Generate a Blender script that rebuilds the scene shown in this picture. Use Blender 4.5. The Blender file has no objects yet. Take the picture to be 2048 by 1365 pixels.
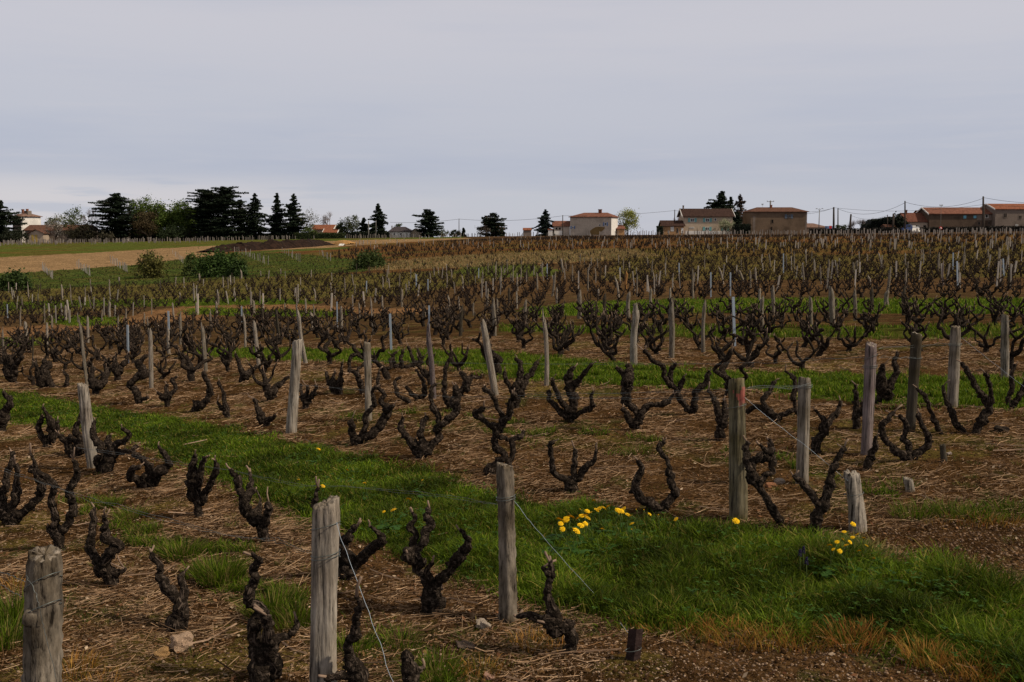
import bpy, math, random
import numpy as np
from mathutils import Vector, Matrix
R = np.random.default_rng(7)
random.seed(7)
rad = math.radians
scn = bpy.context.scene
COL = scn.collection

# ------------------------------------------------------------------ camera
F = 1996.0                      # focal length in photo pixels (photo 2048 wide)
EYE = 1.65
PITCH = math.atan(227.5 / F)
cam = bpy.data.cameras.new("camera")
camo = bpy.data.objects.new("camera", cam)
COL.objects.link(camo)
cam.sensor_width = 36.0
cam.lens = 36.0 * F / 2048.0
cam.clip_start = 0.05
cam.clip_end = 6000
camo.location = (0, 0, EYE)
camo.rotation_euler = (math.pi / 2 - PITCH, 0, 0)
scn.camera = camo

# ------------------------------------------------------------------ light
SUN_EL, SUN_AZ = 44.0, 106.0     # azimuth clockwise from the view direction
SUN_STRENGTH, SUN_ANGLE = 3.6, 2.5
scn.view_settings.view_transform = 'Standard'
scn.view_settings.look = 'None'
scn.view_settings.gamma = 1.0
scn.view_settings.exposure = 0.0
scn.view_settings.use_curve_mapping = False
sd = bpy.data.lights.new("sun", 'SUN')
sd.energy = SUN_STRENGTH
sd.angle = rad(SUN_ANGLE)
sd.color = (1.0, 0.87, 0.68)
suno = bpy.data.objects.new("sun", sd)
COL.objects.link(suno)
_d = Vector((math.sin(rad(SUN_AZ)) * math.cos(rad(SUN_EL)), math.cos(rad(SUN_AZ)) * math.cos(rad(SUN_EL)), math.sin(rad(SUN_EL))))
suno.rotation_euler = _d.to_track_quat('Z', 'Y').to_euler()
suno.location = _d * 50

wd = bpy.data.worlds.new("World")
scn.world = wd
wd.use_nodes = True
nt = wd.node_tree
nt.nodes.clear()
N = nt.nodes.new
L = nt.links.new
out = N('ShaderNodeOutputWorld')
bg = N('ShaderNodeBackground')
sky = N('ShaderNodeTexSky')
sky.sky_type = 'NISHITA'
sky.sun_disc = False
sky.sun_elevation = rad(SUN_EL)
sky.sun_rotation = rad(SUN_AZ)
bg.inputs['Strength'].default_value = 0.1
tc = N('ShaderNodeTexCoord')
sep = N('ShaderNodeSeparateXYZ')
L(tc.outputs['Generated'], sep.inputs[0])
def wramp(src, stops, interp='EASE'):
    r = N('ShaderNodeValToRGB')
    r.color_ramp.interpolation = interp
    e = r.color_ramp.elements
    while len(e) < len(stops): e.new(0.5)
    for k, (p, c) in enumerate(stops):
        e[k].position = p
        e[k].color = (*c, 1)
    L(src, r.inputs[0])
    return r.outputs[0]
def wmath(op, a, b=None, c=None):
    m = N('ShaderNodeMath'); m.operation = op
    for i, v in enumerate((a, b, c)):
        if v is None: continue
        if isinstance(v, (int, float)): m.inputs[i].default_value = v
        else: L(v, m.inputs[i])
    return m.outputs[0]
def wmix(f, a, b):
    m = N('ShaderNodeMix'); m.data_type = 'RGBA'
    if isinstance(f, (int, float)): m.inputs[0].default_value = f
    else: L(f, m.inputs[0])
    for v, s in ((a, 6), (b, 7)):
        if isinstance(v, tuple): m.inputs[s].default_value = (*v, 1)
        else: L(v, m.inputs[s])
    return m.outputs[2]
def lin(r, g, b, k=1.0):
    f = lambda v: ((v / 255 + .055) / 1.055) ** 2.4 if v > 10 else v / 255 / 12.92
    return (f(r) * k, f(g) * k, f(b) * k)
# cloud deck: colour by height above the horizon, streaked sideways (values are divided by the background strength)
K10 = 10.0
zz = sep.outputs[2]
mp = N('ShaderNodeMapping'); mp.inputs['Scale'].default_value = (1.6, 1.6, 16)
L(tc.outputs['Generated'], mp.inputs[0])
n1 = N('ShaderNodeTexNoise'); n1.inputs['Scale'].default_value = 1.7; n1.inputs['Detail'].default_value = 7; n1.inputs['Roughness'].default_value = .55
L(mp.outputs[0], n1.inputs[0])
mp2 = N('ShaderNodeMapping'); mp2.inputs['Scale'].default_value = (3, 3, 40); mp2.inputs['Location'].default_value = (3.1, 0.4, 0)
L(tc.outputs['Generated'], mp2.inputs[0])
n2 = N('ShaderNodeTexNoise'); n2.inputs['Scale'].default_value = 2.2; n2.inputs['Detail'].default_value = 8; n2.inputs['Roughness'].default_value = .6
L(mp2.outputs[0], n2.inputs[0])
deck = wramp(zz, [(0.0, lin(199, 200, 208)), (0.022, lin(197, 199, 208)), (0.06, lin(189, 192, 205)), (0.11, lin(196, 197, 207)), (0.19, lin(205, 203, 210)), (0.30, lin(206, 202, 208)), (0.5, lin(172, 166, 158)), (1.0, lin(150, 143, 132))])
blue = wramp(zz, [(0.0, lin(180, 186, 203)), (0.06, lin(160, 171, 197)), (0.15, lin(180, 186, 204)), (0.3, lin(194, 194, 204)), (0.5, lin(160, 156, 152)), (1.0, lin(140, 134, 126))])
c1 = wmix(wramp(n1.outputs[0], [(0.38, (.12, .12, .12)), (0.72, (.42, .42, .42))]), deck, blue)
pale = lin(204, 201, 208)
c2 = wmix(wmath('MULTIPLY', wramp(n2.outputs[0], [(0.50, (0, 0, 0)), (0.75, (1, 1, 1))]), 0.25), c1, pale)
# brighter break in the cloud low on the left
lowl = wmath('MULTIPLY', wramp(zz, [(0.0, (1, 1, 1)), (0.028, (1, 1, 1)), (0.058, (0, 0, 0))]), wramp(wmath('MULTIPLY', sep.outputs[0], -1.0), [(0.02, (0, 0, 0)), (0.38, (1, 1, 1))]))
c3 = wmix(wmath('MULTIPLY', lowl, wramp(n2.outputs[0], [(0.34, (.1, .1, .1)), (0.5, (.85, .85, .85))])), c2, lin(212, 208, 212))
vm = N('ShaderNodeVectorMath'); vm.operation = 'SCALE'
L(c3, vm.inputs[0]); vm.inputs['Scale'].default_value = K10
fin = wmix(0.93, sky.outputs[0], vm.outputs[0])
L(fin, bg.inputs['Color'])
L(bg.outputs[0], out.inputs[0])

# ------------------------------------------------------------------ pixel <-> world
def ray(px, py):
    u = (px - 1024.0) / F; v = (682.5 - py) / F
    return np.array([u, math.cos(PITCH) + v * math.sin(PITCH), -math.sin(PITCH) + v * math.cos(PITCH)])
def at(px, py, Y):
    d = ray(px, py)
    p = d * (Y / d[1])
    return np.array([p[0], p[1], p[2] + EYE])
def proj(P):
    P = np.asarray(P, float).reshape(-1, 3)
    q = P - np.array([0, 0, EYE])
    f = q[:, 1] * math.cos(PITCH) - q[:, 2] * math.sin(PITCH)
    w = q[:, 1] * math.sin(PITCH) + q[:, 2] * math.cos(PITCH)
    return np.stack([1024 + F * q[:, 0] / f, 682.5 - F * w / f, f], 1)
_wc = {}
def waves(seed, n=7):
    if seed in _wc: return _wc[seed]
    r = np.random.default_rng(seed)
    _wc[seed] = r.uniform(0, 2 * np.pi, n), r.uniform(.6, 2.1, n), r.uniform(0, 6.28, n)
    return _wc[seed]
def nz(X, Y, scale, seed):
    a, k, p = waves(seed)
    s = 0
    for i in range(len(a)):
        s = s + np.sin((X * np.cos(a[i]) + Y * np.sin(a[i])) * k[i] * 6.28 / scale + p[i] + 1.3 * np.sin((X * np.sin(a[i]) - Y * np.cos(a[i])) * 3.1 / scale + i))
    return s / len(a)
# terrain: height below the eye, by depth, for five directions
TY = np.array([0, 3.5, 8, 13, 20, 30, 45, 60, 75, 90, 110, 150, 200, 300, 340, 420, 600, 1200, 4000.])
TU = np.array([-0.75, -0.43, -0.06, 0.29, 0.52])
TZ = np.array([
 [-1.65,-1.70,-2.05,-2.30,-2.95,-3.8,-4.9,-5.5,-5.9,-6.1,-5.8,-5.1,-4.8,-4.7,-5.2,-7,-14,-34,-110],
 [-1.65,-1.70,-1.98,-2.16,-2.65,-3.35,-4.25,-4.85,-5.3,-5.6,-5.35,-4.85,-4.6,-4.45,-5.0,-7,-14,-34,-110],
 [-1.65,-1.68,-1.73,-1.83,-2.2,-2.65,-3.1,-3.35,-3.5,-3.55,-3.55,-3.4,-3.2,-2.75,-3.2,-5,-12,-32,-110],
 [-1.62,-1.60,-1.60,-1.75,-2.0,-2.2,-2.5,-2.65,-2.72,-2.7,-2.6,-2.4,-2.1,-1.70,-2.1,-4,-11,-31,-110],
 [-1.60,-1.55,-1.52,-1.60,-1.8,-1.95,-2.1,-2.2,-2.2,-2.15,-2.0,-1.7,-1.35,-0.85,-1.2,-3,-10,-30,-110]])
_s = np.log(np.linspace(0, 4000, 2) + 6)
SG = np.linspace(math.log(6), math.log(4006), 420)
_TS = np.log(TY + 6)
TF = np.array([np.interp(SG, _TS, row) for row in TZ])
ker = np.hanning(23); ker /= ker.sum()
TF = np.array([np.convolve(np.pad(r, 11, mode='edge'), ker, mode='valid') for r in TF])
UG = np.linspace(-0.75, 0.52, 80)
TF = np.array([np.interp(UG, TU, TF[:, j]) for j in range(TF.shape[1])]).T
k2 = np.hanning(15); k2 /= k2.sum()
TF = np.array([np.convolve(np.pad(TF[:, j], 7, mode='edge'), k2, mode='valid') for j in range(TF.shape[1])]).T
def hz(X, Y):
    X = np.asarray(X, float); Y = np.asarray(Y, float)
    Yc = np.maximum(Y, 0)
    u = np.clip(X / np.maximum(Yc, 6.0), -0.7499, 0.5199)
    s = (np.log(Yc + 6) - SG[0]) / (SG[1] - SG[0]); s = np.clip(s, 0, len(SG) - 1.001)
    v = (u - UG[0]) / (UG[1] - UG[0]); v = np.clip(v, 0, len(UG) - 1.001)
    i = s.astype(int); j = v.astype(int); a = s - i; b = v - j
    z = TF[j, i] * (1 - a) * (1 - b) + TF[j, i + 1] * a * (1 - b) + TF[j + 1, i] * (1 - a) * b + TF[j + 1, i + 1] * a * b
    near = np.exp(-(np.hypot(X, Y) / 22.0) ** 2)
    return EYE + z + near * (0.022 * nz(X, Y, 1.3, 11) + 0.012 * nz(X, Y, 0.45, 12)) + (1 - near) * 0.05 * nz(X, Y, 9, 13)
_TT = np.geomspace(1.2, 700, 420)
def G(px, py):
    d = ray(px, py)
    T_ = _TT
    for it in range(3):
        P = d[None] * T_[:, None]
        w = np.nonzero(P[:, 2] + EYE < hz(P[:, 0], P[:, 1]))[0]
        if len(w) == 0 or w[0] == 0:
            if it == 0:
                p = d * 310 / d[1]
                return np.array([p[0], p[1], float(hz(p[0], p[1]))])
            break
        T_ = np.linspace(T_[w[0] - 1], T_[w[0]], 24)
    p = d * (T_[w[0]] if len(w) else T_[-1])
    return np.array([p[0], p[1], float(hz(p[0], p[1]))])
def poly(pts):
    return np.array([G(*p)[:2] for p in pts])
def inside(X, Y, P):
    r = np.zeros(X.shape, bool)
    x0, y0 = P[-1]
    for x1, y1 in P:
        c = ((y1 > Y) != (y0 > Y))
        with np.errstate(divide='ignore', invalid='ignore'):
            xi = (x0 - x1) * (Y - y1) / (y0 - y1) + x1
        r ^= c & (X < xi)
        x0, y0 = x1, y1
    return r

# ------------------------------------------------------------------ mesh helpers
class MB:
    def __init__(s):
        s.v = []; s.f = []; s.m = []; s.c = []; s.n = 0
    def add(s, V, faces, mi=0, col=None):
        V = np.asarray(V, float)
        for Fa in (faces if isinstance(faces, list) else [faces]):
            Fa = np.asarray(Fa, int)
            if len(Fa):
                s.f.append(Fa + s.n); s.m.append(np.full(len(Fa), mi))
        s.v.append(V); s.n += len(V)
        if col is not None:
            col = np.asarray(col, float)
            s.c.append(np.broadcast_to(col, (len(V), 3)) if col.ndim == 1 else col)
        return s
    def mesh(s, name, mats, smooth=True):
        me = bpy.data.meshes.new(name)
        V = np.concatenate(s.v)
        me.vertices.add(len(V)); me.vertices.foreach_set('co', V.astype(np.float32).ravel())
        tot = np.concatenate([np.full(len(f), f.shape[1]) for f in s.f])
        lv = np.concatenate([f.ravel() for f in s.f])
        me.loops.add(len(lv)); me.loops.foreach_set('vertex_index', lv.astype(np.int32))
        me.polygons.add(len(tot))
        st = np.zeros(len(tot), np.int32); st[1:] = np.cumsum(tot)[:-1]
        me.polygons.foreach_set('loop_start', st)
        me.polygons.foreach_set('loop_total', tot.astype(np.int32))
        me.polygons.foreach_set('material_index', np.concatenate(s.m).astype(np.int32))
        me.polygons.foreach_set('use_smooth', np.full(len(tot), smooth))
        for m in (mats if isinstance(mats, (list, tuple)) else [mats]): me.materials.append(m)
        if s.c:
            C = np.concatenate(s.c)
            a = me.color_attributes.new('Col', 'FLOAT_COLOR', 'POINT')
            a.data.foreach_set('color', np.concatenate([C, np.ones((len(C), 1))], 1).astype(np.float32).ravel())
        me.update(calc_edges=True); me.validate()
        return me
    def build(s, name, mats, parent=None, smooth=True):
        o = bpy.data.objects.new(name, s.mesh(name, mats, smooth))
        COL.objects.link(o)
        if parent is not None: o.parent = parent
        return o
def tag(o, label=None, cat=None, group=None, kind=None):
    if label: o['label'] = label
    if cat: o['category'] = cat
    if group: o['group'] = group
    if kind: o['kind'] = kind
    return o
def empty(name, loc, label, cat, group=None, rz=0):
    o = bpy.data.objects.new(name, None)
    o.empty_display_size = .2
    COL.objects.link(o); o.location = tuple(loc); o.rotation_euler = (0, 0, rz)
    return tag(o, label, cat, group)
def smooth_path(P, k=4):
    """Catmull-Rom through rows of P (any columns)."""
    P = np.asarray(P, float)
    if len(P) < 3:
        t = np.linspace(0, 1, k + 1)[:, None]
        return P[0] * (1 - t) + P[-1] * t
    Q = np.vstack([2 * P[0] - P[1], P, 2 * P[-1] - P[-2]])
    o = []
    for i in range(1, len(Q) - 2):
        p0, p1, p2, p3 = Q[i - 1], Q[i], Q[i + 1], Q[i + 2]
        for t in np.linspace(0, 1, k, endpoint=False):
            o.append(.5 * (2 * p1 + (p2 - p0) * t + (2 * p0 - 5 * p1 + 4 * p2 - p3) * t * t + (3 * p1 - p0 - 3 * p2 + p3) * t ** 3))
    o.append(P[-1])
    return np.array(o)
def tube(P, Rr, n=8, gn=0.0, rng=R, ridge=0.0):
    P = np.asarray(P, float); m = len(P)
    Rr = np.broadcast_to(np.asarray(Rr, float), (m,))
    T = np.gradient(P, axis=0); T /= np.linalg.norm(T, axis=1)[:, None] + 1e-9
    a = np.array([1., 0, 0]) if abs(T[0][0]) < .8 else np.array([0, 1., 0])
    U = np.zeros_like(P); u = a - T[0] * a.dot(T[0]); u /= np.linalg.norm(u)
    for i in range(m):
        u = u - T[i] * u.dot(T[i]); u /= np.linalg.norm(u) + 1e-9; U[i] = u
    W = np.cross(T, U)
    an = np.linspace(0, 2 * np.pi, n, endpoint=False)
    rr = np.repeat(Rr[:, None], n, 1)
    if gn:
        j = rng.normal(0, 1, (m, n)); j = (j + np.roll(j, 1, 1) + np.roll(j, -1, 1)) / 2
        if m > 2: j[1:-1] = (j[:-2] + 2 * j[1:-1] + j[2:]) / 3
        rr = rr * (1 + gn * j)
    if ridge:
        jr = rng.normal(0, 1, n)
        tw = np.arange(m) * .15
        rr = rr * (1 + ridge * np.sin(an[None, :] * max(3, n // 3) + tw[:, None] * 2 + jr[None, :] * .6))
    V = P[:, None, :] + rr[:, :, None] * (np.cos(an)[None, :, None] * U[:, None, :] + np.sin(an)[None, :, None] * W[:, None, :])
    V = V.reshape(-1, 3)
    i = np.arange(m - 1)[:, None] * n; k = np.arange(n)[None, :]; k1 = (k + 1) % n
    Q = np.stack([i + k, i + k1, i + n + k1, i + n + k], -1).reshape(-1, 4)
    V = np.vstack([V, P[0] - T[0] * Rr[0] * .3, P[-1] + T[-1] * Rr[-1] * .4])
    c0, c1 = m * n, m * n + 1
    kk = np.arange(n); k1 = (kk + 1) % n
    T1 = np.stack([np.full(n, c0), k1, kk], 1)
    T2 = np.stack([np.full(n, c1), (m - 1) * n + kk, (m - 1) * n + k1], 1)
    return V, [Q, np.vstack([T1, T2])]
def box(x0, x1, y0, y1, z0, z1):
    V = np.array([[x0,y0,z0],[x1,y0,z0],[x1,y1,z0],[x0,y1,z0],[x0,y0,z1],[x1,y0,z1],[x1,y1,z1],[x0,y1,z1]], float)
    return V, np.array([[0,3,2,1],[4,5,6,7],[0,1,5,4],[1,2,6,5],[2,3,7,6],[3,0,4,7]])

# ------------------------------------------------------------------ materials
def M(name, base=(.5,.5,.5), rough=.9, var=.25, scale=6., bump=.0, bscale=40., attr=False, stretch=(1,1,1), spec=.06, trans=0., dark=None, dscale=3., dth=(.45,.6), metal=0.):
    m = bpy.data.materials.new(name); m.use_nodes = True
    t = m.node_tree; b = t.nodes['Principled BSDF']
    b.inputs['Roughness'].default_value = rough
    b.inputs['Specular IOR Level'].default_value = spec
    b.inputs['Metallic'].default_value = metal
    co = t.nodes.new('ShaderNodeTexCoord'); mp = t.nodes.new('ShaderNodeMapping')
    mp.inputs['Scale'].default_value = stretch
    t.links.new(co.outputs['Object'], mp.inputs[0])
    def noise(sc, det=5, src=mp):
        n = t.nodes.new('ShaderNodeTexNoise'); n.inputs['Scale'].default_value = sc; n.inputs['Detail'].default_value = det
        t.links.new(src.outputs[0], n.inputs[0]); return n.outputs[0]
    def mix(kind, f, a, bb):
        x = t.nodes.new('ShaderNodeMix'); x.data_type = 'RGBA'; x.blend_type = kind
        if isinstance(f, float): x.inputs[0].default_value = f
        else: t.links.new(f, x.inputs[0])
        for v, s in ((a, 6), (bb, 7)):
            if isinstance(v, tuple): x.inputs[s].default_value = (*v, 1)
            else: t.links.new(v, x.inputs[s])
        return x.outputs[2]
    def ramp(src, stops):
        r = t.nodes.new('ShaderNodeValToRGB'); e = r.color_ramp.elements
        while len(e) < len(stops): e.new(.5)
        for k, (p, c) in enumerate(stops): e[k].position = p; e[k].color = (*c, 1)
        t.links.new(src, r.inputs[0]); return r.outputs[0]
    if attr:
        a = t.nodes.new('ShaderNodeVertexColor'); a.layer_name = 'Col'; c = a.outputs[0]
    else: c = tuple(base)
    if var:
        lo, hi = 1 - var, 1 + var
        c = mix('MULTIPLY', 1.0, c, ramp(noise(scale), [(.3, (lo,)*3), (.7, (hi,)*3)]))
    if dark is not None:
        c = mix('MIX', ramp(noise(dscale), [(dth[0], (0,)*3), (dth[1], (1,)*3)]), c, tuple(dark))
    if isinstance(c, tuple): b.inputs['Base Color'].default_value = (*c, 1)
    else: t.links.new(c, b.inputs['Base Color'])
    if bump:
        bn = t.nodes.new('ShaderNodeBump'); bn.inputs['Strength'].default_value = bump; bn.inputs['Distance'].default_value = .02
        t.links.new(noise(bscale), bn.inputs['Height']); t.links.new(bn.outputs[0], b.inputs['Normal'])
    if trans:
        tr = t.nodes.new('ShaderNodeBsdfTranslucent'); ms = t.nodes.new('ShaderNodeMixShader'); ms.inputs[0].default_value = trans
        if isinstance(c, tuple): tr.inputs[0].default_value = (*c, 1)
        else: t.links.new(c, tr.inputs[0])
        o = t.nodes['Material Output']
        t.links.new(b.outputs[0], ms.inputs[1]); t.links.new(tr.outputs[0], ms.inputs[2]); t.links.new(ms.outputs[0], o.inputs[0])
    return m
m_vine = M('vine_bark', (.022,.016,.012), .95, .5, 45, bump=1.0, bscale=130, dark=(.115,.088,.070), dscale=60, dth=(.50,.74))
m_spur = M('pruned_cane', (.22,.155,.115), .8, .25, 40)
m_cut = M('cut_wood', (.42,.27,.17), .8, .2, 40)
m_wire = M('galvanised_wire', (.13,.145,.14), .45, .2, 30, spec=.5, metal=.6)
m_metal = M('galvanised_stake', (.33,.39,.46), .5, .15, 10, spec=.5, metal=.3)
def wood(name, a, bcol, crack=(.035,.030,.026), st=(34,34,2.2)):
    m = M(name, a, .9, .22, 3.0)
    t = m.node_tree; b = t.nodes['Principled BSDF']
    src = b.inputs['Base Color'].links[0].from_socket
    co = t.nodes.new('ShaderNodeTexCoord'); mp = t.nodes.new('ShaderNodeMapping'); mp.inputs['Scale'].default_value = st
    t.links.new(co.outputs['Object'], mp.inputs[0])
    n = t.nodes.new('ShaderNodeTexNoise'); n.inputs['Scale'].default_value = 2.0; n.inputs['Detail'].default_value = 6; n.inputs['Roughness'].default_value = .65
    t.links.new(mp.outputs[0], n.inputs[0])
    r = t.nodes.new('ShaderNodeValToRGB'); e = r.color_ramp.elements; e.new(.5)
    for k, (p, v) in enumerate(((.36, 0.), (.47, .55), (.62, 1.))): e[k].position = p; e[k].color = (v, v, v, 1)
    t.links.new(n.outputs[0], r.inputs[0])
    x = t.nodes.new('ShaderNodeMix'); x.data_type = 'RGBA'
    t.links.new(r.outputs[0], x.inputs[0]); x.inputs[6].default_value = (*crack, 1); t.links.new(src, x.inputs[7])
    n2 = t.nodes.new('ShaderNodeTexNoise'); n2.inputs['Scale'].default_value = 5; n2.inputs['Detail'].default_value = 5
    t.links.new(co.outputs['Object'], n2.inputs[0])
    r2 = t.nodes.new('ShaderNodeValToRGB'); r2.color_ramp.elements[0].position = .42; r2.color_ramp.elements[1].position = .62
    t.links.new(n2.outputs[0], r2.inputs[0])
    y = t.nodes.new('ShaderNodeMix'); y.data_type = 'RGBA'
    t.links.new(r2.outputs[0], y.inputs[0]); t.links.new(x.outputs[2], y.inputs[6])
    z = t.nodes.new('ShaderNodeMix'); z.data_type = 'RGBA'; z.blend_type = 'MULTIPLY'; z.inputs[0].default_value = 1
    t.links.new(x.outputs[2], z.inputs[6]); z.inputs[7].default_value = (*bcol, 1)
    t.links.new(z.outputs[2], y.inputs[7])
    t.links.new(y.outputs[2], b.inputs['Base Color'])
    bn = t.nodes.new('ShaderNodeBump'); bn.inputs['Strength'].default_value = .8; bn.inputs['Distance'].default_value = .01
    t.links.new(n.outputs[0], bn.inputs['Height']); t.links.new(bn.outputs[0], b.inputs['Normal'])
    return m
m_w = {'pale': wood('weathered_pale_wood', (.42,.37,.315), (.62,.58,.54)),
       'grey': wood('weathered_grey_wood', (.31,.27,.225), (.60,.56,.48)),
       'dark': wood('weathered_dark_wood', (.085,.072,.055), (.7,.65,.5)),
       'pink': wood('weathered_pinkish_wood', (.255,.205,.20), (.75,.7,.7)),
       'olive': wood('weathered_mossy_wood', (.22,.19,.125), (.55,.52,.38)),
       'flaked': wood('flaking_bark_wood', (.27,.23,.185), (.38,.34,.28), (.022,.018,.015), (22,22,4.5)),
       'orange': wood('fresh_orange_wood', (.42,.22,.08), (.8,.7,.6))}
# ------------------------------------------------------------------ land cover polygons (traced on the ground)
PA = poly([(-500,700),(20,785),(400,845),(750,920),(1000,1000),(1250,1035),(1400,1056),(1550,1075),(1700,1100),(1850,1135),(2048,1185),(2500,1330),(2700,1900),(2048,1390),(1950,1345),(1750,1290),(1500,1268),(1250,1248),(1040,1198),(912,1148),(800,1108),(720,1074),(600,1029),(548,1009),(438,957),(240,872),(20,842),(-500,740)])
PB = poly([(380,697),(560,700),(800,703),(1000,708),(1200,728),(1450,748),(1620,752),(1850,757),(2048,762),(2300,770),(2300,825),(2048,815),(1850,812),(1500,778),(1200,768),(1040,758),(900,732),(700,722),(420,712)])
PC = poly([(1000,650),(1350,652),(2048,652),(2200,655),(2200,680),(2048,678),(1348,674),(1000,663)])
PD = poly([(1040,620),(1200,604),(1500,599),(2048,600),(2200,602),(2200,630),(2048,628),(1500,625),(1250,628),(1080,634)])
PE = [poly([(100,632),(230,636),(240,652),(110,650)]), poly([(-200,608),(190,600),(480,596),(640,602),(640,608),(480,611),(200,613),(-200,626)]), poly([(376,615),(690,624),(690,634),(376,630)]), poly([(-100,676),(70,678),(75,692),(-100,696)])]
PRED = poly([(-200,668),(0,655),(120,650),(220,640),(290,625),(380,612),(560,608),(700,614),(870,619),(870,629),(700,628),(480,622),(420,640),(300,646),(150,663),(0,676),(-200,690)])
PW1 = poly([(680,812),(800,818),(950,833),(1050,850),(1200,868),(1420,893),(1650,935),(1800,985),(1800,1010),(1650,960),(1420,930),(1200,900),(1050,882),(850,853),(680,838)])
PW2 = poly([(150,985),(250,1010),(330,1060),(470,1105),(600,1190),(690,1250),(640,1300),(540,1250),(430,1180),(330,1130),(230,1060),(150,1020)])
PW3 = poly([(700,1280),(800,1255),(900,1300),(980,1365),(980,1500),(640,1500)])
FRONT = [(-400,585),(0,579),(200,574),(400,561),(600,549),(800,546),(950,536),(1150,526),(1400,513),(2048,506),(2500,504)]
PFRONT = np.vstack([poly(FRONT), [[75, 55], [70, -25], [-70, -25], [-75, 45]]])
PGRASSL = poly([(-400,520),(0,515),(200,505),(400,493),(550,487),(700,481),(930,477),(930,474),(700,476),(400,481),(0,487),(-400,488)])
PTILL = poly([(-400,562),(0,547),(60,545),(270,530),(430,512),(450,503),(640,498),(720,490),(940,478),(930,476),(700,480),(550,487),(400,493),(200,505),(0,515),(-400,520)])
PBANK = poly([(-400,590),(0,582),(100,578),(400,563),(600,550),(720,545),(765,535),(700,518),(640,512),(560,506),(450,509),(430,512),(270,530),(60,545),(0,547),(-400,562)])
PDRY = poly([(740,541),(950,535),(1160,524),(1320,512),(1250,499),(1050,507),(900,514),(760,527)])
PGREEN = poly([(900,546),(940,530),(1050,527),(1120,540),(1110,552),(1000,556)])
POL1 = poly([(-300,640),(0,632),(400,604),(800,592),(1000,560),(960,538),(800,546),(600,549),(400,561),(200,574),(0,579),(-400,585)])
POL2 = poly([(1200,562),(1600,560),(2048,556),(2300,556),(2300,482),(2048,484),(1500,486),(1250,500)])
PREDV = poly([(620,560),(1000,588),(1300,590),(2048,585),(2200,585),(2200,560),(1300,560),(1000,560)])
PGREENM = poly([(450,506),(560,500),(700,494),(700,498),(560,504),(500,508)])
PGRAVEL = poly([(1700,1062),(2048,1045),(2700,1045),(3300,1200),(3300,1420),(2500,1290),(2048,1170),(1850,1124)])

# colour classes (real surface colours)
C_SOIL = np.array((.052,.027,.0105)); C_LITTER = np.array((.105,.058,.025)); C_GRASS = np.array((.032,.055,.006))
C_RED = np.array((.160,.086,.040)); C_TILL = np.array((.235,.150,.078)); C_FIELDG = np.array((.075,.100,.020))
C_BANK = np.array((.052,.078,.018)); C_DRY = np.array((.235,.165,.078)); C_OLIVE = np.array((.115,.095,.028))
C_FARV = np.array((.095,.050,.020)); C_MOSS = np.array((.095,.075,.020))
def cover(X, Y):
    d = np.hypot(X, Y)
    js = np.clip(d * .012, .05, 1.6)
    JX = X + js * (nz(X, Y, 1.0, 21) + .7 * nz(X, Y, .33, 22)); JY = Y + js * (nz(X, Y, 1.1, 23) + .7 * nz(X, Y, .37, 24)) * 1.3
    n = len(X)
    c = np.tile(C_FARV, (n, 1)).astype(float)
    def put(mask, col, k=1.0):
        k = np.broadcast_to(k, (n,))[mask][:, None]
        c[mask] = c[mask] * (1 - k) + np.asarray(col) * k
    fr = inside(JX, JY, PFRONT)
    w = np.clip(.5 + 1.3 * nz(X, Y, 2.2, 31) + .8 * nz(X, Y, .6, 32), 0, 1)
    put(fr, C_SOIL); put(fr, C_LITTER, w * .55)
    put(fr & (nz(X, Y, 3.1, 33) + .5 * nz(X, Y, .8, 34) > .38), C_MOSS, .65)
    put(fr & (nz(X, Y, 1.9, 51) + .7 * nz(X, Y, .5, 52) > .42), np.array((.052,.058,.016)), .6)
    farf = np.clip((d - 14) / 20, 0, 1)
    put(fr, np.array((.076,.048,.025)), farf * .7)
    put(inside(JX, JY, PREDV), C_RED * .7, .3)
    put(inside(JX, JY, POL1), C_OLIVE, np.clip(.75 + .6 * nz(X, Y, 7, 35), 0, 1))
    put(inside(JX, JY, POL2), C_OLIVE * .9, np.clip(.6 + .8 * nz(X, Y, 9, 36), 0, 1))
    far2 = np.clip((d - 120) / 100, 0, 1)
    put(~fr, np.array((.135,.063,.024)), np.clip(.3 + nz(X, Y, 30, 37), 0, 1) * .8)
    put(~fr & (nz(X, Y, 26, 38) > .18), C_OLIVE * .8, .6)
    put(~fr & (d > 225) & (X > -30 + 0 * X) & (d < 330), np.array((.055,.034,.022)), .75)
    put(inside(JX, JY, PDRY), C_DRY, np.clip(.8 + .6 * nz(X, Y, 5, 39), 0, 1))
    put(inside(JX, JY, PGREEN), C_FIELDG, .8)
    put(inside(JX, JY, PBANK), C_BANK, np.clip(.8 + .5 * nz(X, Y, 6, 40), 0, 1))
    put(inside(JX, JY, PTILL), C_TILL); put(inside(JX, JY, PTILL) & (nz(X * .3, Y, 8, 41) > .2), C_TILL * .86)
    put(inside(JX, JY, PGRASSL), C_FIELDG * .9, np.clip(.75 + .8 * nz(X * .4, Y, 18, 42), 0, 1))
    put(inside(JX, JY, PGREENM), C_BANK, .8)
    put(inside(JX, JY, PRED), C_RED * 1.15, .9)
    for P, k in ((PA, .9), (PB, .9), (PD, .95), (PC, .55), (PE[0], .8), (PE[1], .85), (PE[2], .85), (PE[3], .7)):
        put(inside(JX, JY, P), C_GRASS * (1.0 if P is PA else 1.25), k)
    for P in (PW1, PW2, PW3):
        put(inside(JX, JY, P), C_GRASS * 1.1, np.clip(.15 + .9 * nz(X, Y, .9, 43), 0, .7))
    return c
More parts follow.
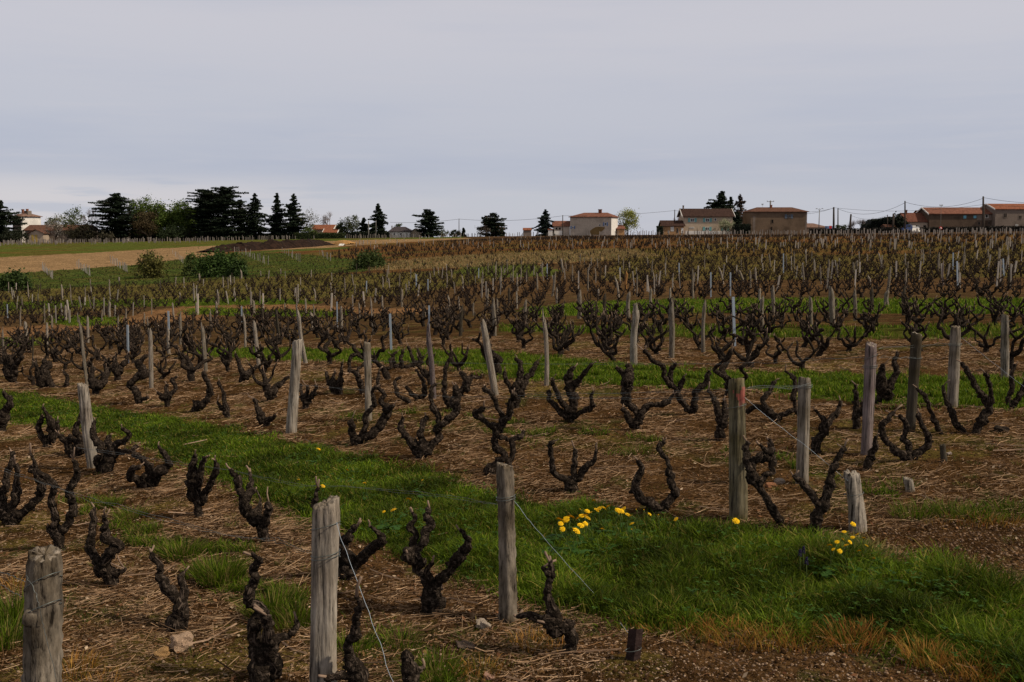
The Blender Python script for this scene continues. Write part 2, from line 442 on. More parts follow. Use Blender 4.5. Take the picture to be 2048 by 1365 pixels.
# one ground sheet, finest near the camera
rr = np.concatenate([[.05], np.geomspace(.5, 5000, 760)])
aa = np.concatenate([np.linspace(-180, -40, 30)[:-1], np.linspace(-40, 40, 520), np.linspace(40, 180, 30)[1:-1]])
na = len(aa)
RR, AA = np.meshgrid(rr, np.radians(aa), indexing='ij')
GX = (RR * np.sin(AA)).ravel(); GY = (RR * np.cos(AA)).ravel()
GZ = hz(GX, GY)
i = np.arange(len(rr) - 1)[:, None] * na; k = np.arange(na)[None, :]; k1 = (k + 1) % na
Q = np.stack([i + k, i + na + k, i + na + k1, i + k1], -1).reshape(-1, 4)
gcol = cover(GX, GY)
m_ground = bpy.data.materials.new('ground_soil'); m_ground.use_nodes = True
t = m_ground.node_tree; b = t.nodes['Principled BSDF']; b.inputs['Roughness'].default_value = .97; b.inputs['Specular IOR Level'].default_value = .0
a = t.nodes.new('ShaderNodeVertexColor'); a.layer_name = 'Col'
co = t.nodes.new('ShaderNodeTexCoord')
prev = a.outputs[0]
for sc, lo, hi, det in ((.35, .8, 1.2, 4), (3.0, .5, 1.45, 6), (38., .4, 1.65, 6), (160., .5, 1.6, 3)):
    n = t.nodes.new('ShaderNodeTexNoise'); n.inputs['Scale'].default_value = sc; n.inputs['Detail'].default_value = det
    t.links.new(co.outputs['Object'], n.inputs[0])
    r = t.nodes.new('ShaderNodeValToRGB'); e = r.color_ramp.elements
    e[0].position = .32; e[0].color = (lo,)*3 + (1,); e[1].position = .68; e[1].color = (hi,)*3 + (1,)
    t.links.new(n.outputs[0], r.inputs[0])
    x = t.nodes.new('ShaderNodeMix'); x.data_type = 'RGBA'; x.blend_type = 'MULTIPLY'; x.inputs[0].default_value = 1
    t.links.new(prev, x.inputs[6]); t.links.new(r.outputs[0], x.inputs[7]); prev = x.outputs[2]
t.links.new(prev, b.inputs['Base Color'])
h = t.nodes.new('ShaderNodeTexNoise'); h.inputs['Scale'].default_value = 45; h.inputs['Detail'].default_value = 8; h.inputs['Roughness'].default_value = .7
t.links.new(co.outputs['Object'], h.inputs[0])
bn = t.nodes.new('ShaderNodeBump'); bn.inputs['Strength'].default_value = .9; bn.inputs['Distance'].default_value = .03
t.links.new(h.outputs[0], bn.inputs['Height']); t.links.new(bn.outputs[0], b.inputs['Normal'])
mb = MB(); mb.add(np.stack([GX, GY, GZ], 1), Q, 0, gcol)
tag(mb.build('ground', m_ground), 'sloping vineyard ground of brown soil, grass strips and far fields', 'ground', kind='structure')
# ------------------------------------------------------------------ posts
REG = {'A':(0,760,4.55),'B':(350,760,4.55),'C':(0,1040,4.2),'D':(400,1040,4.2),'E':(650,960,4.2),'G':(900,1060,4.474),'H':(680,680,4.55),'I':(1050,680,3.7925),'J':(1400,740,4.016),'K':(1700,640,4.549),
 'R4':(0,580,2.926),'R5':(680,580,2.926),'R6':(1348,580,2.926),'r1':(0,340,2.926),'r2':(680,340,2.926),'r3':(1348,340,2.926)}
LAND = [(-50,'left edge cedar'),(50,'old country house'),(115,'blossoming tree'),(170,'pale green tree'),(237,'layered black cedar'),(330,'green tree row'),(440,'broad cedar clump'),(515,'dark spruce'),(555,'tall open conifers'),(590,'tall open conifers'),(650,'orange-roofed house'),(705,'grey-green tree'),(757,'pointed conifer'),(806,'slate-roofed white house'),(857,'spreading cedar'),(918,'lone thin pole'),(985,'browning cedar'),(1057,'tiny roofed hut'),(1090,'blue-green spruce'),(1125,'low tiled annex'),(1185,'stained farmhouse'),(1255,'yellow-green willow'),(1290,'open sky gap'),(1345,'ochre lean-to'),(1415,'turquoise-shuttered house'),(1485,'dark hedge gap'),(1557,'brown stone house'),(1637,'three-armed lamp pole'),(1672,'pair of poles'),(1705,'leaning pole'),(1785,'black stepped hedge'),(1835,'maroon-roofed house'),(1910,'long red-roofed barn'),(2010,'grey end building')]
def landmark(px):
    return min(LAND, key=lambda t: abs(t[0] - px))[1]
def ordinal(k): return ['leftmost','second from left','third from left','fourth from left','fifth from left','sixth from left','seventh from left','eighth from left','ninth from left','tenth from left'][min(k, 9)]
def single_out(items):
    """items: list of (px, text, object); same texts become ordinals from the left."""
    d = {}
    for px, txt, o in items: d.setdefault(txt, []).append((px, o))
    for txt, L_ in d.items():
        L_.sort(key=lambda a: a[0])
        n = len(L_)
        for k, (px, o) in enumerate(L_):
            if n == 1: s = txt
            elif n == 2: s = ('left ' if k == 0 else 'right ') + 'one of two: ' + txt
            elif k == n - 1: s = 'rightmost of %d: ' % n + txt
            else: s = '%s of %d: ' % (ordinal(k), n) + txt
            o['label'] = s
def post_mesh(name, h, w, mat, seed, n=22, m=26, lean=(0, 0), split=.0, bow=0.0, sink=.25, fl=.05, extra=None):
    """Split-wood stake: fluted irregular section, uneven top; origin on the ground."""
    r = np.random.default_rng(seed)
    zs = np.concatenate([np.linspace(-sink, 0, 3)[:-1], np.linspace(0, h, m)])
    an = np.linspace(0, 2 * np.pi, n, endpoint=False)
    sec = 1 + .10 * np.cos(2 * an + r.uniform(0, 6)) + .06 * np.cos(3 * an + r.uniform(0, 6)) + r.normal(0, fl, n)
    V = []
    b1, b2, ph = r.normal(0, .02, 2)[0], r.normal(0, .02), r.uniform(0, 6)
    for z in zs:
        t_ = max(z, 0) / h
        k = 1 + .05 * math.sin(5 * t_ + ph) + .06 * (1 - t_)
        if t_ > .97: k *= .93
        rr_ = w / 2 * k * sec * (1 + r.normal(0, fl * .5, n))
        x = lean[0] * t_ + bow * math.sin(math.pi * t_) + b1 * w * math.sin(4 * t_)
        y = lean[1] * t_
        V.append(np.stack([x + rr_ * np.cos(an), y + rr_ * np.sin(an), np.full(n, z)], 1))
    V = np.array(V)
    tilt = r.uniform(-.35, .35, 2)
    top = V[-1]; cx = top[:, :2].mean(0)
    V[-1, :, 2] += (top[:, 0] - cx[0]) * tilt[0] + (top[:, 1] - cx[1]) * tilt[1] + r.normal(0, w * .045, n)
    M_ = len(zs); P = V.reshape(-1, 3)
    i = np.arange(M_ - 1)[:, None] * n; k = np.arange(n)[None, :]; k1 = (k + 1) % n
    Q = np.stack([i + k, i + k1, i + n + k1, i + n + k], -1).reshape(-1, 4)
    inner = (V[-1] - V[-1].mean(0)) * .55 + V[-1].mean(0) + np.stack([np.zeros(n), np.zeros(n), r.normal(0, w * .05, n)], 1)
    P = np.vstack([P, inner, V[-1].mean(0) - np.array([0, 0, w * .06])])
    b0 = (M_ - 1) * n; i0 = M_ * n; kk = np.arange(n); kk1 = (kk + 1) % n
    Q2 = np.stack([b0 + kk, b0 + kk1, i0 + kk1, i0 + kk], 1)
    T = np.stack([i0 + kk, i0 + kk1, np.full(n, i0 + n)], 1)
    mb = MB(); mb.add(P, [Q, Q2, T])
    return mb
def wire_loop(parent, h, w, lean, z, tilt=.0, turns=1.0, name='wire_wrap', gap=.004, hh=None):
    an = np.linspace(0, 2 * np.pi * turns, int(26 * turns))
    t_ = z / hh
    r_ = w / 2 * 1.12 + gap
    P = np.stack([lean[0] * t_ + r_ * np.cos(an), lean[1] * t_ + r_ * np.sin(an), z + tilt * np.cos(an + .6) + .012 * an / 6.28], 1)
    mb = MB(); mb.add(*tube(P,   .0016, 5)); return mb.build(name, m_wire, parent)
# foreground posts: base px,py, top px,py, width px, colour, label, wraps [(height share, tilt, turns)]
NEAR = [
 (80,1597,82,1112,60,'flaked','thick knotted grey vineyard post with flaking bark at bottom left corner',[(.74,.03,1.1),(.86,.035,1.0)]),
 (648,1427,651,1009,53,'pale','tall smooth pale grey cracked post wrapped three times in wire',[(.87,.015,1.0),(.71,.008,2.1)]),
 (1016,1240,1010,932,36,'flaked','bark-flaked brown post standing at edge of the dandelion grass strip',[(.77,.004,2.0)]),
 (1476,1040,1474,760,36,'olive','stout mossy post with red painted top band',[(.80,.012,1.0)]),
 (1605,968,1612,757,27,'grey','slim two-toned grooved post right of the red-topped post',[(.90,.003,2.0)]),
 (1732,908,1744,689,26,'pink','pinkish grey flat-topped smooth post leaning slightly right',[(.87,.02,1.0),(.78,.002,2.0)]),
 (1715,1062,1706,948,34,'pale','short leaning bleached stump post anchoring a guy wire',[(.62,.006,1.0)]),
 (1820,862,1836,668,24,'dark','nearly black lichened post leaning right between two grey posts',[(.74,.002,1.0)]),
 (1905,815,1914,654,22,'grey','ribbed grey post right of the black lichened post',[(.76,.002,2.0)]),
 (2010,762,2012,631,17,'grey','grey post with reddish top near right picture edge',[(.9,.002,1.0)]),
 (1821,983,1818,959,20,'grey','tiny sawn-off grey post stub right of the bleached stump',[]),
 (1888,923,1887,891,12,'dark','small black square stub standing right of the twisted vines',[]),
 (582,866,594,682,22,'pale','pale tapering post with wider split foot in the left middle',[]),
 (187,935,163,771,23,'pale','pale plank-like post leaning left at edge of left grass strip',[]),
 (737,842,734,686,16,'grey','grey upright post between two candelabra vines left of centre',[]),
]
# remaining posts: region, then base x,y, top x,y, width in zoomed pixels, colour letter
FARP = {
'R5':"548 640 513 258 32 k;910 620 842 225 38 p;1208 560 1197 188 30 p;1722 440 1738 137 46 p;1940 400 1932 100 32 g;300 360 292 140 13 m;522 260 521 92 10 m;12 265 8 118 16 g;115 165 112 82 12 g;195 245 182 70 10 p;250 140 247 45 9 p;362 100 362 0 16 g;490 170 489 105 18 g;637 130 635 45 12 p;705 270 711 108 20 d;700 110 696 50 10 p;782 150 781 80 10 g;865 95 866 0 14 g;905 270 893 80 22 g;922 150 920 58 12 g;990 80 988 0 14 d;1035 110 1033 20 10 p;1088 220 1086 68 18 g;1270 80 1270 0 12 p;1400 170 1398 25 24 g;1512 50 1512 0 10 p;1548 200 1547 38 20 d;1690 180 1690 22 24 g;1822 110 1820 0 18 g;1932 100 1932 0 12 p;830 40 830 0 10 p",
'R4':"20 420 15 245 12 g;190 455 188 265 10 d;155 285 150 195 18 p;275 360 272 210 14 p;515 610 470 205 20 g;515 310 512 170 14 p;120 215 122 105 9 g;45 165 42 85 5 m;100 130 100 80 7 g;260 195 257 95 8 g;305 240 303 155 14 g;385 185 383 100 14 p;360 55 366 0 8 p;300 80 298 40 6 g;455 195 453 140 7 g;597 190 597 120 8 g;643 162 644 75 14 p;690 245 687 165 10 g;740 205 738 115 10 g;750 430 750 205 11 m;885 575 882 265 24 p;845 220 845 140 10 g;868 260 860 170 9 g;887 145 887 55 8 g;990 375 986 235 18 p;988 235 985 125 10 m;1018 190 1010 88 10 p;1055 320 1050 155 16 g;1130 210 1130 130 8 d;1150 140 1150 82 14 p;1230 235 1228 132 12 g;1272 155 1268 75 12 p;1275 90 1274 25 14 g;1205 480 1185 218 26 g;1415 190 1414 95 7 m;1435 340 1428 160 16 p;1488 150 1482 65 18 g;1515 455 1488 212 22 p;1537 235 1533 110 14 d;1642 320 1620 125 18 d;1667 140 1666 80 9 g;1790 430 1748 140 24 p;1790 150 1788 60 10 p;1825 235 1824 145 20 p;1840 170 1835 90 9 g;1975 225 1972 70 7 m;2000 265 1996 115 16 p;1845 65 1840 0 10 p;1132 55 1131 0 8 g;1050 55 1052 20 9 p;1375 68 1372 10 9 p;1520 80 1520 10 8 g;1638 65 1638 0 7 p;1755 45 1755 0 9 g",
'R6':"172 365 178 80 22 g;355 330 350 42 16 m;520 240 515 50 24 g;802 215 798 52 24 g;930 215 922 0 36 g;1060 180 1054 20 20 g;1160 130 1157 0 20 d;1248 100 1246 10 26 g;1345 150 1342 0 24 d;580 150 575 0 20 g;115 50 112 0 10 g;500 65 502 0 14 p",
'r1':"365 760 360 680 9 p;640 700 640 645 9 g;697 655 696 630 8 p;530 680 529 640 7 g;1168 650 1166 612 9 p;1412 640 1410 592 10 p;1308 690 1306 632 7 p;1372 665 1370 628 7 g;1275 755 1274 725 12 g;1132 745 1130 700 9 g;1635 760 1636 712 8 p;1938 710 1935 665 8 p;1960 760 1960 700 7 g;1465 740 1465 690 7 g;2018 715 2016 670 7 g;1527 620 1526 595 6 p;1643 610 1642 582 6 p",
'r2':"155 730 155 650 6 m;250 700 250 632 7 p;290 695 285 640 7 p;88 730 88 672 8 g;405 710 404 658 8 p;415 635 415 582 5 p;447 685 447 612 8 m;515 720 515 640 7 m;527 670 526 608 6 p;625 690 625 612 7 p;718 710 716 628 9 p;757 620 758 545 5 d;812 640 812 575 5 m;830 748 828 648 8 p;890 580 893 543 7 d;950 590 948 540 8 d;935 700 935 632 10 g;960 605 965 580 8 p;1000 665 1000 610 8 g;1040 710 1038 630 10 p;1090 655 1092 595 7 p;1135 620 1137 570 7 p;1155 705 1152 608 12 g;1175 600 1175 560 7 p;1213 640 1212 550 6 m;1243 740 1255 615 14 g;1305 600 1295 528 10 p;1360 655 1360 560 9 g;1450 710 1450 590 9 g;1507 580 1506 520 7 g;1640 640 1638 572 7 m;1658 590 1658 522 7 g;1672 700 1680 605 14 o;1630 750 1615 640 14 p;1693 600 1693 545 7 p;1737 740 1737 625 8 g;1800 570 1798 515 7 p;1838 730 1836 612 10 p;1985 640 1985 548 6 m;1950 690 1950 610 9 g;1060 560 1060 530 5 g;1430 560 1430 515 5 g",
'r3':"30 640 30 545 7 m;110 755 110 590 11 g;180 580 180 498 5 g;216 745 215 600 8 m;288 670 268 580 12 p;330 740 330 600 8 m;408 655 380 590 16 g;448 690 447 595 12 g;480 670 476 580 10 p;575 760 575 690 20 g;565 570 555 500 8 g;640 610 640 490 6 m;703 605 703 485 7 g;772 560 770 478 7 p;825 630 820 535 10 p;860 670 858 570 9 g;907 600 907 530 10 g;925 575 928 530 8 g;970 575 968 525 8 p;1050 600 1050 545 12 g;1072 590 1072 535 14 g;1130 540 1130 498 8 p;1225 575 1200 497 9 p;1250 710 1262 585 16 g;1355 560 1355 498 9 p;1357 700 1357 590 9 p;1415 525 1414 470 7 p;1548 580 1548 497 12 g;1573 680 1575 545 9 k;1632 600 1632 485 6 m;1660 680 1658 535 8 m;1900 545 1900 460 6 g;1930 625 1928 520 7 m;1955 700 1955 600 16 d;1957 470 1955 400 6 p;1145 690 1140 628 16 p;760 670 755 570 10 g;955 650 952 560 9 g;1770 540 1770 490 7 g;1840 520 1838 470 8 p;90 470 90 440 6 p;690 390 690 365 5 p;1510 440 1510 400 6 p;1880 440 1880 395 6 g"}
POSTXY = []
PINFO = {}
gp = 'stakes standing in the vineyard rows'
for bi, (bx, by, tx, ty, w, c, lab, wraps) in enumerate(NEAR):
    B = G(bx, by) if by < 1360 else None
    if B is None:
        Yd = {0: 2.95, 1: 3.48}[bi]
        B = at(bx, by, Yd); B[2] = float(hz(B[0], B[1]))
    T = at(tx, ty, B[1])
    h = T[2] - B[2]; s = np.linalg.norm(B - [0, 0, EYE]) / F * .97
    lean = (T[0] - B[0], .02)
    ww = w * s * .84
    o = empty('vineyard_post', B, lab, 'post', gp)
    mat = m_w[c]
    pm = post_mesh('stake', h, ww, mat, 100 + bi, n=30, m=44, lean=lean, fl=.075 if bi in (0, 2) else .035)
    if bi == 3:    # red paint round the top of the stake
        red = wood('red_painted_wood', (.30,.165,.14), (1.05,.55,.5), (.07,.05,.042))
        st = pm.build('stake', [mat, red], o)
        for p_ in st.data.polygons:
            cz = p_.center
            if h * (.83 + .02 * math.sin(60 * cz.x)) < cz.z < h * (.93 + .03 * math.sin(90 * cz.x + 1)) and cz.x - lean[0] * cz.z / h > -.012 + .015 * math.sin(40 * cz.z): p_.material_index = 1
    else:
        st = pm.build('stake', [mat, m_w['pale']], o)
        for p_ in st.data.polygons:
            if p_.normal.z > .7 and p_.center.z > h * .9: p_.material_index = 1
    if bi == 0:    # knot on the trunk
        r = np.random.default_rng(5)
        tc_ = np.array([-B[0], -B[1]]) / math.hypot(B[0], B[1]); lf_ = np.array([tc_[1], -tc_[0]])
        k0 = tc_ * ww * .36 - lf_ * .008; k1_ = tc_ * ww * .53 - lf_ * .008
        Pk = np.array([[k0[0], k0[1], h * .735], [k1_[0], k1_[1], h * .737]])
        mbk = MB(); mbk.add(*tube(smooth_path(Pk, 4), [.030, .031, .027, .019, .007][:5], 14, .12, r)); mbk.build('knot', mat, st)
    for (zf, tl, tn) in wraps: wire_loop(o, h, ww, lean, h * zf, tl, tn, hh=h)
    POSTXY.append(B[:2]); PINFO[bi] = (B, T, h, ww)
# library of stakes for the rest
cn = {'p': 'pale', 'g': 'grey', 'd': 'dark', 'k': 'pink', 'o': 'orange'}
lib = {}
for c in 'pgdko':
    lib[c] = [post_mesh('stake', 1.0, 1.0, m_w[cn[c]], 300 + 7 * j + ord(c), n=14, m=9, lean=(0, 0), sink=.2, bow=(j - 1) * .25, fl=.05).mesh('stake', m_w[cn[c]]) for j in range(3)]
def metal_mesh():
    V, f = box(-.5, .5, -.5, -.3, -.2, 1); mb = MB(); mb.add(V, f)
    V, f = box(-.5, -.3, -.296, .5, -.2, 1); mb.add(V, f)
    V, f = box(.3, .5, -.296, .5, -.2, 1); mb.add(V, f)
    return mb.mesh('stake', m_metal, smooth=False)
lib['m'] = [metal_mesh()]
labs = []
word = {'p': 'pale', 'g': 'grey', 'd': 'dark', 'k': 'pinkish', 'o': 'orange-brown', 'm': 'bluish metal'}
def place_stake(B, T, ww, c, px, py):
    h = T[2] - B[2]
    me = lib[c][R.integers(len(lib[c]))]
    o = bpy.data.objects.new('metal_stake' if c == 'm' else 'wooden_stake', me); COL.objects.link(o)
    o.location = tuple(B); 
    dx = T[0] - B[0]
    ang = math.atan2(dx, h)
    o.scale = (ww, ww, math.hypot(h, dx))
    o.rotation_euler = (R.normal(0, .03), ang, 0)
    lean = ' leaning right' if ang > .06 else (' leaning left' if ang < -.06 else '')
    band = 'by second grass strip' if py > 700 else 'behind second grass strip' if py > 640 else 'near red soil path' if py > 600 else 'in far front rows' if py > 548 else 'on far slope'
    tag(o, None, 'stake', gp)
    labs.append((px, '%s stake%s %s below %s' % (word[c], lean, band, landmark(px)), o))
    POSTXY.append(B[:2])
for rg, s_ in FARP.items():
    x0, y0, sc = REG[rg]
    for it in s_.split(';'):
        bx, by, tx, ty, w, c = it.split()
        bx, by, tx, ty, w = [float(v) for v in (bx, by, tx, ty, w)]
        B = G(x0 + bx / sc, y0 + by / sc)
        T = at(x0 + tx / sc, y0 + ty / sc, B[1])
        ww = max(w / sc * B[1] / F * .92, .03)
        place_stake(B, T, ww, c, x0 + bx / sc, y0 + by / sc)
# further thin stakes scattered over the right-hand slope and the rows beyond
rp = np.random.default_rng(77)
for k in range(85):
    px = rp.uniform(900, 2060) if k % 3 else rp.uniform(0, 900)
    lo_ = float(np.interp(px, [p[0] for p in FRONT], [p[1] for p in FRONT])) + 1
    py = rp.uniform(lo_ - (26 if px > 1250 else 0), lo_ + 42)
    B = G(px, py)
    if B[1] > 250: continue
    h = rp.uniform(.6, 1.0)
    place_stake(B, B + [rp.normal(0, .05), 0, h], rp.uniform(.05, .075), rp.choice(list('ppggd')), px, py)
single_out(labs)
POSTXY = np.array(POSTXY)
# ------------------------------------------------------------------ grapevines
m_shred = M('bark_shreds', (.075,.056,.044), .95, .5, 60)
GV = 'gobelet grapevines in the vineyard'
def gnarl(P, r, k, amp, rng):
    """subdivide a path (x,y,z,radius) and roughen it like old vine wood"""
    Q = smooth_path(P, k)
    n = len(Q)
    j = rng.normal(0, 1, (n, 3)); j[1:-1] = (j[:-2] + j[1:-1] + j[2:]) / 2
    Q[:, :3] += j * Q[:, 3:4] * amp
    kn = rng.normal(0, 1, n + 4); kn = (kn[:-4] + kn[1:-3] + kn[2:-2] + kn[3:-1] + kn[4:]) / 2.2; kn = np.clip(kn, -1, 2)
    Q[:, 3] *= 1 + .10 * kn + .05 * rng.normal(0, 1, n)
    return Q
def add_spurs(tip, dirv, rad_, parent, rng, cnt=None):
    c = rng.choice([1, 1, 2]) if cnt is None else cnt
    for q in range(c):
        d = np.array(dirv) * .6 + rng.normal(0, .45, 3); d[2] = abs(d[2]) + .35; d /= np.linalg.norm(d)
        ln = rng.uniform(.012, .04) if rng.random() < .8 else rng.uniform(.05, .085)
        p0 = tip - np.array(dirv) * rad_ * .4 + rng.normal(0, rad_ * .25, 3)
        p1 = p0 + d * (ln * .5 + rad_) + rng.normal(0, .003, 3); p2 = p0 + d * (ln + rad_)
        mb = MB(); mb.add(*tube(np.array([p0, p1, p2]), np.array([.0052, .0046, .0044]) * rng.uniform(.8, 1.25), 6))
        mb.build('spur', m_spur, parent)
VXY = []
def shreds(mb, Q, rng, n):
    m = len(Q)
    if m < 6: return
    T = np.gradient(Q[:, :3], axis=0); T /= np.linalg.norm(T, axis=1)[:, None] + 1e-9
    for q in range(n):
        i0 = rng.integers(0, m - 4); k = min(m, i0 + rng.integers(4, 8)); idx = np.arange(i0, k)
        d = rng.normal(0, 1, 3); w = rng.uniform(.0012, .0035); V = []
        lift = np.linspace(-1, 1, len(idx)) ** 2 * rng.uniform(.02, .22) + 1.03
        for j, i_ in enumerate(idx):
            dd_ = d - T[i_] * d.dot(T[i_]); dd_ /= np.linalg.norm(dd_) + 1e-9; s_ = np.cross(T[i_], dd_)
            c = Q[i_, :3] + dd_ * Q[i_, 3] * lift[j]
            V += [c - s_ * w, c + s_ * w]
        mb.add(np.array(V), np.array([[2 * j, 2 * j + 1, 2 * j + 3, 2 * j + 2] for j in range(len(idx) - 1)]), 1)
def traced_vine(rg, label, trunk, arms, seed):
    rng = np.random.default_rng(seed)
    x0, y0, sc = REG[rg]
    bx, by = trunk[0][0] / sc + x0, trunk[0][1] / sc + y0
    B = G(bx, by); Y = B[1]; s = math.hypot(Y, B[2] - EYE) / F
    o = empty('grapevine', B, label, 'grapevine', GV)
    VXY.append((B[0], B[1], .5))
    def conv(pts, dy0, dy1):
        n = len(pts); out_ = []
        for i_, (x, y, w) in enumerate(pts):
            f = i_ / max(n - 1, 1)
            P = at(x / sc + x0, y / sc + y0, Y + dy0 + (dy1 - dy0) * f)
            out_.append([*(P - B), w / sc * s / 2 * .87])
        return np.array(out_)
    T = conv(trunk, 0, 0)
    root = T[0].copy(); root[:3] -= [0, 0, .07]; root[3] *= 1.15
    T = np.vstack([root, T])
    mb = MB(); Q = gnarl(T, 0, 9, .06, rng)
    mb.add(*tube(Q[:, :3], Q[:, 3], 18, .13, rng, .07))
    for q in range(rng.integers(1, 4)):   # burrs on the old head
        c = Q[rng.integers(len(Q) // 2, len(Q))]; dr = rng.normal(0, 1, 3); dr /= np.linalg.norm(dr)
        V = c[:3] + dr * c[3] * .5
        mb.add(*tube(np.array([V, V + dr * c[3] * .35, V + dr * c[3] * .6]), np.array([.7, .62, .3]) * c[3], 9, .12, rng))
    shreds(mb, Q, rng, 26)
    tr = mb.build('trunk', [m_vine, m_shred], o)
    for A_ in arms:
        e = rng.uniform(-.13, .13)
        P = conv(A_, 0, e)
        # root the arm inside the head it grows from
        st = P[0].copy(); dv = P[0][:3] - P[1][:3]; dv /= np.linalg.norm(dv) + 1e-9
        st[:3] += dv * P[0][3] * .8
        P = np.vstack([st, P])
        Q = gnarl(P, 0, 9, .24, rng)
        tt_ = np.linspace(0, 1, len(Q)); Q[:, 3] *= 1.06 - .24 * tt_ ** 1.5
        if len(A_) > 2: Q[-3:-1, 3] *= 1.25
        mb = MB(); mb.add(*tube(Q[:, :3], Q[:, 3], 15, .16, rng, .09))
        shreds(mb, Q, rng, int(len(Q) * .7))
        for q in range(int(len(Q) / 6)):
            c = Q[rng.integers(3, len(Q))]; dr = rng.normal(0, 1, 3); dr /= np.linalg.norm(dr)
            V = c[:3] + dr * c[3] * .45
            l_ = rng.uniform(.6, 1.5); mb.add(*tube(np.array([V, V + dr * c[3] * .5 * l_, V + dr * c[3] * .85 * l_]), np.array([.60, .46, .22]) * c[3], 8, .15, rng))
        ar = mb.build('arm', [m_vine, m_shred], o)
        d = Q[-1, :3] - Q[-4, :3]; d /= np.linalg.norm(d) + 1e-9
        add_spurs(Q[-1, :3], d, Q[-1, 3], ar, rng)
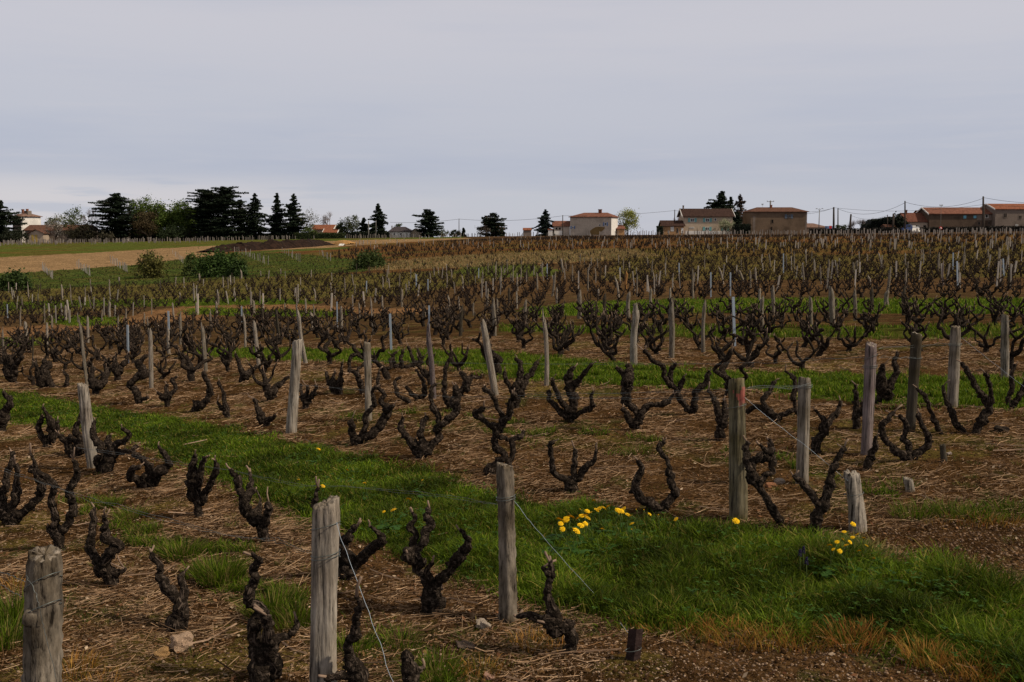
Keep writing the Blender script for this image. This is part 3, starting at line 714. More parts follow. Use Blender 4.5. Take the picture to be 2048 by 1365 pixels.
VT = [
('D','massive contorted vine cut by bottom edge, left of the smooth grey wired post',[(520,1500,210),(510,1250,190),(500,1060,150)],[[(490,1060,130),(470,880,120),(520,760,105),(420,690,100),(410,600,95),(460,500,85),(440,410,78),(490,340,65),(430,290,42)],[(500,1050,90),(640,1010,75),(760,960,65),(815,900,55),(810,840,42)],[(620,1250,120),(600,1050,110),(570,880,95),(540,770,70)]]),
('D','slender upright vine on bottom edge just right of the smooth wired post',[(1360,1500,190),(1330,1330,160),(1290,1200,115)],[[(1290,1200,110),(1250,1060,85),(1300,950,80),(1310,850,70),(1330,760,72),(1350,700,58),(1310,640,36)],[(1320,1320,100),(1180,1300,80),(1060,1330,60)]]),
('D','stubby vine on bottom edge with one tall pinkish cut cane',[(1790,1520,170),(1770,1300,150),(1740,1160,105),(1730,1110,62)],[[(1780,1260,70),(1850,1250,48),(1880,1245,30)]]),
('C','forked two-armed vine right behind the big pale rock',[(1440,930,150),(1470,880,165),(1500,800,110)],[[(1510,790,95),(1470,660,92),(1380,530,98),(1330,480,78),(1350,400,72),(1290,320,56),(1270,280,32)],[(1540,790,80),(1550,660,70),(1530,540,66),(1520,470,56),(1550,440,34)]]),
('C','crossing-armed vine right of the thick knotted corner post',[(945,550,105),(900,440,125),(870,400,110)],[[(850,400,100),(930,290,108),(980,210,88),(880,130,78),(880,20,58),(870,-40,44)],[(830,350,70),(760,250,78),(770,120,72),(790,20,62),(780,-60,48),(800,-100,28)],[(900,420,88),(1010,440,60),(1050,410,36)]]),
('A','tall wavy two-stemmed vine above the knotted corner post',[(541,1556,100),(530,1420,108),(505,1330,92)],[[(500,1320,80),(500,1200,62),(460,1080,66),(490,970,70),(420,880,68),(330,820,58),(310,740,34),(280,670,22)],[(540,1390,80),(620,1290,70),(665,1150,80),(640,1060,78),(640,960,74),(700,880,78),(690,780,58),(660,720,28)],[(480,1400,60),(430,1340,54)]]),
('A','wide U-shaped vine at left edge above the corner post',[(110,1325,110),(100,1250,135)],[[(80,1250,90),(20,1150,85),(20,1050,76),(60,950,74),(70,850,64),(120,700,58),(110,650,42)],[(60,1230,80),(130,1120,74),(160,1000,88),(150,860,60),(150,770,56)],[(150,1260,90),(260,1160,84),(350,1070,84),(370,960,98),(340,880,60),(290,820,58),(290,790,32)]]),
('A','crouching vine with pale cut tips on lower border of left grass strip',[(1340,995,150),(1345,905,155)],[[(1280,920,85),(1190,880,80),(1200,820,70),(1280,790,48)],[(1400,900,110),(1450,820,108),(1540,770,70),(1480,660,58),(1440,605,32)],[(1390,860,80),(1330,760,70),(1240,690,60),(1200,640,44),(1250,600,50)]]),
('A','bushy many-armed vine directly right of the leaning plank-like post',[(960,850,130),(965,740,140)],[[(900,790,70),(870,730,58),(920,680,50)],[(960,740,108),(940,640,88),(880,570,68),(850,470,58),(860,370,30)],[(1000,700,98),(1000,620,78),(980,550,58),(1000,510,40)],[(1020,700,98),(1050,600,78),(1150,550,58),(1170,490,48),(1110,440,34)],[(1050,650,60),(1140,655,50),(1210,640,44)]]),
('A','gnarled vine directly left of the leaning plank-like post',[(690,705,115),(660,630,105)],[[(640,630,90),(600,560,64),(545,505,50)],[(720,620,88),(680,560,58),(640,510,46)],[(740,620,78),(720,520,68),(690,460,68),(720,380,44),(722,310,18)]]),
('A','open three-armed vine left of the plank-like post, against grass',[(430,612,80),(430,540,100)],[[(400,530,70),(350,470,64),(370,370,58),(390,340,36)],[(470,510,80),(460,400,78),(430,320,48),(385,245,22)],[(480,520,68),(520,450,48),(525,370,28)]]),
('A','single curled vine standing at left picture edge in grass',[(10,465,90),(20,370,90)],[[(30,350,90),(50,260,78),(100,220,58),(60,150,52),(30,100,26)]]),
('B','stout three-armed goblet vine below the left grass strip',[(215,1245,80),(210,1130,88),(195,1050,112)],[[(175,1030,110),(160,900,118),(170,760,78),(180,680,36)],[(195,1000,80),(230,860,74),(250,760,58),(270,710,32)],[(250,1080,85),(300,980,70),(340,880,64),(380,800,56),(360,730,26)]]),
('B','thick branching vine where the slack wire reaches the ground',[(820,1475,100),(790,1330,110),(760,1270,110)],[[(720,1270,108),(640,1200,90),(610,1060,84),(570,930,78),(530,850,58),(500,810,32)],[(640,1150,88),(680,1020,88),(690,900,48),(680,840,24)],[(720,1230,88),(760,1170,58),(780,1100,28),(740,1000,16)],[(800,1330,90),(850,1200,88),(850,1130,74)]]),
('E','sprawling dark vine half hidden behind the smooth wired post',[(170,825,160),(170,720,160)],[[(190,710,130),(150,560,90),(200,450,78),(260,390,46)],[(230,760,90),(320,650,84),(420,560,84),(480,520,88),(440,440,48),(370,390,22)],[(130,690,100),(40,450,86),(-70,270,72),(-75,150,52),(-60,60,30)]]),
('E','big three-armed goblet vine between the wired posts below dandelion grass',[(900,1095,215),(895,980,195),(890,900,105)],[[(870,890,80),(800,770,78),(760,670,92),(740,540,78),(765,460,64),(710,400,60),(760,320,48),(730,270,28)],[(770,610,70),(830,520,78),(840,440,74),(890,370,74),(850,300,68),(880,240,46)],[(930,900,90),(1000,800,90),(1100,680,94),(1180,590,98),(1200,510,64),(1170,450,48),(1130,420,32)],[(900,880,60),(860,770,58),(900,700,36)],[(780,690,90),(720,650,105),(680,630,90)]]),
('G','fallen crooked vine hooped over soil beside the bark-flaked post',[(1070,1090,120),(1090,960,115),(1030,850,110)],[[(1040,860,110),(960,890,115),(870,850,112)],[(930,860,130),(930,730,108),(870,630,88),(880,530,70),(900,420,74),(910,320,58),(900,280,32)],[(870,810,100),(750,775,80),(640,770,64),(600,785,36)],[(880,380,60),(830,340,40)]]),
('H','three-armed vine whose right arm rises across the left-centre grey post',[(150,955,90),(160,890,120)],[[(120,890,80),(100,800,68),(100,740,40)],[(190,880,62),(230,770,60),(240,680,54),(310,600,48),(300,530,44),(290,470,38),(330,430,34)],[(210,890,80),(320,820,74),(400,740,80),(430,640,84),(380,570,58),(400,500,48),(350,430,44),(350,330,38),(360,270,18)],[(430,640,70),(490,600,44)]]),
('H','broad candelabra vine with four thick arms, left of centre',[(730,1080,100),(740,1000,160)],[[(690,1010,85),(620,900,64),(550,800,62),(570,730,46),(575,700,28)],[(790,990,80),(740,900,70),(740,790,74),(790,705,46)],[(800,1000,80),(890,900,74),(890,800,70),(900,700,60),(850,620,54),(830,520,50),(830,440,44),(880,400,36)],[(900,800,75),(1000,700,70),(1060,620,88),(1060,510,78),(1050,430,56)],[(710,990,50),(690,910,40)]]),
('H','tall snaking vine rising behind top of the bark-flaked post',[(1370,1225,120),(1380,1150,120)],[[(1420,1150,82),(1500,1050,70),(1420,980,74),(1410,890,70),(1450,800,74),(1480,700,54),(1430,600,54),(1390,500,54),(1310,440,44)],[(1480,770,70),(1540,660,64),(1560,560,60),(1590,490,62)],[(1440,810,70),(1330,750,60),(1240,670,62),(1310,620,52)],[(1520,1140,60),(1580,1030,60),(1570,920,58),(1660,870,48),(1670,840,26)],[(1470,890,50),(1550,915,42)]]),
('H','spiky vine just beyond the tall snaking one, right of leaning pale post',[(1600,620,60),(1600,500,100)],[[(1575,480,60),(1520,380,52),(1490,290,34)],[(1600,430,80),(1640,330,78),(1640,230,58),(1590,170,44)],[(1650,480,60),(1690,380,58),(1740,280,68),(1800,200,44)]]),
('I','neat trident vine standing beyond dandelions, left of the red-topped post',[(350,1145,112),(350,1060,112)],[[(310,1070,65),(220,1000,54),(200,900,42),(190,800,48),(200,770,42)],[(370,1040,55),(375,940,44),(385,850,42),(375,830,26)],[(400,1050,64),(450,980,58),(520,920,44),(545,830,28)]]),
('I','two tall arms rising from a low split head, above dandelions',[(1000,1305,100),(1000,1270,100)],[[(970,1270,82),(870,1190,74),(830,1130,74),(860,1040,64),(890,970,54),(850,920,44)],[(1060,1280,82),(1130,1180,74),(1120,1090,60),(1090,1000,54),(1080,920,44),(1040,860,48),(1020,800,48),(1060,770,30)]]),
('I','wide-spread many-armed vine in front of the wavy pale post',[(350,625,45),(340,570,80)],[[(310,575,55),(240,510,54),(190,450,44),(180,390,34)],[(380,575,50),(470,530,44),(520,500,40),(500,440,36),(520,390,24)],[(350,550,70),(280,470,50),(220,360,44),(210,300,34)],[(360,540,70),(370,450,60),(340,370,88),(330,270,68),(370,200,34)],[(390,330,60),(450,260,44),(510,180,30)]]),
('I','club-headed vine with long bent right arm, right of centre',[(850,685,50),(840,620,90)],[[(810,620,65),(760,550,54),(740,520,28)],[(850,590,55),(830,520,54),(760,480,64),(770,400,88),(770,310,98),(730,240,54),(690,210,26)],[(780,300,80),(790,200,66)],[(870,600,60),(920,510,54),(990,490,44),(1060,490,58),(1130,410,22)]]),
('I','long-limbed vine left of the red-topped post, forked low',[(1280,568,40),(1260,520,60)],[[(1235,515,55),(1180,440,44),(1130,360,44),(1060,290,44),(1050,200,44),(960,150,48),(900,80,40)],[(1280,510,55),(1300,400,58),(1370,310,58),(1400,240,30)],[(1160,380,50),(1200,310,38),(1200,280,18)],[(1100,330,50),(1110,230,44),(1150,180,30)]]),
('J','stooping dark vine tight against left side of red-topped post',[(160,565,85),(165,470,85)],[[(170,430,70),(140,320,58),(110,230,48),(60,160,22)],[(190,410,70),(200,320,58),(190,260,36)]]),
('J','slanting vine with looped head right of the red-topped post',[(650,1245,80),(570,1100,65),(490,960,66),(430,870,90)],[[(420,850,108),(420,740,70),(540,690,88),(570,600,48),(560,560,26)],[(480,890,60),(570,820,64),(580,730,58),(560,660,56)],[(400,790,60),(370,660,68),(380,580,36)],[(530,650,45),(480,590,26)]]),
('J','V-shaped vine between the grooved post and the bleached stump',[(930,1315,80),(930,1190,110),(975,1100,95)],[[(955,1080,66),(870,970,58),(800,890,58),(750,850,36)],[(1000,1080,84),(1040,950,74),(1050,850,58),(1090,760,58),(1130,670,54),(1170,620,40)]]),
('J','forked vine right of the grooved post, tipped with pale cane',[(930,665,90),(940,560,110)],[[(980,520,72),(1000,420,58),(960,360,34),(920,320,18)],[(1000,490,70),(1060,400,58),(1110,330,48),(1130,250,34)]]),
('J','slim upright vine left of the pinkish flat-topped post',[(1250,475,60),(1260,390,80)],[[(1250,350,60),(1260,240,48),(1250,160,36)],[(1290,350,50),(1310,260,36)]]),
('J','heavy horizontal-limbed vine seen between red-topped and grooved posts',[(610,420,80),(600,370,72)],[[(560,340,58),(440,300,54),(380,340,50)],[(640,380,58),(730,330,48),(800,340,56)],[(560,340,60),(500,260,44),(560,180,48),(600,90,36)]]),
('J','thin S-shaped vine left of the grooved post top',[(765,315,35),(755,220,40)],[[(750,220,46),(765,100,40),(740,50,38),(680,10,22)]]),
('K','lyre-shaped three-armed vine below the black lichened post',[(525,1275,100),(505,1245,105)],[[(480,1245,78),(370,1160,68),(300,1050,64),(300,960,64),(350,890,54),(400,840,40)],[(520,1240,76),(530,1130,64),(480,1080,58),(520,1000,64),(500,920,62),(440,870,40)],[(580,1250,84),(690,1150,70),(710,1060,64),(650,960,58),(620,850,48)]]),
('K','tall right-leaning vine right of the ribbed post',[(1140,1035,85),(1175,950,95)],[[(1220,900,92),(1260,780,80),(1190,690,68),(1140,590,64),(1060,450,58),(1020,380,34)],[(1270,770,60),(1280,640,44),(1250,530,48),(1220,480,26)]]),
('K','single-stemmed diagonal vine left of the ribbed post foot',[(1040,1025,45),(980,970,55)],[[(970,950,56),(920,810,58),(870,710,48),(840,600,30)]]),
('K','thin diagonal vine beside the black lichened post foot',[(835,1042,35),(800,990,45)],[[(795,980,46),(760,900,48),(720,780,48),(680,700,48),(640,660,38),(610,620,26)]]),
('K','short leaning vine in front of the pinkish post foot',[(150,1370,85),(185,1250,76)],[[(195,1240,72),(225,1150,64),(240,1060,30)]]),
('K','double-stemmed vine near right edge before the red-tipped grey post',[(1480,815,60),(1500,750,60)],[[(1500,750,60),(1560,660,58),(1600,560,44)],[(1450,790,50),(1440,710,48),(1480,600,48),(1470,480,48),(1510,410,38)]]),
('K','club-like vine just left of the pinkish flat-topped post foot',[(60,985,70),(60,900,70)],[[(60,890,66),(60,780,54),(50,660,42),(50,590,28)]]),
('K','tangled black vine between pinkish and lichened posts',[(330,765,60),(330,680,100)],[[(320,670,110),(300,580,105),(280,450,68),(310,400,34)],[(310,700,70),(250,750,58),(230,800,34)],[(360,600,90),(420,480,58),(400,380,58),(430,290,34)]]),
('R4','hook-topped vine with short right foot, left middle',[(815,665,40),(800,610,46)],[[(800,600,42),(765,545,44),(830,490,68),(820,430,48),(860,380,28)],[(820,645,35),(870,628,20)]]),
('R4','low Y-shaped vine between two pale posts in left middle',[(980,683,30),(975,630,52)],[[(965,630,34),(945,618,28),(918,600,16)],[(985,620,36),(1030,580,30),(1010,530,26),(1035,512,16)],[(968,620,30),(980,550,24)]]),
('R4','zigzag vine bent sharply right in left middle',[(1135,712,40),(1155,675,58)],[[(1165,670,50),(1215,640,40),(1225,580,42),(1195,510,36),(1190,475,20)]]),
('R4','thin-armed vine left of the split-footed post',[(1335,748,35),(1320,710,50)],[[(1318,705,42),(1310,620,26),(1282,540,20)],[(1310,700,34),(1290,690,28),(1272,650,12)]]),
('R4','short two-pronged vine just left of the split-footed post',[(1562,797,48),(1535,750,50)],[[(1530,745,48),(1508,700,42),(1490,640,24)],[(1550,770,42),(1590,755,32),(1615,735,24)]]),
('R4','shaggy low vine just right of the split-footed post',[(1790,693,45),(1790,650,56)],[[(1780,640,36),(1765,600,26),(1755,555,18)],[(1805,640,38),(1840,600,30),(1850,560,16)],[(1795,630,36),(1800,560,16)]]),
('R4','clenched dark vine behind the split-footed post',[(1575,655,35),(1580,620,60)],[[(1590,610,54),(1630,560,42),(1685,508,24)],[(1570,600,46),(1555,540,36),(1540,490,24)]]),
('R4','clumped vine with several upright stubs left of centre',[(1960,610,50),(1950,560,70)],[[(1940,560,40),(1918,525,28),(1908,480,18)],[(1975,560,44),(1992,530,36),(2002,470,20)],[(1955,550,40),(1950,515,28),(1962,480,14)]]),
('R4','rounded stocky vine right of the tall two-tone stake',[(560,615,40),(565,560,62)],[[(555,550,54),(535,510,44),(545,455,30)],[(580,550,54),(615,510,42),(622,450,26)]]),
('R4','sprawling low vine with looping right arm, far left',[(250,575,50),(250,520,90)],[[(240,510,56),(220,480,34),(208,430,20)],[(260,500,66),(270,450,50),(260,415,32)],[(280,530,52),(335,580,30),(390,560,36),(392,510,28),(370,478,16)]]),
('R4','dense upright vine close to left picture edge',[(75,543,50),(65,490,80)],[[(55,480,56),(38,450,42),(20,380,24)],[(80,480,54),(95,435,38),(130,390,24)],[(62,470,48),(60,430,38),(55,380,20)]]),
('R4','narrow bushy vine between two-tone stake and pale stake',[(685,535,40),(690,480,56)],[[(685,470,48),(678,430,38),(663,390,24)],[(700,470,46),(722,435,36),(747,380,22)]]),
('R4','heavy-headed vine under the pale stakes of left middle',[(1410,540,42),(1430,500,44)],[[(1440,495,42),(1480,470,34),(1505,448,22)],[(1420,490,44),(1400,430,30),(1378,375,20)]]),
('H','low two-forked vine with creeping left arm behind candelabra vine',[(635,580,42),(605,545,46)],[[(590,540,46),(530,500,42),(500,430,42),(505,370,38),(550,335,22)]]),
('H','open Y vine left of the pinkish slim post',[(705,550,42),(715,530,46)],[[(700,525,44),(650,490,40),(600,425,34)],[(730,525,50),(770,490,48),(770,410,44),(735,330,42),(690,270,30)]]),
('H','wide flat-based vine standing before the second grass strip',[(600,262,60),(565,243,52)],[[(550,245,50),(490,225,44),(480,150,38),(512,105,26)],[(565,235,46),(560,160,42),(575,95,30)],[(620,250,58),(680,222,52),(650,140,38),(620,60,32)],[(660,240,48),(710,205,42),(765,150,28)]]),
('H','looping vine curled left of the left-centre grey post',[(200,490,50),(190,400,50)],[[(185,390,50),(150,315,46),(85,270,40),(90,180,38),(140,130,42),(212,168,28)],[(165,320,46),(160,280,38),(215,215,28)]]),
('H','upright vine at far side of the candelabra, left of it',[(5,495,50),(0,380,52)],[[(0,370,50),(10,300,38),(22,205,22)]]),
('H','knuckled twin vine behind the candelabra and leaning pale post',[(1020,650,70),(990,570,60)],[[(985,560,58),(950,480,54),(950,390,48),(960,290,46),(985,200,40),(1010,110,20)],[(1010,570,66),(1060,490,64),(1120,460,66),(1150,380,86),(1115,300,52)],[(1160,440,60),(1195,340,54),(1290,340,34)]]),
]
for k, (rg, lab, tr_, ar_) in enumerate(VT): traced_vine(rg, lab, tr_, ar_, 900 + k)

def vine_plan(rng):
    """skeleton of one gobelet vine: trunk path and arm paths with radii, origin at the ground"""
    h = rng.uniform(.09, .20); lean = rng.normal(0, .05, 2)
    T = np.array([[0, 0, -.06, .055], [0, 0, 0, .052], [lean[0] * .5, lean[1] * .5, h * .55, .046], [lean[0], lean[1], h, .056]])
    arms = []
    na_ = rng.choice([3, 3, 3, 4, 4, 5]); a0 = rng.uniform(0, 6.28)
    for i_ in range(na_):
        a = a0 + i_ * 6.28 / na_ + rng.normal(0, .35)
        H = rng.uniform(.40, .64); Rm = rng.uniform(.16, .38)
        p = [np.array([lean[0], lean[1], h])]; rads = [.036]
        n_ = rng.integers(4, 6)
        for j in range(1, n_ + 1):
            f = j / n_
            rr_ = Rm * (f ** .6) * rng.uniform(.8, 1.15)
            a += rng.normal(0, .45)
            p.append(np.array([lean[0] + rr_ * math.cos(a) + rng.normal(0, .02), lean[1] + rr_ * math.sin(a) + rng.normal(0, .02), h + (H - h) * f ** 1.3 + rng.normal(0, .028)]))
            rads.append((.030 - .016 * f) * rng.uniform(.8, 1.25))
        arms.append(np.column_stack([np.array(p), rads]))
        if rng.random() < .75:
            q = p[-2]; d = np.array([math.cos(a + 1.2), math.sin(a + 1.2), .6]) * rng.uniform(.08, .15)
            arms.append(np.column_stack([np.array([q, q + d * .6, q + d + [0, 0, .05]]), [.022, .019, .015]]))
    return T, arms
def vine_single(name, rng, n=7, k=3, spurs=True, mats=(m_vine, m_spur), fat=1.0):
    T, arms = vine_plan(rng)
    mb = MB()
    for P in [T] + arms:
        P = P.copy(); P[:, 3] *= fat * 1.12
        Q = gnarl(P, 0, k, .14, rng)
        mb.add(*tube(Q[:, :3], Q[:, 3], n, .12, rng), 0)
        if spurs and P is not T:
            d = Q[-1, :3] - Q[-2, :3]; d = d / np.linalg.norm(d) + [0, 0, .5]
            mb.add(*tube(np.array([Q[-1, :3], Q[-1, :3] + d * rng.uniform(.015, .05)]), .005, 4), 1)
    return mb.mesh(name, list(mats))
def vine_parts(rng):
    T, arms = vine_plan(rng)
    Q = gnarl(T, 0, 4, .06, rng); mb = MB(); mb.add(*tube(Q[:, :3], Q[:, 3], 10, .10, rng, .05))
    out_ = [('trunk', mb.mesh('trunk', m_vine), None)]
    for P in arms:
        P = P * [1, 1, 1, 1.1]
        Q = gnarl(P, 0, 4, .13, rng); mb = MB(); mb.add(*tube(Q[:, :3], Q[:, 3], 9, .12, rng, .05))
        d = Q[-1, :3] - Q[-3, :3]; d = d / np.linalg.norm(d) + [0, 0, .5] + rng.normal(0, .2, 3)
        ms = MB(); ms.add(*tube(np.array([Q[-1, :3] - d * .01, Q[-1, :3] + d * rng.uniform(.02, .06)]), .0052, 5))
        out_.append(('arm', mb.mesh('arm', m_vine), ms.mesh('spur', m_spur)))
    return out_
# rows: parallel to the grass strips
rv = np.random.default_rng(41)
ca, sa = math.cos(rad(134)), math.sin(rad(134))
gx, gy = np.meshgrid(np.arange(-130, 131) * .98, np.arange(-130, 131) * 1.04)
wx = gx * ca - gy * sa; wy = gx * sa + gy * ca
wx = wx.ravel(); wy = wy.ravel() + 60
wx = wx + rv.normal(0, .11, wx.shape); wy = wy + rv.normal(0, .11, wy.shape)
k_ = (rv.random(wx.shape) > .15) & (wy > 6) & inside(wx, wy, PFRONT)
wx, wy = wx[k_], wy[k_]
pp = proj(np.stack([wx, wy, hz(wx, wy)], 1))
BX, BY, BP = wx, wy, pp
k_ = (pp[:, 0] > -60) & (pp[:, 0] < 2110) & ((pp[:, 1] < 775) | ((pp[:, 0] > 1430) & (pp[:, 1] < 980)) | ((pp[:, 0] < 620) & (pp[:, 1] < 850)))
for P_ in (PA, PB, PD, PRED): k_ &= ~inside(wx, wy, P_)
wx, wy, pp = wx[k_], wy[k_], pp[k_]
VA = np.array(VXY)
dd = np.min(np.hypot(wx[:, None] - VA[None, :, 0], wy[:, None] - VA[None, :, 1]), 1)
dp = np.min(np.hypot(wx[:, None] - POSTXY[None, :, 0], wy[:, None] - POSTXY[None, :, 1]), 1)
k_ = (dd > np.where(pp[:, 0] > 1400, .5, .68)) & (dp > .14)
wx, wy, pp = wx[k_], wy[k_], pp[k_]
od = np.argsort(wy); wx, wy, pp = wx[od], wy[od], pp[od]
wz = hz(wx, wy)
NIND = 300 - len(VT)
pl = [vine_parts(np.random.default_rng(500 + j)) for j in range(20)]
ps = [vine_single('vine_wood', np.random.default_rng(600 + j)) for j in range(22)]
vl = []
for i_ in range(min(NIND, len(wx))):
    loc = (wx[i_], wy[i_], wz[i_]); sc_ = rv.uniform(.60, .92); rz_ = rv.uniform(0, 6.28)
    px, py = pp[i_, :2]
    if i_ < 110:
        o = empty('grapevine', loc, None, 'grapevine', GV, rz_)
        for nm, me, sp in pl[rv.integers(len(pl))]:
            c = bpy.data.objects.new(nm, me); COL.objects.link(c); c.parent = o
            if sp is not None:
                s_ = bpy.data.objects.new('spur', sp); COL.objects.link(s_); s_.parent = c
    else:
        o = bpy.data.objects.new('grapevine', ps[rv.integers(len(ps))]); COL.objects.link(o)
        o.location = loc; o.rotation_euler = (0, 0, rz_); tag(o, None, 'grapevine', GV)
    o.scale = (sc_,) * 3
    band = 'before second grass strip' if py > 730 else 'behind second grass strip' if py > 680 else 'in middle rows'
    sz = 'squat' if sc_ < .69 else 'tall' if sc_ > .84 else 'black'
    vl.append((px, '%s vine %s below %s' % (sz, band, landmark(px)), o))
single_out(vl)
# every further vine of the front vineyard, too many and too small to count
m_vfar = M('far_vine_bark', (.026,.018,.014), .95, .3, 3.0)
def scatter(meshes, X, Y, Z, S, A, mb, mi=0, col=None):
    for j, (V, Fs) in enumerate(meshes):
        sel = np.arange(len(X)) % len(meshes) == j
        n_ = sel.sum()
        if not n_: continue
        c, s = np.cos(A[sel])[:, None], np.sin(A[sel])[:, None]; sc_ = S[sel][:, None]
        VV = np.stack([(V[None, :, 0] * c - V[None, :, 1] * s) * sc_ + X[sel][:, None], (V[None, :, 0] * s + V[None, :, 1] * c) * sc_ + Y[sel][:, None], V[None, :, 2] * sc_ + Z[sel][:, None]], -1)
        off = np.arange(n_)[:, None, None] * len(V)
        mb.add(VV.reshape(-1, 3), [(f[None] + off).reshape(-1, f.shape[1]) for f in Fs], mi, None if col is None else np.repeat(col[sel], len(V), 0))
def lowvine(rng, n=4, k=1, fat=1.25):
    T, arms = vine_plan(rng); Vs, Fq, Ft, off = [], [], [], 0
    for P in [T[1:]] + arms:
        P = P.copy(); P[:, :3] += rng.normal(0, .012, (len(P), 3))
        V, (q, t3) = tube(P[:, :3], P[:, 3] * fat, n)
        Vs.append(V); Fq.append(q + off); Ft.append(t3 + off); off += len(V)
    return np.vstack(Vs), [np.vstack(Fq), np.vstack(Ft)]
X_, Y_, Z_ = wx[NIND:], wy[NIND:], wz[NIND:]
k_ = rv.random(len(X_)) < np.clip(50 / Y_, .7, 1)
X_, Y_, Z_ = X_[k_], Y_[k_], Z_[k_]
mb = MB()
scatter([lowvine(np.random.default_rng(700 + j)) for j in range(10)], X_, Y_, Z_, rv.uniform(.5, .8, len(X_)), rv.uniform(0, 6.28, len(X_)), mb)
tag(mb.build('distant_front_vines', m_vfar), 'mass of small dark vines filling the far rows of the front vineyard', 'vines', kind='stuff')
# rows carrying on beyond the sides of the picture
k_ = ((BP[:, 0] <= -60) & (BP[:, 0] > -900)) | ((BP[:, 0] >= 2110) & (BP[:, 0] < 3000))
for P_ in (PA, PB, PD, PRED, PGRAVEL): k_ &= ~inside(BX, BY, P_)
k_ &= BY < 45
BX, BY = BX[k_], BY[k_]
mb = MB()
scatter([lowvine(np.random.default_rng(750 + j), 6, 2, 1.0) for j in range(10)], BX, BY, hz(BX, BY), rv.uniform(.65, .95, len(BX)), rv.uniform(0, 6.28, len(BX)), mb)
tag(mb.build('side_vines', m_vine), 'dark vines of the rows carrying on past the picture edges', 'vines', kind='stuff')
# vineyard on the far slope up to the ridge
PFV = poly([(640,511),(720,497),(930,482),(1150,474),(1500,472),(2048,470),(2300,470),(2300,504),(2048,505),(1400,512),(1150,524),(1000,532),(780,538)])
ca, sa = math.cos(rad(63)), math.sin(rad(63))
gx, gy = np.meshgrid(np.arange(-260, 261) * 1.15, np.arange(-150, 151) * 1.5)
fx = (gx * ca - gy * sa).ravel(); fy = (gx * sa + gy * ca).ravel() + 190
fx += rv.normal(0, .22, fx.shape); fy += rv.normal(0, .25, fy.shape)
k_ = inside(fx, fy, PFV) & (rv.random(fx.shape) > .2) & (fy > 60)
k_ &= ~(inside(fx, fy, PDRY) & (rv.random(fx.shape) > .35))
k_ &= rv.random(fx.shape) < np.where(fy > 215, .75, np.clip(75 / fy, .22, 1))
fx, fy = fx[k_], fy[k_]
def fork(rng):
    Vs, Fq, off = [], [], 0
    for q in range(3):
        a = rng.uniform(0, 6.28) + q * 2.1; r1 = rng.uniform(.12, .25); hh = rng.uniform(.35, .6)
        P = np.array([[0, 0, 0], [r1 * .8 * math.cos(a), r1 * .8 * math.sin(a), hh * .45], [r1 * math.cos(a), r1 * math.sin(a), hh]])
        V, (qd, t3) = tube(P, [.06, .042, .028], 3)
        Vs.append(V[:9]); Fq.append(qd + off); off += 9
    return np.vstack(Vs), [np.vstack(Fq)]
mb = MB()
scatter([fork(np.random.default_rng(800 + j)) for j in range(8)], fx, fy, hz(fx, fy), rv.uniform(.7, 1.15, len(fx)), rv.uniform(0, 6.28, len(fx)), mb)
tag(mb.build('far_slope_vines', m_vfar), 'tiny dark vines dotting the rising slope up to the houses', 'vines', kind='stuff')
# short pale stakes: along the ridge, on the far slope and on the young plot of the left bank
mb = MB(); V, f = box(-.5, .5, -.5, .5, -.2, 1.0)
def sticks(X, Y, w, h, col):
    n_ = len(X); Zg = hz(X, Y)
    W = rv.uniform(.7, 1.3, n_) * w; H = rv.uniform(.7, 1.25, n_) * h; lx = rv.normal(0, .06, n_)
    VV = np.stack([V[None, :, 0] * W[:, None] + X[:, None] + lx[:, None] * np.maximum(V[None, :, 2], 0), V[None, :, 1] * W[:, None] + Y[:, None], V[None, :, 2] * H[:, None] + Zg[:, None]], -1)
    cc = np.repeat(np.array(col)[None] * rv.uniform(.6, 1.25, (n_, 1)), 8, 0)
    mb.add(VV.reshape(-1, 3), (f[None] + np.arange(n_)[:, None, None] * 8).reshape(-1, 4), 0, cc)
def on_px(pxs, pys): 
    q = np.array([G(a_, b_)[:2] for a_, b_ in zip(pxs, pys)]); return q[:, 0], q[:, 1]
rx = np.arange(-20, 2070, 4.2) + rv.normal(0, 1.2, 498)[:len(np.arange(-20, 2070, 4.2))]
ry = np.interp(rx, [-20, 0, 200, 500, 800, 1100, 1500, 2060], [490, 489, 485, 480, 474, 471, 470, 468]) + rv.uniform(-1.5, 1.5, len(rx))
X1, Y1 = on_px(rx, ry); sticks(X1, Y1, .17, 1.15, (.26,.225,.20))
rx2 = rv.uniform(-20, 420, 150); ry2 = np.interp(rx2, [-20, 0, 200, 500], [490, 489, 485, 480]) + rv.uniform(-1, 4, 150)
X1, Y1 = on_px(rx2, ry2); sticks(X1, Y1, .12, 1.0, (.20,.17,.16))
rx3 = rv.uniform(700, 2050, 260); ry3 = rv.uniform(471, 500, 260)
X1, Y1 = on_px(rx3, ry3); sticks(X1, Y1, .11, .95, (.33,.29,.25))
for a_, b_, n_ in (((85, 540), (105, 558), 12), ((155, 534), (180, 553), 12), ((222, 527), (255, 545), 13), ((345, 508), (365, 527), 8), ((468, 506), (500, 512), 7), ((485, 510), (535, 530), 11), ((565, 505), (600, 525), 9), ((640, 510), (660, 522), 6)):
    tt = np.linspace(0, 1, n_)
    X1, Y1 = on_px(a_[0] + (b_[0] - a_[0]) * tt + rv.normal(0, .8, n_), a_[1] + (b_[1] - a_[1]) * tt)
    sticks(X1, Y1, .055, .9, (.30,.27,.245))
rx4 = rv.uniform(-20, 2060, 120); fb_ = np.interp(rx4, [p[0] for p in FRONT], [p[1] for p in FRONT])
X1, Y1 = on_px(rx4, fb_ + rv.uniform(2, 75, 120)); sticks(X1, Y1, .05, .75, (.36,.32,.28))
m_stk = M('far_stake_wood', attr=True, var=.2, scale=.7)
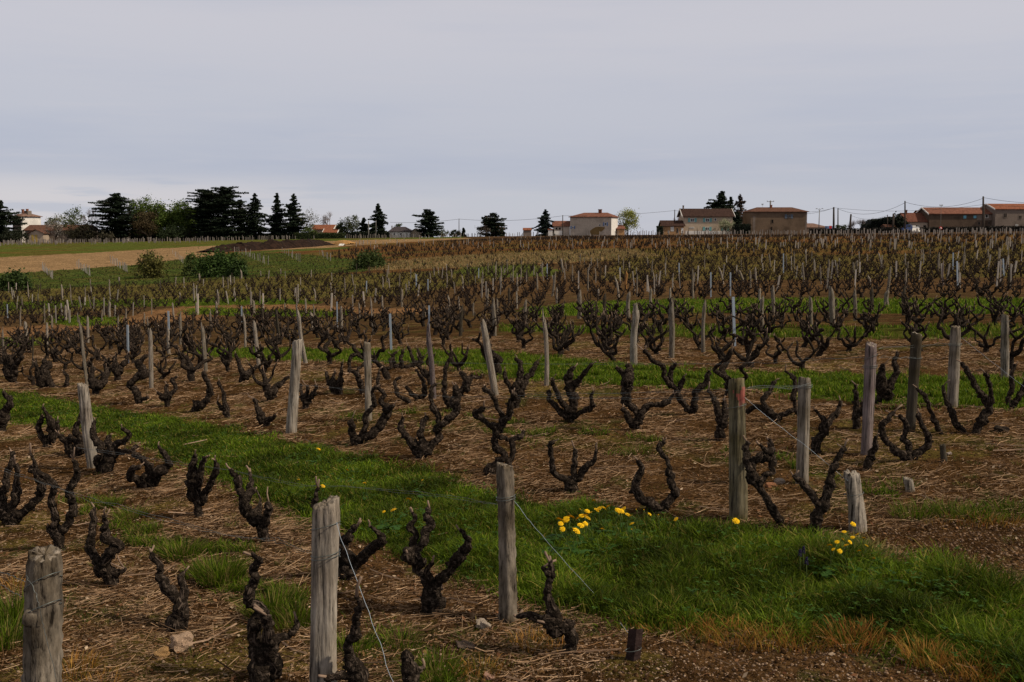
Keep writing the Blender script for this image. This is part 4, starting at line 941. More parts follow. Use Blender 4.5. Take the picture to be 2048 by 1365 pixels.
tag(mb.build('distant_vineyard_stakes', m_stk, smooth=False), 'countless short pale stakes along the ridge and far plots', 'stakes', kind='stuff')
# young low vines in rows on the green bank
mb = MB()
bx_ = rv.uniform(0, 1, 1400)
gx, gy = np.meshgrid(np.arange(-100, 60, 1.3), np.arange(70, 190, 2.6))
gx = gx.ravel() + rv.normal(0, .1, gx.size); gy = gy.ravel() + gx * .25 + rv.normal(0, .1, gx.size)
k_ = inside(gx, gy, PBANK); gx, gy = gx[k_], gy[k_]
scatter([fork(np.random.default_rng(850 + j)) for j in range(6)], gx, gy, hz(gx, gy), rv.uniform(.3, .55, len(gx)), rv.uniform(0, 6.28, len(gx)), mb)
tag(mb.build('bank_vines', m_vfar), 'young low vines in rows on the green bank at left', 'vines', kind='stuff')
# ------------------------------------------------------------------ grass, weeds, twigs, stones, flowers
rg_ = np.random.default_rng(99)
def vis(X, Y, m=520):
    p = proj(np.stack([X, Y, hz(X, Y)], 1))
    return (p[:, 0] > -m) & (p[:, 0] < 2048 + m) & (p[:, 1] < 1365 + 300) & (p[:, 2] > .5)
def sample(P, n, rng, dref=None, ragged=.12):
    """n points in polygon P (world), thinned with distance beyond dref, only where the photo looks"""
    lo, hi = P.min(0), P.max(0)
    outX, outY, got = [], [], 0
    for it in range(120):
        X = rng.uniform(lo[0], hi[0], 120000); Y = rng.uniform(lo[1], hi[1], 120000)
        k = vis(X, Y)
        X, Y = X[k], Y[k]
        k = inside(X + ragged * nz(X, Y, .8, 61) + rng.normal(0, ragged * .5, len(X)), Y + ragged * nz(X, Y, .9, 62) + rng.normal(0, ragged * .5, len(X)), P)
        X, Y = X[k], Y[k]
        if dref:
            d = np.hypot(X, Y); k = rng.random(len(X)) < np.clip(dref / d, 0, 1) ** 1.6
            X, Y = X[k], Y[k]
        outX.append(X); outY.append(Y); got += len(X)
        if got >= n: break
    return np.concatenate(outX)[:n], np.concatenate(outY)[:n]
def blades(mb, X, Y, h, w, lean, col, az=None, z=None, mi=0):
    n = len(X)
    Z = (hz(X, Y) if z is None else z) - .012
    az = rg_.uniform(0, 6.28, n) if az is None else az
    fa = rg_.uniform(0, 6.28, n)
    dx, dy = np.cos(az), np.sin(az); wx_, wy_ = np.cos(fa) * w / 2, np.sin(fa) * w / 2
    V = np.empty((n, 7, 3))
    for j, (t_, wk) in enumerate(((0, .8), (.45, 1.0), (.8, .65))):
        off = lean * h * t_ ** 1.8; zz_ = Z + h * t_ * (1 - .18 * lean * t_)
        V[:, 2 * j] = np.stack([X + dx * off - wx_ * wk, Y + dy * off - wy_ * wk, zz_], 1)
        V[:, 2 * j + 1] = np.stack([X + dx * off + wx_ * wk, Y + dy * off + wy_ * wk, zz_], 1)
    V[:, 6] = np.stack([X + dx * lean * h, Y + dy * lean * h, Z + h * (1 - .25 * lean)], 1)
    o = np.arange(n)[:, None] * 7
    q = np.concatenate([o + np.array([[0, 1, 3, 2]]), o + np.array([[2, 3, 5, 4]])]); t3 = o + np.array([[4, 5, 6]])
    mb.add(V.reshape(-1, 3), [q, t3], mi, np.repeat(col, 7, 0))
def gcols(n, a, b, c=None, kc=.1):
    f = rg_.random(n)[:, None]
    col = np.array(a) * (1 - f) + np.array(b) * f
    if c is not None:
        m = rg_.random(n) < kc; col[m] = np.array(c) * rg_.uniform(.7, 1.2, (m.sum(), 1))
    return col * rg_.uniform(.7, 1.3, (n, 1))
PBARE = poly([(1230,1280),(1500,1290),(1750,1310),(2100,1400),(2100,1500),(1150,1500)])
m_grass = M('grass_blades', attr=True, var=.0, rough=.6, spec=.10, trans=.35)
mb = MB()
GA, GB_, GY_ = (.020,.046,.003), (.135,.195,.012), (.26,.21,.05)
X, Y = sample(PA, 230000, rg_, 5.0)
hh = np.clip(.78 + .10 * X, .45, 1.15) * (.042 + .075 * np.clip(.5 + nz(X, Y, .7, 71) * .9 + .5 * nz(X, Y, .23, 72), 0, 1.2)) * rg_.uniform(.7, 1.35, len(X))
tn = np.clip(.5 + nz(X, Y, 1.1, 73), 0, 1)[:, None]
cl = gcols(len(X), GA, GB_, GY_, .08) * (.5 + .95 * tn)
blades(mb, X, Y, hh, rg_.uniform(.003, .0065, len(X)) * np.clip(np.hypot(X, Y) / 6, .8, 2), rg_.uniform(.15, 1.3, len(X)), cl)
X, Y = sample(PB, 90000, rg_, 11, .3)
k = nz(X, Y, 1.2, 91) + .6 * nz(X, Y, .4, 92) > -.22; X, Y = X[k], Y[k]
blades(mb, X, Y, (.035 + .055 * np.clip(.5 + nz(X, Y, .9, 74), 0, 1)) * rg_.uniform(.7, 1.3, len(X)), rg_.uniform(.007, .012, len(X)), rg_.uniform(.1, .8, len(X)), gcols(len(X), GA, GB_, GY_, .06) * 1.25)
for P, n_, w_, h_, k in ((PD, 26000, .022, .13, 1.3), (PC, 9000, .016, .11, 1.2), (PE[0], 3000, .03, .13, 1.2), (PE[1], 6000, .035, .14, 1.3), (PE[2], 4000, .03, .13, 1.3), (PE[3], 2000, .025, .12, 1.2)):
    X, Y = sample(P, n_, rg_, None, .5)
    kp = nz(X, Y, 2.2, 93) + .6 * nz(X, Y, .8, 94) > -.2; X, Y = X[kp], Y[kp]
    blades(mb, X, Y, h_ * .75 * rg_.uniform(.6, 1.3, len(X)), w_ * rg_.uniform(.7, 1.3, len(X)), rg_.uniform(.1, .7, len(X)), gcols(len(X), GA, GB_, GY_, .08) * k)
for P, n_ in ((PW1, 26000), (PW2, 22000), (PW3, 8000)):
    X, Y = sample(P, n_, rg_, 5.5, .12)
    k = nz(X, Y, .8, 75) + .6 * nz(X, Y, .3, 76) > .36
    X, Y = X[k], Y[k]
    blades(mb, X, Y, rg_.uniform(.03, .085, len(X)), rg_.uniform(.003, .005, len(X)) * np.clip(np.hypot(X, Y) / 5, .8, 2.4), rg_.uniform(.2, 1.1, len(X)), gcols(len(X), GA, GB_, (.20,.15,.05), .22))
def tuft(mb, px, py, n, r, h, cols, w=.0035, lean=(.3, 1.1)):
    B = G(px, py) if py < 1500 else at(px, py, 3)
    a = rg_.uniform(0, 6.28, n); q = r * np.sqrt(rg_.random(n))
    X = B[0] + q * np.cos(a); Y = B[1] + q * np.sin(a)
    blades(mb, X, Y, h * rg_.uniform(.5, 1.25, n), w * rg_.uniform(.7, 1.3, n), rg_.uniform(*lean, n) * (.4 + .6 * q / r), cols, az=a + rg_.normal(0, .5, n))
for px, py, n_, r, h in ((440,1165,800,.11,.13),(365,1115,550,.10,.10),(400,1150,300,.09,.08),(262,1035,350,.10,.08),(215,1012,250,.10,.08),(545,1225,600,.12,.11),(590,1245,400,.10,.09),(700,1300,300,.09,.08),(870,1350,420,.10,.08),(800,1290,220,.08,.07),(25,1245,600,.10,.14),(10,1290,400,.10,.12),(1960,1035,300,.12,.08),(1830,1035,350,.12,.09),(1905,1030,300,.12,.09),(2030,1030,300,.14,.09),(1270,905,200,.12,.07),(1800,975,180,.1,.07)):
    tuft(mb, px, py, n_, r, h, gcols(n_, GA, GB_, (.20,.16,.05), .25))
X, Y = sample(POL1, 26000, rg_, None, .4)
blades(mb, X, Y, rg_.uniform(.04, .11, len(X)), rg_.uniform(.03, .06, len(X)), rg_.uniform(.1, .8, len(X)), gcols(len(X), (.060,.080,.014), (.12,.115,.026), (.17,.13,.05), .2))
X, Y = sample(PBANK, 22000, rg_, None, .6)
blades(mb, X, Y, rg_.uniform(.05, .13, len(X)), rg_.uniform(.04, .09, len(X)), rg_.uniform(.1, .8, len(X)), gcols(len(X), (.034,.060,.010), (.075,.098,.020), (.14,.12,.04), .15))
for q in range(230):
    px, py = rg_.uniform(0, 2048), 800 + 540 * rg_.random() ** 1.2
    B = G(px, py)
    if inside(np.array([B[0]]), np.array([B[1]]), PA)[0] or inside(np.array([B[0]]), np.array([B[1]]), PBARE)[0]: continue
    n_ = int(rg_.uniform(12, 60)); tuft(mb, px, py, n_, rg_.uniform(.02, .09), rg_.uniform(.02, .055), gcols(n_, (.03,.05,.006), (.11,.13,.02), (.22,.17,.05), .3), .003, (.5, 1.5))
tag(mb.build('grass', m_grass, smooth=False), 'green grass strips and tufts between the vine rows', 'grass', kind='stuff')
# dry grass: straw-coloured blades on bare soil, orange scorched tufts along the grass strip
mb = MB()
PNEAR = poly([(-520,790),(2570,760),(2570,1500),(-520,1500)])
X, Y = sample(PNEAR, 55000, rg_, 5.0)
k = ~inside(X, Y, PA) & (nz(X, Y, 1.5, 77) + .6 * nz(X, Y, .4, 78) > .15); X, Y = X[k], Y[k]
blades(mb, X, Y, rg_.uniform(.012, .04, len(X)), rg_.uniform(.002, .004, len(X)), rg_.uniform(.4, 1.5, len(X)), gcols(len(X), (.20,.115,.045), (.30,.21,.10), (.12,.11,.03), .25))
X, Y = sample(POL2, 11000, rg_, None, .8)
blades(mb, X, Y, rg_.uniform(.06, .18, len(X)), rg_.uniform(.05, .10, len(X)), rg_.uniform(.1, .8, len(X)), gcols(len(X), (.08,.058,.018), (.14,.10,.036), (.06,.068,.016), .25))
X, Y = sample(PDRY, 12000, rg_, None, .8)
blades(mb, X, Y, rg_.uniform(.12, .35, len(X)), rg_.uniform(.06, .12, len(X)), rg_.uniform(.1, .8, len(X)), gcols(len(X), (.22,.15,.06), (.30,.22,.11), (.12,.12,.04), .2))
for px, py, n_, r, h in ((25,1180,300,.09,.12),(140,1340,380,.10,.10),(190,1370,260,.10,.08),(1290,1258,220,.12,.07),(1350,1262,240,.12,.08),(1405,1270,420,.10,.09),(1470,1276,460,.11,.10),(1540,1285,480,.11,.11),(1605,1290,480,.10,.10),(1660,1282,300,.11,.09),(1710,1290,520,.10,.12),(1755,1280,420,.09,.10),(1850,1325,480,.08,.12),(1930,1345,480,.11,.11),(1985,1362,360,.10,.10),(955,1345,360,.09,.10),(1060,1290,240,.08,.09),(1110,1300,160,.06,.07),(1110,1278,160,.06,.06),(1950,1042,240,.12,.08),(2000,1045,260,.12,.09),(1890,1045,200,.12,.07),(770,1310,150,.08,.06),(1600,1262,200,.1,.07)):
    n_ = int(n_ * .5); h *= rg_.uniform(.5, .85)
    red_ = px in (1710, 1755, 1405, 1950)
    tuft(mb, px, py, n_, r, h, gcols(n_, (.26,.11,.022) if not red_ else (.26,.07,.02), (.44,.25,.06), (.14,.12,.02), .25), .003)
for px, py, n_ in ((1690,1112,120),(1715,1105,140),(1735,1118,120),(1665,1120,90),(1760,1125,80)): tuft(mb, px, py, n_, .08, .11, gcols(n_, (.20,.17,.05), (.40,.34,.12), (.10,.12,.03), .3), .003, (.2, .8))
tag(mb.build('dry_grass', m_grass, smooth=False), 'straw and orange scorched grass on the bare soil edges', 'dry grass', kind='stuff')
# clover and broad weeds low in the near grass strip
mb = MB()
X, Y = sample(PA, 6000, rg_, 5.0)
k = nz(X, Y, 1.0, 79) + .7 * nz(X, Y, .3, 80) + rg_.normal(0, .3, len(X)) > .25; X, Y = X[k], Y[k]
n_ = len(X); zc = hz(X, Y) + rg_.uniform(.03, .10, n_)
for j in range(3):
    a = rg_.uniform(0, .6, n_) + j * 2.09; s_ = rg_.uniform(.005, .011, n_)
    dx, dy = np.cos(a) * s_, np.sin(a) * s_; tz = rg_.normal(0, .35, n_) * s_
    V = np.stack([np.stack([X, Y, zc], 1), np.stack([X + dx * 1.1 - dy * .9, Y + dy * 1.1 + dx * .9, zc + tz], 1), np.stack([X + dx * 2, Y + dy * 2, zc + tz * 1.5], 1), np.stack([X + dx * 1.1 + dy * .9, Y + dy * 1.1 - dx * .9, zc + tz], 1)], 1)
    mb.add(V.reshape(-1, 3), np.arange(n_)[:, None] * 4 + np.array([[0, 1, 2, 3]]), 0, np.repeat(gcols(n_, (.028,.070,.010), (.06,.125,.016)), 4, 0))
tag(mb.build('clover', m_grass, smooth=False), 'small clover leaves low in the near grass strip', 'clover', kind='stuff')
# pruned vine twigs lying everywhere on the soil
mb = MB()
m_twig = M('dry_twigs', attr=True, var=.2, scale=25, rough=.85)
PTW = poly([(-520,700),(2570,690),(2570,1500),(-520,1500)])
def twigs(n, P, dref, l0, l1, r0, r1, cols, lift=.01):
    X, Y = sample(P, n, rg_, dref)
    k = ~inside(X, Y, PA) & ~inside(X, Y, PB) & ~inside(X, Y, PGRAVEL) & ~inside(X, Y, PBARE) | (rg_.random(len(X)) < .03)
    k &= nz(X, Y, 1.7, 81) + .5 * nz(X, Y, .5, 82) + rg_.normal(0, .3, len(X)) > -.12
    X, Y = X[k], Y[k]; n = len(X)
    ln = rg_.uniform(l0, l1, n) * rg_.uniform(.5, 1, n); a = rg_.normal(.25, .9, n) + rg_.choice([0, np.pi], n)
    bend = rg_.normal(0, .35, n); kd = np.clip(np.hypot(X, Y) / 7, 1, 1.7)
    rad_ = rg_.uniform(r0, r1, n) * kd
    P3 = []
    for t_, bb in ((-.5, -1), (0, 0), (.5, 1)):
        aa_ = a + bend * abs(t_)
        P3.append(np.stack([X + np.cos(a + bend * t_) * ln * t_, Y + np.sin(a + bend * t_) * ln * t_], 1))
    V = np.empty((n, 9, 3)); lf = rg_.uniform(0, lift, n)
    tl = rg_.normal(0, .12, n) * ln
    for j in range(3):
        x, y = P3[j][:, 0], P3[j][:, 1]
        z = hz(x, y) + rad_ * .8 + lf + np.maximum(tl * (j - 1), 0)
        px_, py_ = -np.sin(a) * rad_, np.cos(a) * rad_
        V[:, 3 * j] = np.stack([x - px_, y - py_, z - rad_ * .5], 1); V[:, 3 * j + 1] = np.stack([x + px_, y + py_, z - rad_ * .5], 1); V[:, 3 * j + 2] = np.stack([x, y, z + rad_], 1)
    o = np.arange(n)[:, None] * 9; q = []
    for j in (0, 3):
        for u_, v_ in ((0, 1), (1, 2), (2, 0)): q.append(o + np.array([[j + u_, j + v_, j + 3 + v_, j + 3 + u_]]))
    mb.add(V.reshape(-1, 3), [np.concatenate(q)], 0, np.repeat(cols(n), 9, 0))
TA, TB, TC = (.150,.080,.038), (.42,.285,.180), (.065,.037,.021)
twigs(56000, PTW, 5.0, .05, .22, .0006, .0015, lambda n: gcols(n, TA, TB, TC, .3), .02)
twigs(190000, PTW, 5.0, .015, .07, .0005, .0011, lambda n: gcols(n, TA, TB, TC, .35), .008)
twigs(110000, PTW, 4.5, .01, .05, .0005, .0012, lambda n: gcols(n, TA, TB, TC, .45), .006)
twigs(450, PTW, 5.0, .2, .45, .002, .0038, lambda n: gcols(n, (.14,.09,.06), (.27,.19,.14), TC, .3), .03)
tag(mb.build('pruned_twigs', m_twig, smooth=False), 'pale pruned vine twigs littering the bare soil', 'twigs', kind='stuff')
# fallen leaves and bark flakes
mb = MB()
X, Y = sample(PNEAR, 9000, rg_, 5.0); k = ~inside(X, Y, PA); X, Y = X[k], Y[k]; n_ = len(X)
a = rg_.uniform(0, 6.28, n_); s_ = rg_.uniform(.004, .014, n_) ; Zf = hz(X, Y) + .004
U = np.stack([np.cos(a), np.sin(a), rg_.normal(0, .3, n_)], 1) * s_[:, None]; W = np.stack([-np.sin(a), np.cos(a), rg_.normal(0, .3, n_)], 1) * s_[:, None] * .6
C = np.stack([X, Y, Zf], 1) + [0, 0, .004]
mb.add(np.stack([C - U, C + W, C + U, C - W], 1).reshape(-1, 3), np.arange(n_)[:, None] * 4 + np.array([[0, 1, 2, 3]]), 0, np.repeat(gcols(n_, (.11,.045,.022), (.22,.12,.06), (.36,.27,.19), .2), 4, 0))
tag(mb.build('fallen_leaves', m_twig, smooth=False), 'dry brown leaf scraps and bark flakes on the soil', 'leaves', kind='stuff')
# gravel
def ico():
    t_ = (1 + 5 ** .5) / 2
    V = np.array([[-1,t_,0],[1,t_,0],[-1,-t_,0],[1,-t_,0],[0,-1,t_],[0,1,t_],[0,-1,-t_],[0,1,-t_],[t_,0,-1],[t_,0,1],[-t_,0,-1],[-t_,0,1]], float)
    V /= np.linalg.norm(V[0])
    Fa = np.array([[0,11,5],[0,5,1],[0,1,7],[0,7,10],[0,10,11],[1,5,9],[5,11,4],[11,10,2],[10,7,6],[7,1,8],[3,9,4],[3,4,2],[3,2,6],[3,6,8],[3,8,9],[4,9,5],[2,4,11],[6,2,10],[8,6,7],[9,8,1]])
    return V, Fa
IV, IF = ico()
mb = MB(); m_peb = M('pebbles', attr=True, var=.25, scale=40)
def pebbles(P, n, s0, s1, dref, ca_=(.16,.095,.055), cb_=(.33,.24,.17), cc_=(.08,.05,.035)):
    X, Y = sample(P, n, rg_, dref)
    k = ~inside(X, Y, PA); X, Y = X[k], Y[k]; n = len(X)
    S = (s0 + (s1 - s0) * rg_.random(n) ** 4)
    a = rg_.uniform(0, 6.28, n)[:, None]; c, s_ = np.cos(a), np.sin(a)
    J = IV[None] * rg_.uniform(.65, 1.3, (n, 12, 1)) * np.stack([rg_.uniform(.8, 1.4, n), np.ones(n), rg_.uniform(.45, .8, n)], 1)[:, None, :]
    V = np.stack([J[..., 0] * c - J[..., 1] * s_, J[..., 0] * s_ + J[..., 1] * c, J[..., 2]], -1) * S[:, None, None] + np.stack([X, Y, hz(X, Y) + S * .15], 1)[:, None, :]
    mb.add(V.reshape(-1, 3), (IF[None] + np.arange(n)[:, None, None] * 12).reshape(-1, 3), 0, np.repeat(gcols(n, ca_, cb_, cc_, .3), 12, 0))
PBL = poly([(1000,1200),(2100,1260),(2100,1500),(900,1500)]); PBL2 = poly([(-60,960),(700,1000),(1100,1200),(1100,1500),(-60,1500)])
pebbles(PGRAVEL, 15000, .0015, .008, 5, (.12,.070,.040), (.25,.17,.115), (.06,.036,.022)); pebbles(PBL, 16000, .0012, .007, 4); pebbles(PBL2, 16000, .0012, .008, 4); pebbles(PNEAR, 9000, .002, .009, 6)
for sd_ in ((52000, .0025, .011, 5), (16000, .004, .015, 6)): pebbles(PNEAR, *sd_, (.026,.013,.005), (.075,.040,.016), (.12,.068,.030))
tag(mb.build('gravel', m_peb), 'small tan pebbles and crumbs scattered on the soil', 'gravel', kind='stuff')
# single stones
def rock(name, label, px, py, wpx, hpx, col, seed, flat=1.0, sub=3, cat='stone', jag=.16):
    r = np.random.default_rng(seed)
    B = G(px, py); s = B[1] / F
    import bmesh
    bm = bmesh.new(); bmesh.ops.create_icosphere(bm, subdivisions=sub, radius=1)
    for v in bm.verts:
        c = np.array(v.co); c = np.clip(c, -.72, .72)
        k = 1 + jag * math.sin(3.1 * c[0] + seed) * math.sin(2.7 * c[1] + 2 * seed) + jag * .6 * math.sin(7 * c[2] + 5 * c[0] + seed) + r.normal(0, .025)
        v.co = Vector(c * k)
    me = bpy.data.meshes.new(name); bm.to_mesh(me); bm.free()
    me.materials.append(M(name + '_surface', col, .95, .35, 9, bump=.7, bscale=60, dark=tuple(np.array(col) * .45), dscale=7, dth=(.55, .68)))
    o = bpy.data.objects.new(name, me); COL.objects.link(o)
    sx = wpx * s / 1.5; sz_ = hpx * s / 1.55
    o.scale = (sx, sx * .8, sz_ * flat); o.location = (B[0], B[1] + sx * .3, B[2] + sz_ * .55)
    o.rotation_euler = (r.normal(0, .12), r.normal(0, .12), r.uniform(-.6, .6))
    return tag(o, label, cat, 'stones on the soil')
rock('stone', 'large pale angular rock with holes below the forked vine', 362, 1302, 42, 38, (.56,.39,.27), 1)
rock('stone', 'small ochre rounded stone beside the large angular rock', 322, 1316, 28, 19, (.48,.29,.13), 2)
rock('stone', 'whitish jagged stone left of the bark-flaked post foot', 966, 1258, 27, 17, (.50,.41,.33), 3, jag=.3)
rock('stone', 'smooth cream pebble right of the red-topped post', 1560, 968, 20, 11, (.36,.29,.24), 4, jag=.05)
rock('stone', 'orange broken brick-like stone beside the cream pebble', 1542, 975, 20, 9, (.36,.17,.09), 5)
rock('stone', 'pinkish stone lying inside the lyre-shaped vine', 1832, 912, 23, 13, (.32,.19,.14), 6)
rock('stone', 'white pebble right of the small black stub', 1899, 910, 9, 5, (.42,.35,.31), 7)
rock('stone', 'pinkish pale flat stone at bottom edge right of the stubby vine', 978, 1358, 22, 8, (.50,.30,.22), 8)
rock('bark_slab', 'flat grey slab of bark left of the bark-flaked post foot', 930, 1298, 34, 12, (.17,.125,.10), 9, flat=.7, cat='bark')
rock('wood_chunk', 'dark brown block of wood on the soil near right edge', 2005, 864, 26, 13, (.06,.045,.035), 10, cat='wood')
# iron angle stake anchoring the guy wire
B = G(1263, 1320); T = at(1272, 1262, B[1]); s = B[1] / F; w_ = 31 * s; hA = (T[2] - B[2]) * 1.04
m_rust = M('rusty_iron', (.035,.022,.020), .8, .35, 30, bump=.4, bscale=80)
o = empty('iron_stake', B, 'short rusty black angle-iron stake driven in at the end of the guy wire', 'stake', None)
mb = MB(); Ls = np.array([[-.5, .12], [.0, -.30], [.5, .10], [.47, .17], [0, -.21], [-.47, .19]]) * w_
Vb = np.hstack([Ls, np.full((6, 1), -.08)]); Vt = np.hstack([Ls + [T[0] - B[0], 0], np.full((6, 1), hA)]); Vt[1, 2] += .008; Vt[0, 2] -= .006
f4 = [[k, (k + 1) % 6, (k + 1) % 6 + 6, k + 6] for k in range(6)] + [[6, 7, 10, 11], [7, 8, 9, 10]]
mb.add(np.vstack([Vb, Vt]), np.array(f4)); mb.build('angle_iron', m_rust, o, smooth=False)
an = np.linspace(0, 6.28, 18)
mb = MB(); mb.add(*tube(np.stack([np.cos(an) * w_ * .54 + .004, np.sin(an) * w_ * .34 - .02, hA * .42 + .006 * np.cos(an)], 1), .0014, 5)); mb.build('wire_loop', m_wire, o)
# ------------------------------------------------------------------ trellis wires
def wire(label, pts, strands=1, sag=.0, name='trellis_wire', r=.0008, rng=np.random.default_rng(3)):
    """pts: (px, py, depth)"""
    P = np.array([at(*p) for p in pts]); mb = MB()
    P = smooth_path(P, 8)
    for q in range(strands):
        j = rng.normal(0, .0012 if strands == 1 else .003, P.shape); j[0] = j[-1] = 0
        if q: j[:, 2] += .012 * np.sin(np.linspace(0, 9, len(P)))
        mb.add(*tube(P + j, r, 5))
    return tag(mb.build(name, m_metal if name == 'guy_wire' else m_wire), label, 'wire', 'trellis wires')
wire('double trellis wire running left from the bark-flaked post across the grass', [(995,1009,4.62),(888,996,4.9),(702,975,5.3),(583,966,5.6),(469,942,5.95),(343,927,6.35),(154,896,7.0)], 2)
wire('slack twisted wire sagging left from the smooth wired post', [(624,1106,3.43),(560,1086,3.55),(528,1080,3.62),(430,1063,3.8),(182,996,4.4),(88,968,4.65),(0,940,4.9),(-120,905,5.3)], 2)
wire('upper wire leaving the knotted corner post to the left', [(50,1164,2.9),(22,1151,2.92),(0,1145,2.95),(-90,1115,3.05)], 1, r=.0011)
wire('lower wire leaving the knotted corner post to the left', [(44,1193,2.9),(20,1182,2.92),(0,1169,2.95),(-90,1140,3.05)], 1, r=.0011)
wire('loose wire hanging down the front of the knotted corner post', [(52,1150,2.86),(67,1177,2.84),(77,1206,2.82),(84,1240,2.82),(95,1285,2.81),(112,1358,2.80),(122,1420,2.79)], 1, r=.0009)
wire('guy wire slanting down right from the smooth wired post', [(673,1045,3.44),(683,1080,3.40),(731,1207,3.28),(786,1365,3.12),(812,1440,3.05)], 1, name='guy_wire', r=.0009)
B = G(1262, 1312)
wire('guy wire slanting from the bark-flaked post to the iron stake', [(1028,1002,4.60),(1074,1060,4.52),(1150,1146,4.35),(1225,1228,4.18),(1256,1266,B[1] - .02)], 1, name='guy_wire', r=.0009)
B = G(1715, 1062)
wire('guy wire slanting from the red-topped post to the bleached stump', [(1489,795,5.28),(1525,826,5.26),(1549,845,5.24),(1619,899,5.2),(1676,946,5.16),(1696,962,B[1] - .02)], 1, name='guy_wire', r=.0009)
wire('guy wire slanting right from the ribbed post out of view', [(1924,676,8.4),(1986,726,8.0),(2048,774,7.6),(2110,822,7.2)], 1, name='guy_wire', r=.0009)
wire('twisted wire stretched between the red-topped and grooved posts', [(1494,777,5.35),(1550,775,5.55),(1600,773,5.8),(1622,771,5.95)], 3)
wire('long wire running left from the red-topped post past the candelabra vine', [(1462,799,5.35),(1400,800,5.6),(1250,797,6.1),(1080,794,6.8),(878,792,7.8),(746,783,8.5),(600,772,9.6)], 2, r=.0009)
wire('wire crossing above the club-headed vine from the grooved post', [(1600,772,5.95),(1500,778,6.2),(1416,780,6.5),(1182,788,7.5),(1050,790,8.2)], 2, r=.0009)
wire('long wire running left from the pinkish flat-topped post along the grass', [(1732,716,6.8),(1600,722,7.4),(1450,728,8.2),(1250,727,9.2),(1050,728,10.3),(900,727,11.2),(740,722,12)], 2, r=.0010)
wire('wire joining the pinkish post to the black lichened post', [(1757,716,6.8),(1790,715,7.0),(1832,717,7.5)], 2, r=.0009)
wire('wire joining the pinkish post to the ribbed post', [(1757,698,6.8),(1830,692,7.6),(1904,689,8.45)], 2, r=.0009)
# ------------------------------------------------------------------ dandelions and small flowers
m_pet = M('dandelion_petals', (.78,.48,.012), .6, .15, 60)
m_stem = M('dandelion_stem', (.10,.14,.04), .6, .2, 30, trans=.2)
m_leaf = M('dandelion_leaf', (.040,.095,.020), .6, .25, 30, trans=.25)
fl = []
def flower_mesh(rng, r=.019, op=1.0):
    mb = MB()
    for ring, (rr_, nn, up) in enumerate(((1.0, 22, .10), (.78, 18, .32), (.5, 12, .55), (.22, 7, .8))):
        for k in range(nn):
            a = k * 6.283 / nn + rng.normal(0, .09); l_ = r * rr_ * rng.uniform(.85, 1.1); w_ = r * .11
            d = np.array([math.cos(a), math.sin(a), 0]); p = np.array([-d[1], d[0], 0])
            tip = d * l_ * op + [0, 0, l_ * (up + (1 - op) * 1.4)]; mid = tip * .6 + [0, 0, .002]
            mb.add(np.array([p * w_ * .4, -p * w_ * .4, mid - p * w_, mid + p * w_, tip - p * w_ * .8, tip + p * w_ * .8]) + [0, 0, ring * .0012], np.array([[0, 1, 2, 3], [3, 2, 4, 5]]), 0)
    return mb.mesh('flower', m_pet, smooth=False)
fm = [flower_mesh(np.random.default_rng(20 + k)) for k in range(4)]; fbud = flower_mesh(np.random.default_rng(30), .012, .35)
def calyx():
    mb = MB(); mb.add(*tube(np.array([[0,0,-.012],[0,0,-.006],[0,0,.001]]), [.003,.0055,.006], 8)); return mb.mesh('calyx', m_stem)
cal = calyx()
def rosette(rng):
    mb = MB()
    for k in range(9):
        a = rng.uniform(0, 6.28); L_ = rng.uniform(.07, .14); up = rng.uniform(.25, .9)
        d = np.array([math.cos(a), math.sin(a), 0]); p = np.array([-d[1], d[0], 0]); pts = []
        n_ = 9
        for j in range(n_):
            t_ = j / (n_ - 1); w_ = .014 * (.25 + 1.1 * t_ ** .7) * (1.15 if j % 2 else .5) * (1 if j < n_ - 1 else .1)
            c = d * L_ * t_ + [0, 0, L_ * up * (t_ - .7 * t_ * t_)]
            pts += [c - p * w_, c + p * w_]
        mb.add(np.array(pts), np.array([[2 * j, 2 * j + 1, 2 * j + 3, 2 * j + 2] for j in range(n_ - 1)]))
    return mb.mesh('leaves', m_leaf)
ros = [rosette(np.random.default_rng(40 + k)) for k in range(4)]
def dandelion(px, py, label=None, sc_=1.0, bud=False, stem=.13, leaves=True, lab_txt='dandelion in the cluster on the grass strip'):
    d0 = G(px, py + 45)[1]
    B = G(px + rg_.normal(0, 5), py + stem * F / d0)
    H = at(px, py, B[1] - rg_.uniform(0, .05))
    o = empty('dandelion', B, label, 'dandelion', 'dandelions in the grass strip')
    h = H - B
    mid = h * .5 + np.array([rg_.normal(0, .02), rg_.normal(0, .02), .012])
    mb = MB(); mb.add(*tube(smooth_path(np.array([[0, 0, 0], mid, h - [0, 0, .010]]), 5), .0022 * sc_, 5)); mb.build('stem', m_stem, o)
    f = bpy.data.objects.new('flower', fbud if bud else fm[rg_.integers(4)]); COL.objects.link(f); f.parent = o
    f.location = tuple(h); f.scale = (sc_,) * 3; f.rotation_euler = (rg_.normal(.45, .2), rg_.normal(0, .25), rg_.uniform(0, 6))
    c = bpy.data.objects.new('calyx', cal); COL.objects.link(c); c.parent = f
    if leaves:
        l_ = bpy.data.objects.new('leaves', ros[rg_.integers(4)]); COL.objects.link(l_); l_.parent = o
        l_.rotation_euler = (0, 0, rg_.uniform(0, 6)); l_.scale = (rg_.uniform(.8, 1.2),) * 3
    if label is None: fl.append((px, lab_txt, o))
